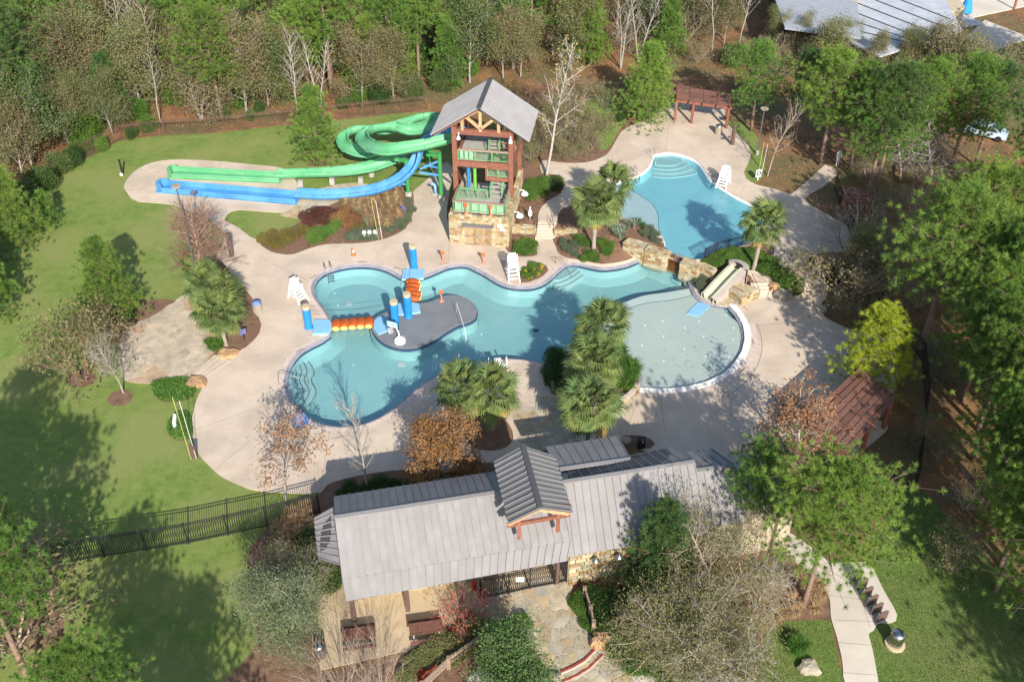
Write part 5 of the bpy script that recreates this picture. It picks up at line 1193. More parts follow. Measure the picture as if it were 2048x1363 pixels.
# front truss under the gable
RZ, EZ, RX, RY0, RY1 = 12.15, 9.25, 2.45, 3.05, 9.35 + .2
def rz_at(x): return RZ - abs(x - RX) * (RZ - EZ) / 4.45
for a, c in [((RX, PY0 - .1, 9.7), (RX, PY0 - .1, 11.9)), ((RX, PY0 - .1, 9.95), (RX - 1.35, PY0 - .1, rz_at(RX - 1.35) - .2)), ((RX, PY0 - .1, 9.95), (RX + 1.35, PY0 - .1, rz_at(RX + 1.35) - .2)),
             ((RX - 1.65, PY0 - .1, 9.7), (RX - 1.65, PY0 - .1, rz_at(RX - 1.65) - .15)), ((RX + 1.65, PY0 - .1, 9.7), (RX + 1.65, PY0 - .1, rz_at(RX + 1.65) - .15)),
             ((RX, PY0 - .1, 11.85), (RX - 3.1, PY0 - .1, rz_at(RX - 3.1) - .2)), ((RX, PY0 - .1, 11.85), (RX + 3.1, PY0 - .1, rz_at(RX + 3.1) - .2))]:
    bb = MB(); bb.bar(a, c, .2, .26); bb.build('truss_timber', 'timber', tower)
for s in (-1, 1):
    bb = MB(); bb.bar((RX, PY1, 11.85), (RX + s * 3.1, PY1, rz_at(RX + s * 3.1) - .2), .2, .26); bb.build('truss_timber', 'timber', tower)
    bb = MB()
    for k in range(4):
        y = RY0 + .5 + k * 1.9; bb.bar((RX, y, RZ - .22), (RX + s * 4.3, y, rz_at(RX + 4.3) - .22), .12, .2)
    bb.build('rafters', 'wood', tower)
# roof: two slopes, each a field of narrow ribbed sheets
for s in (-1, 1):
    n = 15; dy = (RY1 - RY0) / n; nx = Vector((s * (RZ - EZ), 0, 4.45)).normalized()
    slope = MB(); e = Vector((RX + s * 4.45, 0, EZ)); r_ = Vector((RX, 0, RZ))
    for q in ((r_, e),):
        v = [Vector((r_.x, RY0, r_.z)), Vector((r_.x, RY1, r_.z)), Vector((e.x, RY1, e.z)), Vector((e.x, RY0, e.z))]; vb = [p - nx * .06 for p in v]
        f = [(0, 3, 2, 1), (4, 5, 6, 7), (0, 1, 5, 4), (1, 2, 6, 5), (2, 3, 7, 6), (3, 0, 4, 7)]; f = [t if s < 0 else t[::-1] for t in f]
        slope.add(v + vb, f)
    sl_ = slope.build('roof', 'ridge', tower)
    for k in range(n):
        y = RY0 + dy * (k + .5); bb = MB(); o_ = nx * .045; a = Vector((RX + s * .12, y, 0)); a.z = rz_at(a.x); c = Vector((RX + s * 4.47, y, 0)); c.z = rz_at(c.x)
        bb.bar(a + o_, c + o_, dy * .46, .12, up=nx); bb.build('roof_rib', 'rib', sl_)
b = MB(); b.bar((RX, RY0 - .03, RZ + .08), (RX, RY1 + .03, RZ + .08), .34, .10); b.build('ridge_cap', 'ridge', tower)
# decks and flooring
def deck_box(x0, y0, x1, y1, z, nm='deck_floor', m='concrete', t=.14):
    bb = MB(); bb.box(((x0 + x1) / 2, (y0 + y1) / 2, z - t / 2), (x1 - x0, y1 - y0, t)); return bb.build(nm, m, tower)
deck_box(.36, .7, W_ - .36, 4.4, HB + .02, m='concrete'); deck_box(.1, 4.4, W_ - .4, D_, 1.2, m='concrete')
deck_box(.2, 3.9, 2.9, 9.2, 6.68, m='concrete'); deck_box(2.9, 8.0, 5.1, 9.2, 6.68, m='concrete'); deck_box(2.9, 3.95, 5.1, 5.2, 5.1, m='concrete')
# stairs
def stairs(x0, x1, ya, za, yb, zb, n, name='stair_flight'):
    bb = MB()
    for k in range(n):
        t0, t1 = k / n, (k + 1) / n; y = ya + (yb - ya) * (t0 + t1) / 2; z = za + (zb - za) * t1
        bb.box(((x0 + x1) / 2, y, z - .04), (x1 - x0, abs(yb - ya) / n + .05, .07))
    st = bb.build(name, 'concrete', tower)
    for x in (x0 - .04, x1 + .04):
        q = MB(); q.bar((x, ya, za + .02), (x, yb, zb), .08, .3); q.bar((x, ya, za + 1.0), (x, yb, zb + 1.0), .07, .07)
        for k in range(5):
            t = k / 4; q.bar((x, ya + (yb - ya) * t, za + (zb - za) * t), (x, ya + (yb - ya) * t, za + (zb - za) * t + 1), .06)
        q.build('stair_rail', 'railgreen', st)
    return st
stairs(3.35, 4.35, 3.2, HB, 7.9, 6.4, 12); stairs(2.9, 3.8, 5.3, 6.7, 8.2, 8.3, 8)
# railings with green mesh panels
def railing(A, B, z, n, top='woodg', panel=True, h=1.05):
    A, B = Vector(A), Vector(B); q = MB(); q.bar((*A, z + h), (*B, z + h), .2, .13); rl = q.build('handrail', top, tower)
    for k in range(n + 1):
        p = A.lerp(B, k / n); q = MB(); q.bar((p.x, p.y, z), (p.x, p.y, z + h - .06), .09); q.build('baluster_post', 'railgreen', rl)
    q = MB(); q.bar((*A, z + .12), (*B, z + .12), .06); q.build('bottom_rail', 'railgreen', rl)
    L_ = (B - A).length; q = MB(); m = int(L_ / .11)
    for k in range(m):
        p = A.lerp(B, (k + .5) / m); q.bar((p.x, p.y, z + .12), (p.x, p.y, z + h - .06), .022)
    o = q.build('pickets', 'railgreen', rl, kind='stuff')
    return rl
railing((.35, .62), (W_ - .35, .62), HB, 6); railing((.35, .62), (.35, 3.5), HB, 3); railing((W_ - .35, .62), (W_ - .35, 3.4), HB, 3)
railing((.3, PY0 - .0), (5.0, PY0 - .0), 6.68, 3); railing((.3, 3.0), (3.1, 3.0), HB, 3, top='railgreen'); railing((3.0, PY0 - .02), (5.0, PY0 - .02), 5.15, 2, top='wood', h=.9)
railing((PX1, 4.0), (PX1, 9.2), 6.68, 4); 
# green infill sheets seen behind the balcony rails
for (x0, x1, y, z0, z1) in ((.45, W_ - .45, .70, HB + .1, HB + .95), (.4, 1.7, PY0 + .08, 6.8, 7.6)):
    for k in range(3):
        a = x0 + (x1 - x0) * k / 3; q = MB(); q.box((a + (x1 - x0) / 6, y, (z0 + z1) / 2), ((x1 - x0) / 3 - .08, .02, z1 - z0)); q.build('infill_panel', 'palegreen', tower)
# painted pipes inside
for x, m in ((1.05, 'blue'), (1.65, 'lime')):
    q = MB(); q.tube([(x, 4.6, 1.2), (x, 4.6, 6.6)], .16, 12); q.build('standpipe', m, tower)
for x in (PX0 + .35, PX1 - .1):
    q = MB(); q.lathe([(.05, .3), (.12, .26), (.2, 0), (.19, -.02)], 10, (x + .1, PY0 - .4, 8.95)); q.bar((x + .1, PY0 - .4, 9.2), (x + .1, PY0 - .15, 9.5), .07); q.build('flood_light', 'white', tower)

# ================================================================== water slides
def path3(pts, step=.5):
    w = [tuple(P(a, c, z)) for a, c, z in pts]; return crs(w, step, False)
def trough(name, label, pts, m, r=.68, sections=9, root=None):
    c = path3(pts); k = len(c); t = np.gradient(c, axis=0); t /= np.linalg.norm(t, axis=1)[:, None]
    for _ in range(4): t[1:-1] = (t[:-2] + 2 * t[1:-1] + t[2:]) / 4
    t = unit(t)
    cu = np.gradient(np.unwrap(np.arctan2(t[:, 1], t[:, 0]))) ; cu = np.convolve(cu, np.ones(7) / 7, 'same')
    for s in range(sections):
        i0 = int(s * (k - 1) / sections); i1 = int((s + 1) * (k - 1) / sections); b_ = MB(); prof = []
        for i in range(i0, i1 + 1):
            x = unit(np.cross(t[i], [0, 0, 1.])); up = np.cross(x, t[i]); bank = np.clip(-cu[i] * 4, -.42, .42)
            x2 = x * math.cos(bank) + up * math.sin(bank); u2 = np.cross(x2, t[i]); row = []
            angs = np.radians(np.linspace(-98, 98, 13)); 
            for a in angs: row.append(c[i] + x2 * math.sin(a) * r + u2 * (r - math.cos(a) * r * 1.0) * .92)
            for a in angs[::-1]: row.append(c[i] + x2 * math.sin(a) * (r + .05) + u2 * (r - math.cos(a) * (r + .05)) * .92 - u2 * .01)
            prof.append(row)
        n = len(prof[0]); v = [tuple(q) for row in prof for q in row]; f = []
        for i in range(len(prof) - 1):
            for j in range(n): a = i * n + j; d = i * n + (j + 1) % n; f.append((a, a + n, d + n, d))
        b_.add(v, f); o = b_.build('trough_section', m, root, world=True, smooth=True)
        # joint flange and rolled edges
        fl = MB(); R_ = [Vector(q) for q in prof[0][13:]]; cc = Vector(c[i0]) + Vector((0, 0, r * .6))
        fl.tube([q + (q - cc).normalized() * .03 for q in R_], .035, 4); fl.build('flange', m, o, world=True)
        for side in (0, 12):
            e = MB(); e.tube([prof[i][side] for i in range(len(prof))], .05, 5); e.build('rim', m, o, world=True, smooth=True)
    return c
def runout(root, m, far, near, z0, hgt_, capL=True):
    """long box-shaped runout flume between two ground lines: far edge and near edge (left to right)"""
    A, B = P(*far[0], hgt_), P(*far[1], hgt_); C, D = P(*near[0], 0), P(*near[1], 0); A.z = B.z = 0
    d = (D - C).normalized(); nrm = Vector((-d.y, d.x, 0))
    w0 = (A - C).dot(nrm); w1 = (B - D).dot(nrm); L_ = (D - C).length; th = .12
    def pt(s, t, z): return C + d * (s * L_) + nrm * (t * (w0 * (1 - s) + w1 * s)) + Vector((0, 0, z))
    for (t0, t1) in ((0.0, th / w0), (1 - th / w0, 1.0)):
        for k in range(6):
            s0, s1 = k / 6 + (.001 if k else (.05)), (k + 1) / 6 - .001; b_ = MB()
            b_.prism([pt(s0, t0, 0), pt(s1, t0, 0), pt(s1, t1, 0), pt(s0, t1, 0)], .0, hgt_); b_.build('side_wall', m, root, world=True)
            e = MB(); tm = (t0 + t1) / 2; e.tube([pt(s0, tm, hgt_), pt(s1, tm, hgt_)], .1, 6); e.build('rim', m, root, world=True)
    b_ = MB(); b_.prism([pt(.0, .0, 0), pt(1, .0, 0), pt(1, 1, 0), pt(.0, 1, 0)], .0, .14); b_.build('flume_floor', m, root, world=True)
    # angled end piece, taller
    for poly in ([pt(.055, 0, 0), pt(.055, th / w0, 0), pt(.012, .42, 0), pt(-.012, .38, 0)], [pt(-.012, .38, 0), pt(.012, .42, 0), pt(.012, .8, 0), pt(-.012, .82, 0)], [pt(-.012, .82, 0), pt(.012, .8, 0), pt(.05, 1 - th / w0, 0), pt(.05, 1, 0)]):
        b_ = MB(); b_.prism(poly, 0, hgt_ + .28); b_.build('end_wall', m, root, world=True)
GS0 = P(905, 285, 6.7)
green = thing('water_slide', 'pale green spiral water slide looping left from the tower to its long runout', 'water slide', P(817, 391))
trough('g', '', [(905,284,6.9),(880,290,6.7),(850,297,6.5),(808,303,6.2),(770,306,5.95),(742,297,5.7),(729,281,5.5),(742,266,5.3),(780,261,5.1),(815,266,4.95),(845,262,4.75),(872,248,4.5),(868,238,4.3),(838,242,4.1),(800,258,3.9),(760,266,3.7),(718,264,3.5),(694,275,3.3),(692,294,3.05),(715,308,2.8),(755,312,2.5),(790,309,2.2),(798,316,1.95),(775,328,1.7),(740,340,1.35),(700,348,1.0),(650,352,.6),(600,354,.32),(552,356,.2)], 'green', .62, 20, green)
runout(green, 'green', [(352,333),(568,345)], [(334,358),(560,368)], 0, .55)
blue = thing('water_slide', 'blue water slide curving from the tower under the green one to its long runout', 'water slide', P(883, 397))
trough('b', '', [(925,270,6.95),(905,268,6.75),(880,270,6.4),(860,280,6.0),(848,296,5.2),(842,315,4.3),(832,335,3.4),(815,354,2.5),(790,371,1.7),(757,384,1.1),(715,392,.65),(670,396,.38),(630,396,.25),(592,394,.18)], 'bluef', .62, 14, blue)
runout(blue, 'bluef', [(324,360),(594,382)], [(311,386),(592,411)], 0, .55)
b = MB(); 
def column(root, base, top, r=.21, m='greend', foot=True):
    g = G(*base); h_ = hgt(base, top, g.z); q = MB(); q.tube([g, g + Vector((0, 0, h_))], r, 14); o = q.build('column', m, root, world=True)
    if foot: q = MB(); q.lathe([(r * 1.7, 0), (r * 1.7, .35), (r * 1.3, .42)], 14, g); q.build('footing', 'concrete', root, world=True)
    return g, h_
g1, h1 = column(green, (817,391), 318); g2, h2 = column(green, (883,397), 305); g3, h3 = column(green, (858,330), 262); g4, h4 = column(green, (743,352), 318, .18); g5, h5 = column(green, (728,330), 300, .18)
for g_, h_, dirs in ((g1, h1, ((-1.6, .6), (1.2, .8))), (g2, h2, ((-1.3, .5), (-1.2, -.6))), (g4, h4, ((.9, -.4),)), (g3, h3, ((-1.2, 0),))):
    for dx, dy in dirs:
        q = MB(); q.bar(g_ + Vector((0, 0, h_ - .35)), g_ + Vector((dx, dy, h_ + .1)), .16, .22); q.build('bracket_arm', 'greend', green, world=True)
for a, c, za, zc in [((817,391),(797,372),2.0,1.5),((817,391),(800,366),1.2,1.5),((883,397),(840,338),4.2,3.3),((883,397),(848,330),3.4,3.2),((883,397),(838,345),2.6,3.0)]:
    q = MB(); A = P(*a); A.z = za; C = P(*c, zc); q.bar(A, C, .13, .18); q.build('brace', 'bluef', blue, world=True)
for (x, y) in ((602,372),(665,368),(722,366)):
    g = P(x, y); q = MB(); q.box(g + Vector((0, 0, .32)), (.5, .4, .64)); q.build('pedestal', 'concrete', green, world=True)
g = P(871,388); q = thing('pump_bollard', 'pale blue bent pipe with a hood on a round pad beside the tower column', 'pipe', g)
b = MB(); b.tube([(0,0,0),(0,0,.8),(-.05,0,1.05),(-.25,0,1.15),(-.4,0,1.1)], .14, 10); b.build('pipe', 'mat', q, smooth=True); b = MB(); b.lathe([(.42,0),(.42,.1),(.36,.14)], 16); b.build('pad', 'concrete', q)

# ================================================================== bath house
def roofslope(root, R0, R1, E0, E1, width, m='roof', name='roof_slope', thick=.08, rib=.075):
    """standing seam roof: one panel object per seam bay. R0,R1 ridge line, E0,E1 eave line"""
    R0, R1, E0, E1 = map(Vector, (R0, R1, E0, E1)); n = max(2, int(round(((R1 - R0).length + (E1 - E0).length) / 2 / width))); nn = (R1 - R0).cross(E0 - R0).normalized()
    if nn.z < 0: nn = -nn
    off = rootloc(root)
    sb = MB(); v = [R0, R1, E1, E0]; vb = [p - nn * thick for p in v]; v = [p - nn * .012 for p in v]; f = [(0, 1, 2, 3), (7, 6, 5, 4), (0, 4, 5, 1), (1, 5, 6, 2), (2, 6, 7, 3), (3, 7, 4, 0)]
    sb.add(v + vb, f); so = sb.build(name, 'ridge', root, world=True)
    for k in range(n):
        a, c = k / n, (k + 1) / n; q = MB(); e = .05
        p = [R0.lerp(R1, a + e / n), R0.lerp(R1, c - e / n), E0.lerp(E1, c - e / n), E0.lerp(E1, a + e / n)]
        q.add(p + [x - nn * .01 for x in p], [(0, 1, 2, 3), (7, 6, 5, 4), (0, 4, 5, 1), (1, 5, 6, 2), (2, 6, 7, 3), (3, 7, 4, 0)])
        q.bar(R0.lerp(R1, c) + nn * rib / 2, E0.lerp(E1, c) + nn * rib / 2, .05, rib, up=nn)
        q.build('roof_panel', m, so, world=True)
    return so
bath = thing('bath_house', 'long grey metal roofed bath house with raised cross gable over the entrance', 'building', P(900, 1150))
ZR, ZB, ZE, ZN = 6.0, 4.4, 3.85, 4.9
RL, RM, RR = P(669,1036,ZR), P(1000,984,ZR), P(1390,924,ZR)
SL1, SR1 = P(684,1158.6,ZB), P(1141.5,1081.5,ZB); SL2, SR2 = P(691.7,1202,ZE), P(1134,1121,ZE)
rdir = (RR - RL).normalized()
def online(A, B, t): return A.lerp(B, t)
# south slope: left part with porch extension, right part shorter
RX1 = RL + rdir * ((SR1 - RL).dot(rdir)); RX1.z = ZR
roofslope(bath, RL, RX1, SL1, SR1, .47)
roofslope(bath, SL1 + Vector((0,0,-.01)), SR1 + Vector((0,0,-.01)), SL2, SR2, .47)
SE0, SE1 = P(1134,1113,ZE-.05), P(1475,1050,ZE-.05); RE = RL + rdir * ((P(1392,930,ZR) - RL).dot(rdir)); RE.z = ZR
Er = SE0 + (RE - RX1); Er.z = ZE - .05
roofslope(bath, RX1, RE, SE0, Er, .47)
Zc = 5.5; C0 = P(1392,941,Zc); C1 = P(1469.6,931,Zc); roofslope(bath, C0, C1, C0 + (Er - RE) * .8 + Vector((0,0,-.0)), C1 + (Er - RE) * .8, .47)
# north slopes, their dimness painted with the darker metal
NL, NR = P(667,992,ZN), P(989,942,ZN); roofslope(bath, RL + Vector((0,0,.12)), RL + rdir * ((NR - RL).dot(rdir)) + Vector((0,0,.12)), NL, NR, .47, 'roof2')
NB0, NB1 = P(1119.6,938.4,5.4), P(1260.8,918,5.4); roofslope(bath, NB0, NB1, P(1089.5,893,4.7), P(1234.4,870.7,4.7), .6, 'roof2')
roofslope(bath, RL + rdir * ((P(1130,980,ZR) - RL).dot(rdir)) + Vector((0,0,.1)), RE + Vector((0,0,.1)), P(1116,943,5.1), P(1343.6,891.4,5.1), .6, 'roof2')
roofslope(bath, C0 + Vector((0,0,.02)), C1 + Vector((0,0,.02)), P(1350,905,4.8), P(1422.6,897,4.8), .6, 'roof2')
# ridge caps
for a, c in ((RL + Vector((0,0,.08)), RE + Vector((0,0,.08))), (C0 + Vector((0,0,.05)), C1 + Vector((0,0,.05))), (NB0 + Vector((0,0,.04)), NB1 + Vector((0,0,.04)))):
    q = MB(); q.bar(a, c, .3, .06); q.build('ridge_cap', 'roof', bath, world=True)
# left lean-to
roofslope(bath, P(667,1012,4.6), P(683,1130,4.2), P(627.7,1034,3.9), P(636,1115,3.7), .45, 'roof')
# cross gable
CZ, CE = 8.6, 7.4
c0, c1 = P(1045.5,889.5,CZ), P(1081,1015.6,CZ); l0, l1 = P(987,921.5,CE), P(1017,1045.7,CE); r0, r1 = P(1109.5,910,CE), P(1145,1023,CE)
roofslope(bath, c0, c1, l0, l1, .42, 'roof2', rib=.09); roofslope(bath, c0, c1, r0, r1, .42, 'roof2', rib=.09)
q = MB(); q.bar(c0 + Vector((0,0,.06)), c1 + Vector((0,0,.06)), .3, .07); q.build('ridge_cap', 'ridge', bath, world=True)
gi = (c1 - c0).normalized()
lf_, rf_ = l1 - gi * .5, r1 - gi * .5; cf_ = c1 - gi * .5
for a, c in ((lf_ + Vector((0,0,-.15)), cf_ + Vector((0,0,-.18))), (rf_ + Vector((0,0,-.15)), cf_ + Vector((0,0,-.18)))):
    q = MB(); q.bar(a, c, .18, .3); q.build('gable_rafter', 'wood', bath, world=True)
    q = MB(); q.bar(a + Vector((0,0,-.55)), c + Vector((0,0,-.45)), .12, .22); q.build('gable_rafter', 'timber', bath, world=True)
hd = (rf_ - lf_).normalized()
for p in (lf_ + hd * .7, rf_ - hd * .7):
    q = MB(); q.box((p.x, p.y, 6.4), (.22, .22, 2.0)); q.build('gable_post', 'wood', bath, world=True)
q = MB(); q.bar(lf_ + Vector((0,0,-.75)), rf_ + Vector((0,0,-.75)), .16, .24); q.build('gable_beam', 'wood', bath, world=True)
# walls
def inset(p, d): return p
nrm_ = Vector((-rdir.y, rdir.x, 0))
WL = SL2 + nrm_ * 3.0 + rdir * .6; WL.z = 0; WR = SE0 + rdir * .1 + nrm_ * .9; 
fw0 = P(1134.7,1170,0); fw1 = fw0 + rdir * 14.5; fw1.z = 0
bk0 = P(1270,925,ZN); 
q = MB(); q.prism([fw0 + nrm_ * .06, fw1 + nrm_ * .06, fw1 + nrm_ * 5.2, fw0 + nrm_ * 5.2], 0, 3.7); wl = q.build('wall', 'mortar', bath, world=True)
off = rootloc(bath)
def wstones(A, B, z0, z1, seed, par, w=.5, h=.3):
    face_stones(par, A, B, z0, z1, w, h, .08, None, seed)
wstones(fw0, fw0 + rdir * 7.5, .02, 3.6, 11, wl)
q = MB(); q.prism([WL, WL + rdir * 6.6, WL + rdir * 6.6 + nrm_ * 3.4, WL + nrm_ * 3.4], 0, 4.3); q.build('wall', 'stucco', bath, world=True)
q = MB(); a_ = fw0 - rdir * 3.2 + nrm_ * 4.5; q.prism([a_, a_ + rdir * 3.3, a_ + rdir * 3.3 + nrm_ * .3, a_ + nrm_ * .3], 0, 4.0); q.build('wall', 'stucco', bath, world=True)
# porch posts and beam
eb = SL2 + nrm_ * 1.5; ee = SR2 + nrm_ * 1.5
q = MB(); q.bar(Vector((eb.x, eb.y, 3.6)), Vector((ee.x, ee.y, 3.6)), .2, .3); q.build('porch_beam', 'brownm', bath, world=True)
for t in (.02, .27, .52, .62, .99):
    p = eb.lerp(ee, t); q = MB(); q.box((p.x, p.y, 1.75), (.24, .24, 3.5)); q.build('porch_post', 'brownm', bath, world=True)
for i, (px, py) in enumerate(((1168,1121),(1203,1118))):
    z_ = 2.7; p = fw0 + rdir * (1.55 + i * 1.45); t = thing('wall_lamp', ['left of two round barn lamps on the stone entrance wall', 'right of two round barn lamps on the stone entrance wall'][i], 'lamp', (p.x, p.y, z_))
    b = MB(); b.tube([(0,0,.1),(-nrm_.x*.2,-nrm_.y*.2,.35),(-nrm_.x*.42,-nrm_.y*.42,.3),(-nrm_.x*.5,-nrm_.y*.5,.1)], .03, 6); b.build('gooseneck', 'brownm', t)
    b = MB(); b.lathe([(.06,.1),(.1,.02),(.24,-.12),(.25,-.16)], 14, (-nrm_.x*.5,-nrm_.y*.5,.0)); b.build('shade', 'steeld', t)

# ================================================================== stone walls
def wallquad(name, label, fl, fr, br, bl, z, z0, seed, cat='wall', th=.6, face=(True, False), w=.4, h=.26):
    A, B = P(*fl, z), P(*fr, z); d = (B - A).normalized(); n = Vector((-d.y, d.x, 0)); C, D = P(*br, z), P(*bl, z)
    wC = max(.35, (C - B).dot(n)); wD = max(.35, (D - A).dot(n)); C = B + n * wC; D = A + n * wD
    t = thing(name, label, cat, (A.x, A.y, 0)); q = MB(); q.prism([A, B, C, D], z0, z - .03); co = q.build('core', 'mortar', t, world=True)
    face_stones(co, A, B, max(z0, 0) + .02, z - .01, w, h, .06, None, seed); top_stones(co, [A, B, C, D], z - .045, w, h + .04, seed + 5)
    if face[0]: face_stones(co, B, C, max(z0, 0) + .02, z - .01, w, h, .06, None, seed + 1)
    if face[1]: face_stones(co, D, A, max(z0, 0) + .02, z - .01, w, h, .06, None, seed + 2)
    return t
wallquad('stone_wall', 'left low section of the stone waterfall wall above the mulch bed', (1246,484), (1289,499.7), (1290,481), (1247,470.5), 1.35, -.4, 31, face=(False, True))
wallquad('stone_wall', 'raised section of the stone waterfall wall left of the spillway', (1289,498), (1334.6,511), (1341,501), (1290,484), 1.5, -.4, 32)
wallquad('stone_wall', 'low wet spillway stones where the waterfall runs over', (1335,515.5), (1360,526), (1365,517), (1341,505.5), 1.0, -.4, 33)
wallquad('stone_wall', 'section of the stone waterfall wall right of the spillway', (1360,523.8), (1395.5,536.5), (1398,522.5), (1365,511), 1.5, -.4, 34)
wallquad('stone_wall', 'end block of the stone waterfall wall beside the small slide', (1399,528.5), (1427,541), (1429,534), (1405.7,522.5), 1.35, 0, 35)
# wet sheet of rust brown water on the spillway
A, B = P(1335,515,1.02), P(1360,525.5,1.02)
q = MB(); d = (B - A).normalized(); n = Vector((-d.y, d.x, 0)); q.add([A - n*.12 + Vector((0,0,-.01)), B - n*.12 + Vector((0,0,-.01)), B + n*.75, A + n*.75, A - n*.13 + Vector((0,0,-1.15)), B - n*.13 + Vector((0,0,-1.15))], [(0,1,2,3),(4,5,1,0)])
M['wetrock'] = water_mat('spill_water', (.62,.42,.28), .03, 9.0)
q.build('spillway_water', 'wetrock', kind='structure')
wallquad('stone_wall', 'stone retaining wall between the tower and the walkway steps', (1021,452), (1071,454), (1072,449), (1024,447), .95, 0, 41, face=(True, False))
wallquad('stone_wall', 'stone retaining wall between walkway steps and the largest palm', (1109,459), (1153,461), (1153,457), (1110,454), .95, 0, 42, face=(True, True))
wallquad('stone_wall', 'square stone box planter on the right side of the small slide', (1452,570), (1486,592), (1503,566), (1470,560), 1.05, 0, 43, w=.5, h=.22)
# planter ring wall
ringp = [(1095,748),(1097,765),(1105,782),(1120,800),(1150,816),(1190,824),(1231,816),(1252,808),(1270,794),(1279,778)]
w = oc(ringp, 0, 5); t = thing('planter_wall', 'low curved stone wall round the lower side of the round planter', 'wall', (w[0][0], w[0][1], 0))
q = MB(); tt = np.gradient(w, axis=0); tt /= np.linalg.norm(tt, axis=1)[:, None]; nn2 = np.stack([-tt[:, 1], tt[:, 0]], 1)
if np.dot(nn2[len(w)//2], np.array(P(1190,760)[:2]) - w[len(w)//2]) < 0: nn2 = -nn2
wi = w + nn2 * .34
q.prism(list(map(tuple, w)) + list(map(tuple, wi[::-1])), 0, .52); core = q.build('core', 'mortar', t, world=True)
ws = even(w, .55, False); offp = rootloc(t)
for i in range(len(ws) - 1):
    A, B = ws[i], ws[i + 1]
    face_stones(core, A, B, .03, .46, .5, .22, .05, None, 70 + i) if (B - A)[0] > 0 else face_stones(core, A, B, .03, .46, .5, .22, .05, None, 70 + i)
cn = even(w, .8, False); cn2 = cn
for i in range(len(cn) - 1):
    a, c = cn[i], cn[i + 1]; d = (c - a) / np.linalg.norm(c - a); n_ = np.array([-d[1], d[0]]); 
    if np.dot(n_, np.array(P(1190,760)[:2]) - a) < 0: n_ = -n_
    q = MB(); q.prism([a + d*.02, c - d*.02, c - d*.02 + n_*.38, a + d*.02 + n_*.38], .5, .58); q.build('cap_stone', 'coping', t, world=True)
# ================================================================== pool toys and furniture
def pillar(px, h_, label):
    g = G(*px); g.z = max(g.z, 0) if px[1] < 640 and px[0] > 640 else g.z
    t = thing('blue_pillar', label, 'pillar', g, 0, None)
    b = MB(); b.lathe([(.36,0),(.36,.12),(.33,.15),(.33,h_-.28),(.32,h_-.26)], 20); b.build('post', 'blue', t, smooth=False)
    b = MB(); b.lathe([(.335,h_-.27),(.335,h_-.03),(.30,h_)], 20); b.build('cap', 'tan', t); return g
pg = [pillar((828,536), 2.45, 'blue padded pillar on the deck behind the pool'), pillar((618,656), 2.3, 'blue padded pillar on the deck left of the pool'),
      pillar((791,648), 2.4, 'left blue padded pillar on the grey island'), pillar((817,633), 2.4, 'right blue padded pillar on the grey island')]
def cable(A, B, sag, name='net_cable'):
    b = MB(); pts = []
    for i in range(13):
        t = i / 12; p = A.lerp(B, t); p.z -= sag * 4 * t * (1 - t); pts.append(p)
    b.tube([p - A for p in pts], .014, 4); o = b.build('overhead_rope', 'black'); o.location = A; return o
o = cable(pg[1] + Vector((0,0,2.0)), pg[2] + Vector((0,0,2.1)), .35); tag(o, 'upper dark rope from the left deck pillar to the island', 'rope')
o = cable(pg[1] + Vector((0,.1,1.5)), pg[2] + Vector((0,.1,1.6)), .4); tag(o, 'lower dark rope from the left deck pillar to the island', 'rope')
o = cable(pg[0] + Vector((-.1,0,2.0)), pg[3] + Vector((0,0,2.1)), .2); tag(o, 'dark rope from the back deck pillar to the island', 'rope')
def pad(quad, label, z=.28, th=.22):
    w = [P(x, y, z) for x, y in quad]; c = sum(w, Vector()) / len(w); t = thing('foam_pad', label, 'pad', (c.x, c.y, 0))
    b = MB(); b.prism(w, z - th, z - .05); b.build('edge', 'matd', t, world=True); b = MB(); b.prism([c + (p - c) * .985 for p in w], z - .05, z); b.build('top', 'mat', t, world=True)
pad([(806,537),(849,538),(847,555),(830,558),(803,557)], 'pale blue landing pad in front of the back pillar')
pad([(628,638),(657,638),(664,646),(663,655),(656,666),(625,666)], 'pale blue landing pad beside the left deck pillar')
pad([(795,606),(818,604),(820,630),(797,627)], 'pale blue landing pad left of the right island pillar', .12, .16)
pad([(822,604),(838,606),(841,623),(822,626)], 'pale blue landing pad right of the right island pillar', .12, .16)
pad([(748,640),(757,633),(772,631),(785,645),(784,657),(757,668),(747,655)], 'pale blue landing pad on the left end of the island', .05, .1)
pad([(1372,627),(1396,603),(1421,610),(1398,632)], 'pale blue splash mat below the small slide', -.10, .07)
def floatlog(cx, cy, rz, label, group, s=1.0, flip=False):
    g = P(cx, cy, -.05); t = thing('pool_float', label, 'float', g, rz, group)
    b = MB(); n = 7; prof = []
    for i in range(n):
        u = i / (n - 1); prof.append((.46 * math.sin(math.pi * (.16 + .68 * u)) ** .6, -.62 + 1.24 * u))
    v = []; k = 12
    for r_, y in prof:
        for j in range(k): a = 2 * math.pi * j / k; v.append((r_ * math.cos(a) * s, y * s, max(-.1, r_ * math.sin(a) * .75 + .15) * s))
    f = [(i * k + j, i * k + (j + 1) % k, (i + 1) * k + (j + 1) % k, (i + 1) * k + j) for i in range(n - 1) for j in range(k)]; f += [tuple(range(k))[::-1], tuple((n - 1) * k + j for j in range(k))]
    b.add(v, f); b.build('body', 'orangeb', t, smooth=True)
    b = MB(); b.lathe([(.30 * s, 0), (.30 * s, .05), (.22 * s, .08)], 12); o = b.build('end_patch', 'yellow', t); o.location = (0, -.62 * s, .2 * s); o.rotation_euler = (math.pi / 2 + .35, 0, 0)
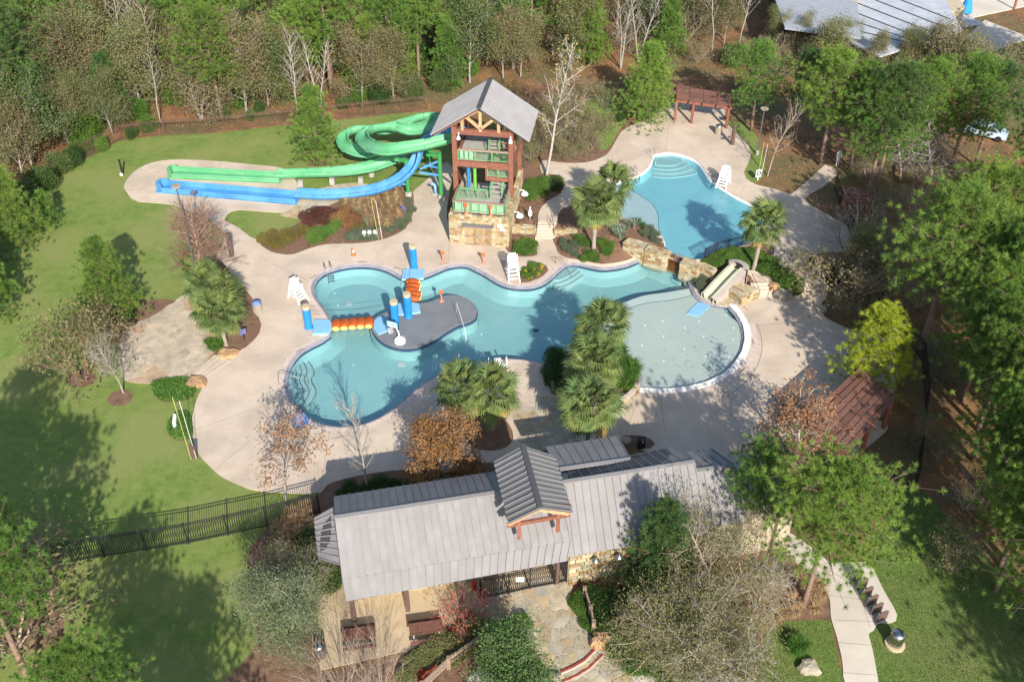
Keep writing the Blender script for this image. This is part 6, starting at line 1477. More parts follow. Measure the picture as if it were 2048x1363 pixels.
for i in range(5): floatlog(673 + i * 16.3, 652 - i * 1.2, math.radians(4), ['leftmost orange float of the row beside the left landing pad', 'second orange float from the left in the lower row', 'middle orange float of the lower row', 'fourth orange float from the left in the lower row', 'rightmost orange float of the lower row, nearest the island'][i], 'orange floats in the lower row')
for i in range(5): floatlog(825 + (i % 2) * 1.5 + (i > 2) * 2, 566 + i * 8.2, math.radians(84 + 5 * (i % 2)), ['topmost orange float of the row in front of the back pillar', 'second orange float of the upper row', 'middle orange float of the upper row', 'fourth orange float of the upper row', 'lowest orange float of the upper row, nearest the island'][i], 'orange floats in the upper row', .9)
def cannon(px, label, z=None, s=1.0, loc=None):
    g = loc if loc is not None else G(*px); g = Vector(g); t = thing('water_cannon', label, 'water toy', g, .3)
    b = MB(); b.lathe([(.20*s,0),(.20*s,.05),(.06*s,.1),(.055*s,.75*s)], 10); b.build('stand', 'coral', t)
    b = MB(); b.tube([(0,0,.75*s),(.02,0,.95*s),(-.12*s,.1,1.12*s)], [.09*s,.12*s,.07*s], 8); b.tube([(-.14*s,0,.85*s),(.2*s,0,.85*s)], .05*s, 6); b.build('nozzle', 'orange', t)
    b = MB(); 
    for k in range(6):
        a = k * math.pi / 3; b.tube([(.16*s*math.cos(a), .02, .98*s+.16*s*math.sin(a)), (.16*s*math.cos(a+math.pi/3), .02, .98*s+.16*s*math.sin(a+math.pi/3))], .03*s, 5)
    b.build('wheel', 'orange', t)
cannon((886,523), 'left orange water cannon on the deck before the tower'); cannon((967,527), 'right orange water cannon on the deck before the tower'); cannon((883,602), 'orange water cannon at the top edge of the grey island')
cannon(None, 'left orange water cannon behind the tower balcony rail', loc=TW(1.6, .25, HB), s=.95); cannon(None, 'right orange water cannon behind the tower balcony rail', loc=TW(3.85, .25, HB), s=.95)
# basketball hoop
g = G(800,682); g.z = -.06; t = thing('basketball_hoop', 'poolside basketball hoop with clear backboard on a round white base', 'basketball hoop', g, math.radians(-22))
b = MB(); b.lathe([(.46,0),(.46,.22),(.36,.32)], 18); b.build('base', 'white', t); b = MB(); b.tube([(0,0,.3),(-.1,.05,.9),(-.45,.2,1.45)], .06, 8); b.build('pole', 'whitem', t)
b = MB()
for a, c in (((-1.2,.1,1.15),(-.1,.1,1.15)), ((-1.2,.1,1.85),(-.1,.1,1.85)), ((-1.2,.1,1.15),(-1.2,.1,1.85)), ((-.1,.1,1.15),(-.1,.1,1.85))): b.bar(a, c, .06)
bo = b.build('backboard_frame', 'black', t); b = MB(); b.box((-.65,.12,1.5),(1.0,.02,.6)); b.build('backboard', 'mat', bo); b = MB()
for a, c in (((-.9,.09,1.3),(-.4,.09,1.3)),((-.9,.09,1.65),(-.4,.09,1.65)),((-.9,.09,1.3),(-.9,.09,1.65)),((-.4,.09,1.3),(-.4,.09,1.65))): b.bar(a, c, .05)
b.build('target_square', 'white', bo)
b = MB(); R = .23; b.tube([(-.65+R*math.cos(k*math.pi/8), -.2+R*math.sin(k*math.pi/8), 1.22) for k in range(17)], .018, 5); b.build('rim', 'coral', t)
b = MB()
for k in range(10):
    a = k * math.pi / 5; b.tube([(-.65+R*math.cos(a), -.2+R*math.sin(a), 1.22), (-.65+.12*math.cos(a+.4), -.2+.12*math.sin(a+.4), .85)], .012, 3)
b.build('net', 'white', t, kind=None)
g = G(912,622); b = MB(); b.tube([(0,0,0),(.1,-.4,1.2),(.9,-3.6,.9)], .022, 5); b.tube([(.9,-3.6,.9),(1.0,-3.8,-.1)], .022, 5); o = b.build('net_pole', 'whitem'); o.location = (g.x, g.y, -.06); tag(o, 'thin leaning pole between the grey island and the pool', 'pole')
# lifeguard chairs
def guard_chair(px, rz, h_, label):
    g = G(*px); t = thing('lifeguard_chair', label, 'lifeguard chair', g, rz); w = .40; h_ *= .84; sh = h_ * .62
    for sx in (-1, 1):
        b = MB(); b.bar((sx*(w+.1), -.75, 0), (sx*w, -.1, sh), .09, .13); b.build('front_leg', 'white', t)
        b = MB(); b.bar((sx*(w+.1), .75, 0), (sx*w, .25, h_), .09, .13); b.build('rear_leg', 'white', t)
        b = MB(); b.bar((sx*w, -.3, sh+.25), (sx*w, .35, sh+.25), .1, .05); b.bar((sx*w, -.25, sh), (sx*w, -.25, sh+.25), .07); b.build('armrest', 'white', t)
        b = MB(); b.bar((sx*(w+.06), -.55, .5), (sx*(w+.04), .6, .5), .06, .09); b.bar((sx*(w+.06), -.5, .35), (sx*w, .4, sh-.1), .05, .08); b.build('side_brace', 'white', t)
    for k in range(4):
        z = .35 + k * (sh - .45) / 3.2; y = -.75 + .65 * z / sh; b = MB(); b.box((0, y, z), (2*w+.1, .2, .06)); b.build('step', 'white', t)
    b = MB(); b.box((0, .05, sh), (2*w+.05, .62, .07)); b.build('seat', 'white', t)
    for k in range(4): z = sh + .12 + k * (h_ + .1 - sh) / 4; b = MB(); b.box((0, .38 + .03 * k, z), (2 * w - .02 - (.16 if k == 3 else 0), .04, (h_ - sh) / 4 * .86)); b.build('back_slat', 'white', t)
    b = MB(); b.bar((-w-.02,.62,1.0),(w+.02,.62,1.0),.06,.1); b.bar((-w-.05,.68,.4),(w+.05,.68,.4),.06,.1); b.build('rear_brace', 'white', t)
guard_chair((597,598), math.radians(48), 2.3, 'white lifeguard chair left of the pool'); guard_chair((1026,556), math.radians(8), 2.7, 'white lifeguard chair by the yellow flower bed'); guard_chair((1446,372), math.radians(-28), 2.35, 'white lifeguard chair beside the upper pool')
# ladders and grab rails
def ladder(px, rz, label, z):
    g = P(*px, z); t = thing('pool_ladder', label, 'ladder', g, rz)
    for s in (-1, 1):
        b = MB(); b.tube([(s*.26,.75,0),(s*.26,.72,.62),(s*.26,.5,.85),(s*.26,.1,.55),(s*.26,-.25,.12),(s*.26,-.3,-.9)], .028, 7); b.build('rail', 'steeld', t, smooth=True)
    for k in range(3): b = MB(); b.box((0,-.3,-.22-k*.25),(.5,.12,.035)); b.build('rung', 'steeld', t)
ladder((659,545), math.radians(25), 'steel pool ladder at the top left lobe of the main pool', 0); ladder((1272,352), math.radians(35), 'steel pool ladder on the left side of the upper pool', ZU)
def grab(pts, label, name='handrail', m='steeld', r=.026):
    w = [P(x, y, z) for x, y, z in pts]; g = w[0].copy(); b = MB(); b.tube([p - g for p in w], r, 7); o = b.build(name, m, smooth=True); o.location = g; return tag(o, label, 'handrail')
grab([(557,765,0),(556,748,.75),(563,744,.85),(616,762,.5),(618,768,-.6)], 'bent handrail at the left entry steps')
grab([(1112,528,0),(1110,515,.8),(1120,514,.85),(1140,537,.45),(1143,556,-.5)], 'bent handrail at the entry steps by the walkway')
grab([(1308,322,ZU),(1300,301,ZU+.75),(1308,295,ZU+.85),(1310,310,ZU+.5),(1312,335,ZU-.3)], 'handrail at the entry steps of the upper pool')
grab([(1363,563,-.4),(1364,556,.5),(1369,566,.5),(1376,577,-.2)], 'small handrail on the bench steps by the small slide')
grab([(1100,467,.15),(1100,440,1.5),(1103,428,1.85),(1108,453,.9)], 'dark handrail on the right of the walkway steps', m='black')
grab([(1065,438,.95),(1066,426,1.7),(1076,440,1.6),(1072,472,.8)], 'dark handrail on the left of the walkway steps', m='black')
for k, pts in enumerate([[(1484,540,.9),(1500,556,1.9),(1498,562,.95)], [(1503,545,1.9),(1520,580,.9),(1517,594,.05)], [(1528,548,1.9),(1545,567,.9),(1549,594,.8)], [(1605,586,.6),(1610,556,1.7)], [(1628,600,.1),(1642,570,1.4),(1640,598,.1)], [(1648,632,0),(1657,618,1.0)]]):
    grab(pts, ['handrail at the top of the ramp behind the stone box', 'long handrail on the left side of the wide steps', 'handrail on the right side of the wide steps', 'short post rail above the boulders', 'bent handrail in front of the dark bed', 'short rail at the edge of the lower deck'][k], m='black')
# chair lift and covered lift
g = G(996,738); t = thing('pool_lift', 'white pool access lift at the bottom edge of the pool beside the palms', 'pool lift', g, .1)
b = MB()
for s in (-.7, .7): b.tube([(s,.55,0),(s,.5,.9),(s,.1,1.0),(s,-.3,0)], .035, 6)
b.build('grab_bars', 'whitem', t, smooth=True); b = MB(); b.box((0,0,.35),(1.2,.5,.06)); b.build('seat_frame', 'white', t); b = MB(); b.box((0,.4,.55),(.5,.08,.5)); b.build('backrest', 'white', t)
g = G(918,735); b = MB(); b.tube([(0,0,0),(0,.05,1.1),(0,.5,1.2),(0,.7,.3)], .03, 6); o = b.build('grab_post', 'whitem', smooth=True); o.location = g; tag(o, 'thin white post at the pool edge left of the lift', 'post')
g = G(603,848); t = thing('covered_lift', 'pool lift under a crumpled blue cover at the lower left pool edge', 'pool lift', g, .2)
rng = np.random.default_rng(4); b = MB(); prof = [(.55,0),(.5,.35),(.42,.7),(.26,1.0),(.08,1.12)]; b.lathe(prof, 18); b.v = [(x * (1 + .18 * math.sin(5 * math.atan2(y, x)) ) , y * (1 + .15 * math.cos(7 * math.atan2(y, x))), z + .03 * math.sin(9 * math.atan2(y, x))) for x, y, z in b.v]; b.build('cover', 'bluecloth', t)
b = MB(); b.tube([(.25,.1,.9),(.45,.5,1.0),(.2,1.1,.8)], .04, 6); b.build('arm', 'steeld', t)
# white filter boxes: three speakers in the bed
def speakers(px, label):
    g = G(*px); t = thing('box_speaker', label, 'speaker', g, .1)
    for k in range(3): b = MB(); b.box(((k-1)*.5,0,.38),(.34,.3,.5)); b.lathe([(.13,0),(.15,.06)], 8, ((k-1)*.5,0,.62)); b.build('cabinet', 'white', t)
    b = MB(); b.box((0,0,.08),(1.3,.2,.1)); b.build('stand', 'black', t)
speakers((740,474), 'row of three small white boxes in the long bed')
g = G(352,850); t = thing('box_speaker', 'small white figure shaped box in the lower ground cover bed', 'box', g, .2)
for k in range(3): b = MB(); b.box((0,k*.35-.3,.4),(.22,.26,.5)); b.build('cabinet', 'white', t)
def sign(px, rz, label, s=1.0):
    g = G(*px); t = thing('garden_sign', label, 'sign', g, rz); b = MB(); b.box((0,0,.3*s),(.07,.07,.6*s)); b.build('post', 'black', t)
    b = MB(); b.box((0,0,.85*s),(.5*s,.06,.7*s), R=Matrix.Rotation(.35,3,'X')); b.build('panel', 'violet', t)
sign((489,680), .5, 'violet blue slanted sign in the bed by the fan palms'); sign((808,432), -.5, 'violet slanted sign at the path edge of the long bed')
# cone
g = G(707,510); t = thing('traffic_cone', 'orange traffic cone with white band on the deck', 'cone', g); b = MB(); b.box((0,0,.03),(.45,.45,.06)); b.build('foot', 'orange', t)
b = MB(); b.lathe([(.19,.06),(.12,.36)], 12); b.build('lower_cone', 'orange', t); b = MB(); b.lathe([(.12,.36),(.07,.56)], 12); b.build('white_band', 'white', t); b = MB(); b.lathe([(.07,.56),(.03,.74)], 12); b.build('tip', 'orange', t)
# trash cans
def can(px, label, body='concrete', top='steeld', r=.34, h_=1.05, base=None):
    g = G(*px); t = thing('trash_can', label, 'trash can', g)
    if base: b = MB(); b.lathe([(.58,0),(.58,.12),(.5,.14)], 18); b.build('foot_slab', base, t)
    b = MB(); b.lathe([(r,.1),(r,h_*.86)], 20); bo = b.build('body', body, t)
    for k in range(14):
        a = k * 2 * math.pi / 14; b = MB(); b.box((r*1.03*math.cos(a), r*1.03*math.sin(a), h_*.47),(.03,r*.30,h_*.7), rz=a); b.build('slat', body, bo)
    b = MB(); b.lathe([(r*1.08,h_*.86),(r*1.08,h_*.92),(r*.85,h_*1.02),(r*.35,h_*1.08),(.04,h_*1.09)], 20); b.build('lid', top, t, smooth=True)
can((516,624), 'trash can with dark blue lid beside the left fan palms', 'bouldg', 'bluecloth'); can((1436,268), 'trash can on the upper deck before the pergola', 'bouldg', 'steel'); can((1789,1288), 'round steel trash can on a pink slab beside the front walk', 'steel', 'steel', .38, 1.1, 'coral' if False else 'tan'); can((641,1310), 'steel topped trash can at the left end of the picnic patio', 'steeld', 'steel')
# shower posts
def shower(px, label, h_=2.35, foot=True):
    g = G(*px); t = thing('shower_post', label, 'shower', g, .1)
    b = MB(); b.lathe([(.21,0),(.21,h_*.96),(.15,h_)], 14); b.build('column', 'brownm', t)
    b = MB(); b.tube([(-.1,0,.95),(-.5,-.05,.95),(-.5,-.05,1.05)], .11, 8); b.build('basin_arm', 'brownm', t); b = MB(); b.lathe([(.07,0),(.09,.04)], 8, (-.1,-.2,1.9)); b.build('head', 'steel', t)
    if foot: b = MB(); b.lathe([(.42,0),(.42,.03)], 14, (0,0,.05)); b.build('drain_plate', 'tan', t)
shower((464,513), 'brown shower column with side basin at the left path', 2.5); shower((1464,290), 'brown shower column on the upper deck')
# lamp posts
def lamp(px, label, h_=5.1):
    g = G(*px); t = thing('lamp_post', label, 'lamp post', g); b = MB(); b.lathe([(.09,0),(.06,h_-.2)], 10); b.build('pole', 'steeld', t)
    b = MB(); b.lathe([(.2,0),(.2,.35),(.12,.4)], 12); b.build('footing', 'concrete', t); b = MB(); b.lathe([(.05,h_-.25),(.12,h_-.12),(.42,h_-.02),(.40,h_+.04)], 18); b.build('lamp_head', 'bouldg', t)
lamp((1514,308), 'lamp post with flat round head beside the upper deck'); lamp((396,560), 'lamp post standing in the dense twiggy tree', hgt((396,560),372))
# rescue poles
def rescue(px, h_, label, lean=(0,0), board=True):
    g = G(*px); t = thing('rescue_pole', label, 'rescue pole', g)
    b = MB(); b.tube([(0,0,.1),(lean[0],lean[1],h_)], .02, 6); b.build('yellow_pole', 'yel', t); b = MB(); b.tube([(.35,.05,.1),(lean[0]+.4,lean[1],h_*.93)], .018, 6); b.build('white_pole', 'whitem', t)
    if board: b = MB(); b.box((.18,.12,.7),(.5,.06,1.2)); b.build('backboard', 'brownm', t)
rescue((383,920), 5.6, 'tall yellow and white rescue poles on the lawn left of the deck', (-.3,.4)); rescue((1517,346), 3.4, 'yellow and white rescue poles by the life ring board', (.1,.2), False); rescue((757,480), 4.4, 'pale rescue pole standing in the long bed', (-.35,.2))
g = G(1515,360); t = thing('life_ring_board', 'white board with a life ring at the edge of the upper deck', 'life ring', g, .3); b = MB(); b.box((0,0,.75),(.6,.08,.8)); b.box((0,0,.2),(.1,.06,.4)); b.build('board', 'white', t)
b = MB(); b.tube([(.2*math.cos(k*math.pi/8), -.08, .8+.2*math.sin(k*math.pi/8)) for k in range(17)], .05, 6); b.build('ring', 'black', t)
# up lights on bent pipes beside the tower
for i, (px, py) in enumerate(((1047,388),(1037,432),(1060,425))):
    g = G(px, py + 14); t = thing('pipe_lamp', ['white domed pipe lamp nearest the shrubs beside the tower', 'lower white domed pipe lamp beside the tower', 'white pipe lamp between the domed lamps'][i], 'lamp', g, 0)
    b = MB(); b.tube([(-.7,.1,0),(-.7,.1,1.0),(-.55,.1,1.2),(0,.05,1.15),(.1,0,1.0)] if i < 2 else [(0,0,0),(0,0,1.4)], .05, 7); b.build('pipe', 'whitem', t, smooth=True); b = MB(); b.lathe([(.1,1.05),(.26,.95),(.36,.78),(.37,.72)], 14, (.1,0,0)) if i < 2 else b.lathe([(.14,1.0),(.2,.7),(.2,.5)], 10, (.0,0,0)); b.build('shade', 'white', t)
# small waterslide on its mound
A_, B_ = P(1413,601,.0), P(1474,533,1.75)
t = thing('small_slide', 'short sage green childrens slide with mauve shell running into the splash pool', 'slide', (A_.x, A_.y, 0))
d = (B_ - A_); d.z = 0; L_ = d.length; d /= L_; n_ = Vector((d.y, -d.x, 0)); A0 = Vector((A_.x, A_.y, 0))
def sp_(s, w, z): return A0 + d * (s * L_) + n_ * w + Vector((0, 0, z))
zc = [(0,.02),(.1,.10),(.3,.45),(.55,.85),(.8,1.2),(1.0,1.35)]
def zf(s): return float(np.interp(s, [a for a, _ in zc], [b_ for _, b_ in zc]))
N = 12; b = MB(); v = []
prof = [(-.62,.0),(-.62,.52),(-.40,.55),(-.30,.18),(0,.08),(.30,.18),(.40,.55),(.62,.52),(.62,0)]
for i in range(N + 1):
    s = i / N
    for w_, z_ in prof: v.append(sp_(s, w_, (zf(s) + z_) if z_ > 0 else 0))
k = len(prof); f = [(i * k + j, (i + 1) * k + j, (i + 1) * k + j + 1, i * k + j + 1) for i in range(N) for j in range(k - 1)]
b.add(v, f); b.build('flume', 'slidefg', t, world=True)
b = MB(); c_ = [sp_(.97 + .13 * math.cos(a), .62 * math.sin(a), zf(1) + .56) for a in np.linspace(-math.pi / 2, math.pi / 2, 10)]
o_ = [sp_(1.03 + .22 * math.cos(a), 1.05 * math.sin(a), zf(1) + .5) for a in np.linspace(-math.pi / 2, math.pi / 2, 10)]; o2 = [Vector((p.x, p.y, 0)) for p in o_]
b.add(c_ + o_ + o2, [(i, i + 1, i + 11, i + 10) for i in range(9)] + [(i + 10, i + 11, i + 21, i + 20) for i in range(9)])
b.add([sp_(s, .62, zf(s) + .5) for s in (0, .25, .5, .75, 1)] + [sp_(s, .98, zf(s) + .42) for s in (0, .25, .5, .75, 1)] + [sp_(s, 1.0, 0) for s in (0, .25, .5, .75, 1)], [(i, i + 5, i + 6, i + 1) for i in range(4)] + [(i + 5, i + 10, i + 11, i + 6) for i in range(4)])
b.build('shell', 'slidetop', t, world=True)
# stone apron beside the slide
w = [P(x, y, .22) for x, y in [(1424,603),(1448,577),(1487,600),(1460,608),(1440,608)]]; b = MB(); b.prism(w, 0, .1); o = b.build('slide_apron', 'mortar', kind='structure')
fl = [P(x, y, .1)[:2] for x, y in [(1424,603),(1448,577),(1487,600),(1460,608),(1440,608)]]
r = random.Random(3)
for k in range(14):
    p = P(r.uniform(1432,1474), r.uniform(590,605), .1)
    if seg_dist([p[:2]], fl)[0] > 0: continue
    q = MB(); n = 6; q.prism([(p.x + .28 * math.cos(a) * r.uniform(.7,1.2), p.y + .28 * math.sin(a) * r.uniform(.7,1.2)) for a in np.linspace(0, 5.2, n)], .08, .13 + k * .002); q.build('flagstone', 'flag', o)
# boulders
def boulder(px, s, label, m='boulder', sz=.6, seed=0, flat_=False):
    rng = np.random.default_rng(seed); g = G(*px); n1, n2 = 7, 12; b = MB(); v = []
    for i in range(n1 + 1):
        th = math.pi * i / n1
        for j in range(n2):
            ph = 2 * math.pi * j / n2; k = 1 + .16 * math.sin(3 * ph + seed) * math.sin(th) + .1 * math.cos(5 * ph + 2 * th) + rng.uniform(-.05, .05)
            sq = lambda c: math.copysign(abs(c) ** .75, c)
            v.append((s * k * sq(math.sin(th) * math.cos(ph)), s * .85 * k * sq(math.sin(th) * math.sin(ph)), sz * s * max(-.3, sq(math.cos(th)) * (1 if i else .95)) + (rng.uniform(-.03, .03))))
    f = [(i * n2 + j, i * n2 + (j + 1) % n2, (i + 1) * n2 + (j + 1) % n2, (i + 1) * n2 + j) for i in range(n1) for j in range(n2)]; f = [q[::-1] for q in f]
    b.add(v, f); o = b.build('boulder', m); o.location = g + Vector((0, 0, .05)); tag(o, label, 'boulder')
boulder((455,709), .85, 'flat tan boulder at the upper end of the terrace steps', sz=.35, seed=1); boulder((392,766), .85, 'round tan boulder at the lower end of the terrace steps', sz=.4, seed=2)
boulder((232,655), .45, 'small tan boulder at the back of the terrace', seed=3); boulder((228,667), .5, 'lowest boulder at the back of the terrace', 'bouldg', seed=4); boulder((226,645), .4, 'small dark boulder behind the terrace', 'bouldg', seed=5)
boulder((1566,592), .8, 'big grey boulder at the foot of the wide steps', 'bouldg', .7, 6); boulder((1548,575), .55, 'rusty orange boulder on the left of the wide steps', 'boulder', .8, 7); boulder((1585,583), .45, 'dark boulder beside the big grey one', 'boulder', .7, 8); boulder((1492,590), .5, 'orange boulder at the corner of the stone box', 'boulder', .9, 12)
boulder((1202,1285), .68, 'shaggy tan boulder beside the entrance steps', 'boulder', .9, 9); boulder((1617,1336), .62, 'pale boulder on the round grass island', 'bouldg', .6, 10); boulder((1105,1363), .6, 'square tan boulder at the bottom of the entrance steps', 'bouldg', .6, 11); boulder((1640,620), .6, 'dark boulder below the shaded bed', 'bouldg', .6, 13)
boulder((1385,538), .35, 'small stone at the waterfall corner', 'bouldg', .5, 14)
# ================================================================== steps
def steps(pairs, z0, z1, label, m='deck', sw=None):
    """treads between two side lines: pairs[0] = left line (low, high), pairs[1] = right line"""
    (a0, a1), (c0, c1) = pairs; n = sw or 5; A0, A1, C0, C1 = P(*a0, z0), P(*a1, z1), P(*c0, z0), P(*c1, z1)
    t = thing('steps', label, 'steps', (A0.x, A0.y, 0))
    for k in range(n):
        u0, u1 = k / n, (k + 1) / n + .02; z = z0 + (z1 - z0) * (k + 1) / n + .06
        b = MB(); b.prism([A0.lerp(A1, u0), C0.lerp(C1, u0), C0.lerp(C1, u1), A0.lerp(A1, u1)], -.2, z); b.build('step', m, t, world=True)
        d = (C0 - A0).normalized(); nn_ = Vector((d.y, -d.x, 0)); b = MB(); p, q = A0.lerp(A1, u0), C0.lerp(C1, u0); b.bar(Vector((p.x, p.y, z - .012)) - nn_ * -.02, Vector((q.x, q.y, z - .012)) - nn_ * -.02, .05, .03); b.build('nosing', 'walk', t, world=True)
steps([((1070,478),(1075,449)), ((1110,478),(1110,449))], 0, ZU - .04, 'pale concrete steps between two stone walls up to the curved walk')
steps([((1507,592),(1500,566)), ((1548,592),(1541,563))], 0, ZU - .08, 'wide pale steps right of the stone box', sw=4)
steps([((1606,612),(1601,582)), ((1640,606),(1634,578))], 0, ZU - .3, 'steps in tree shade on the right of the boulders', sw=4)
A, B, C, D = P(430,712), P(461,722), P(409,757), P(386,750)
t = thing('steps', 'two long low concrete steps between the round boulders of the terrace', 'steps', (A.x, A.y, 0))
for k, (u0, u1, z) in enumerate(((0, .36, .16), (.36, .68, .11), (.68, 1, .07))):
    b = MB(); b.prism([A.lerp(B, u0), A.lerp(B, u1), D.lerp(C, u1), D.lerp(C, u0)], 0, z + .03); b.build('step', 'deck', t, world=True)
    b = MB(); b.bar(A.lerp(B, u1) + Vector((0,0,z+.03)), D.lerp(C, u1) + Vector((0,0,z+.03)), .06, .03); b.build('nosing', 'walk', t, world=True)
t0 = P(1120,1345); t = thing('steps', 'two entrance steps with red tiled edges', 'steps', t0)
for k, pts in enumerate(([(1121,1342),(1148,1330),(1170,1317),(1191,1296)], [(1124,1362),(1152,1350),(1178,1334),(1206,1307)])):
    w = [P(x, y, .12 - .05 * k) for x, y in pts]
    for i in range(3):
        b = MB(); b.bar(w[i], w[i + 1], .08, .05); b.build('red_nosing', 'redtile', t, world=True); b = MB(); b.bar(w[i] + Vector((.03,-.12,-.03)), w[i + 1] + Vector((.03,-.12,-.03)), .08, .05); b.build('pale_nosing', 'walk', t, world=True)
# ================================================================== fences
def fence(pts, h_, label, m='black', span=2.5, z=None, pick=.11, r=.014, name='metal_fence', heavy=.07):
    w = [G(x, y) if z is None else P(x, y, z) for x, y in pts]; t = thing(name, label, 'fence', w[0])
    for i in range(len(w) - 1):
        A, B = w[i], w[i + 1]; L_ = (B - A).length; n = max(1, round(L_ / span))
        for k in range(n + (1 if i == len(w) - 2 else 0)):
            p = A.lerp(B, k / n); q = MB(); q.box((p.x, p.y, p.z + h_ / 2), (heavy, heavy, h_ + .06)); q.build('post', m, t, world=True)
        for k in range(n):
            a, c = A.lerp(B, k / n), A.lerp(B, (k + 1) / n)
            for zz in (h_ - .05, h_ - .22, .15): q = MB(); q.bar(a + Vector((0,0,zz)), c + Vector((0,0,zz)), .04, .045); q.build('rail', m, t, world=True)
            q = MB(); L2 = (c - a).length; mm = int(L2 / pick)
            for j in range(1, mm): p = a.lerp(c, j / mm); q.bar(p + Vector((0,0,.05)), p + Vector((0,0,h_ - .02)), r * 2)
            q.build('pickets', m, t, world=True, kind='stuff')
    return t
fence([(30,1148),(122,1128),(210,1113),(377,1087),(535,1053),(640,1025)], 1.95, 'black metal fence crossing the lawn on the left of the building', heavy=.09, span=3.2, r=.018, pick=.14)
fence([(300,985+60),(520,1010)], 1.3, 'second lower black fence line behind the front fence', heavy=.05, span=3.4, r=.012, pick=.14) if False else None
fence([(20,480),(62,400),(118,345),(188,306),(243,279),(330,268),(430,263),(560,249),(700,234),(855,219)], 1.7, 'thin brown black fence between lawn and woods', m='brownm', span=3.4, r=.009, pick=.16, heavy=.06)
fence([(1065,190),(1150,186),(1250,190),(1340,180),(1480,178)], 1.6, 'thin dark fence in the woods behind the upper pergola', m='brownm', span=3.4, r=.009, pick=.18, heavy=.06)
fence([(962,1197),(1018,1187),(1060,1177),(1110,1168),(1132,1163)], 1.9, 'black metal entrance gate under the roof edge', span=1.8, r=.018, pick=.13, heavy=.1)
b = MB(); g = P(1040,1158,1.2); b.box((g.x,g.y,g.z),(.5,.03,.42)); o = b.build('paper_notice', 'white', loc=None); o.data.transform(Matrix.Translation(-g)); o.location = g; tag(o, 'white paper notice fixed to the entrance gate', 'notice')
g = P(948,1166,.5); b = MB(); b.lathe([(.13,0),(.13,.5),(.05,.6),(.05,.68)], 12); o = b.build('fire_extinguisher', 'red'); o.location = g - Vector((0,0,.45)); tag(o, 'red fire extinguisher under the porch beside the gate', 'fire extinguisher')
fence([(1478,928),(1530,914),(1600,935),(1720,990),(1785,985),(1830,972)], 1.9, 'black fence running from the roofs to the right under the pines', span=2.6, r=.016, pick=.13)
fence([(1830,972),(1850,800),(1842,720),(1760,610),(1700,470),(1668,380)], 1.7, 'black fence going back through the shaded trees on the right', span=3, r=.010, pick=.18, heavy=.06)
fence([(1408,518),(1432,506),(1455,499),(1482,493),(1505,490),(1530,492)], 1.15, 'black curved railing at the lower edge of the upper pool', z=ZU, span=1.5, r=.015, pick=.12)
# split rail fences
def splitrail(pts, label, h_=.95):
    w = [G(x, y) for x, y in pts]; t = thing('wooden_fence', label, 'fence', w[0])
    for p in w: q = MB(); q.box((p.x, p.y, h_ / 2 + .05), (.22, .22, h_ + .1)); q.build('post', 'woodg', t, world=True)
    for a, c in zip(w, w[1:]):
        for z in (h_ * .5, h_ * .92): q = MB(); q.bar(a + Vector((0,0,z)), c + Vector((0,0,z)), .11, .18); q.build('rail', 'woodg', t, world=True)
splitrail([(845,1385),(898,1335),(960,1290)], 'grey split rail fence left of the holly'); splitrail([(1168,1195),(1180,1232),(1186,1262)], 'short wooden rail fence right of the entrance path')
# ================================================================== pergolas
def pergola(corners, z, label, nsl, zg, along='u', overhang=.7, posts=None, cross=3, dens=.6):
    c = [P(x, y, z) for x, y in corners]; t = thing('pergola', label, 'pergola', (c[0].x, c[0].y, zg)); A, B, C, D = c          # A->B long front, D->C long back
    def pt(u, v, zz): q = A.lerp(B, u).lerp(D.lerp(C, u), v); return Vector((q.x, q.y, zz))
    for (u, v) in (posts or [(.04,.08),(.5,.08),(.96,.08),(.04,.92),(.5,.92),(.96,.92)]):
        p = pt(u, v, 0); q = MB(); q.box((p.x, p.y, (zg + z) / 2 - .1), (.26, .26, z - zg - .1)); q.build('post', 'wood', t, world=True)
    for v in (.08, .92): q = MB(); q.bar(pt(-.03, v, z - .22), pt(1.03, v, z - .22), .14, .3); q.build('beam', 'wood', t, world=True)
    for k in range(cross + 1):
        u = k / cross; u = min(max(u, .01), .99); q = MB(); q.bar(pt(u, -.06, z), pt(u, 1.06, z), .12, .24); q.build('crossbeam', 'wood', t, world=True)
    for k in range(nsl):
        v = (k + .5) / nsl
        for j in range(cross):
            u0, u1 = j / cross + .012, (j + 1) / cross - .012
            q = MB(); q.bar(pt(u0, v, z + .16), pt(u1, v, z + .16), (D - A).length / nsl * dens, .07); q.build('slat', 'woodd', t, world=True)
    return t
pergola([(1352,200),(1462,214),(1461,192),(1352,172)], 3.55 , 'upper red brown timber pergola at the far end of the upper deck', 8, ZU, cross=4, dens=.78, posts=[(.02,.08),(.33,.08),(.97,.08),(.33,.92),(.97,.92)])
pergola([(1695,912),(1795,797),(1716,738),(1608,838)], 2.9, 'lower red brown timber pergola on the right beside the rust leaved tree', 8, 0, cross=2, dens=.70)
pergola([(1690,398),(1738,402),(1738,385),(1692,380)], 3.2, 'small dark timber shelter in the shade of the right hand woods', 5, ZU, cross=2, posts=[(.04,.08),(.96,.08),(.04,.92),(.96,.92)])
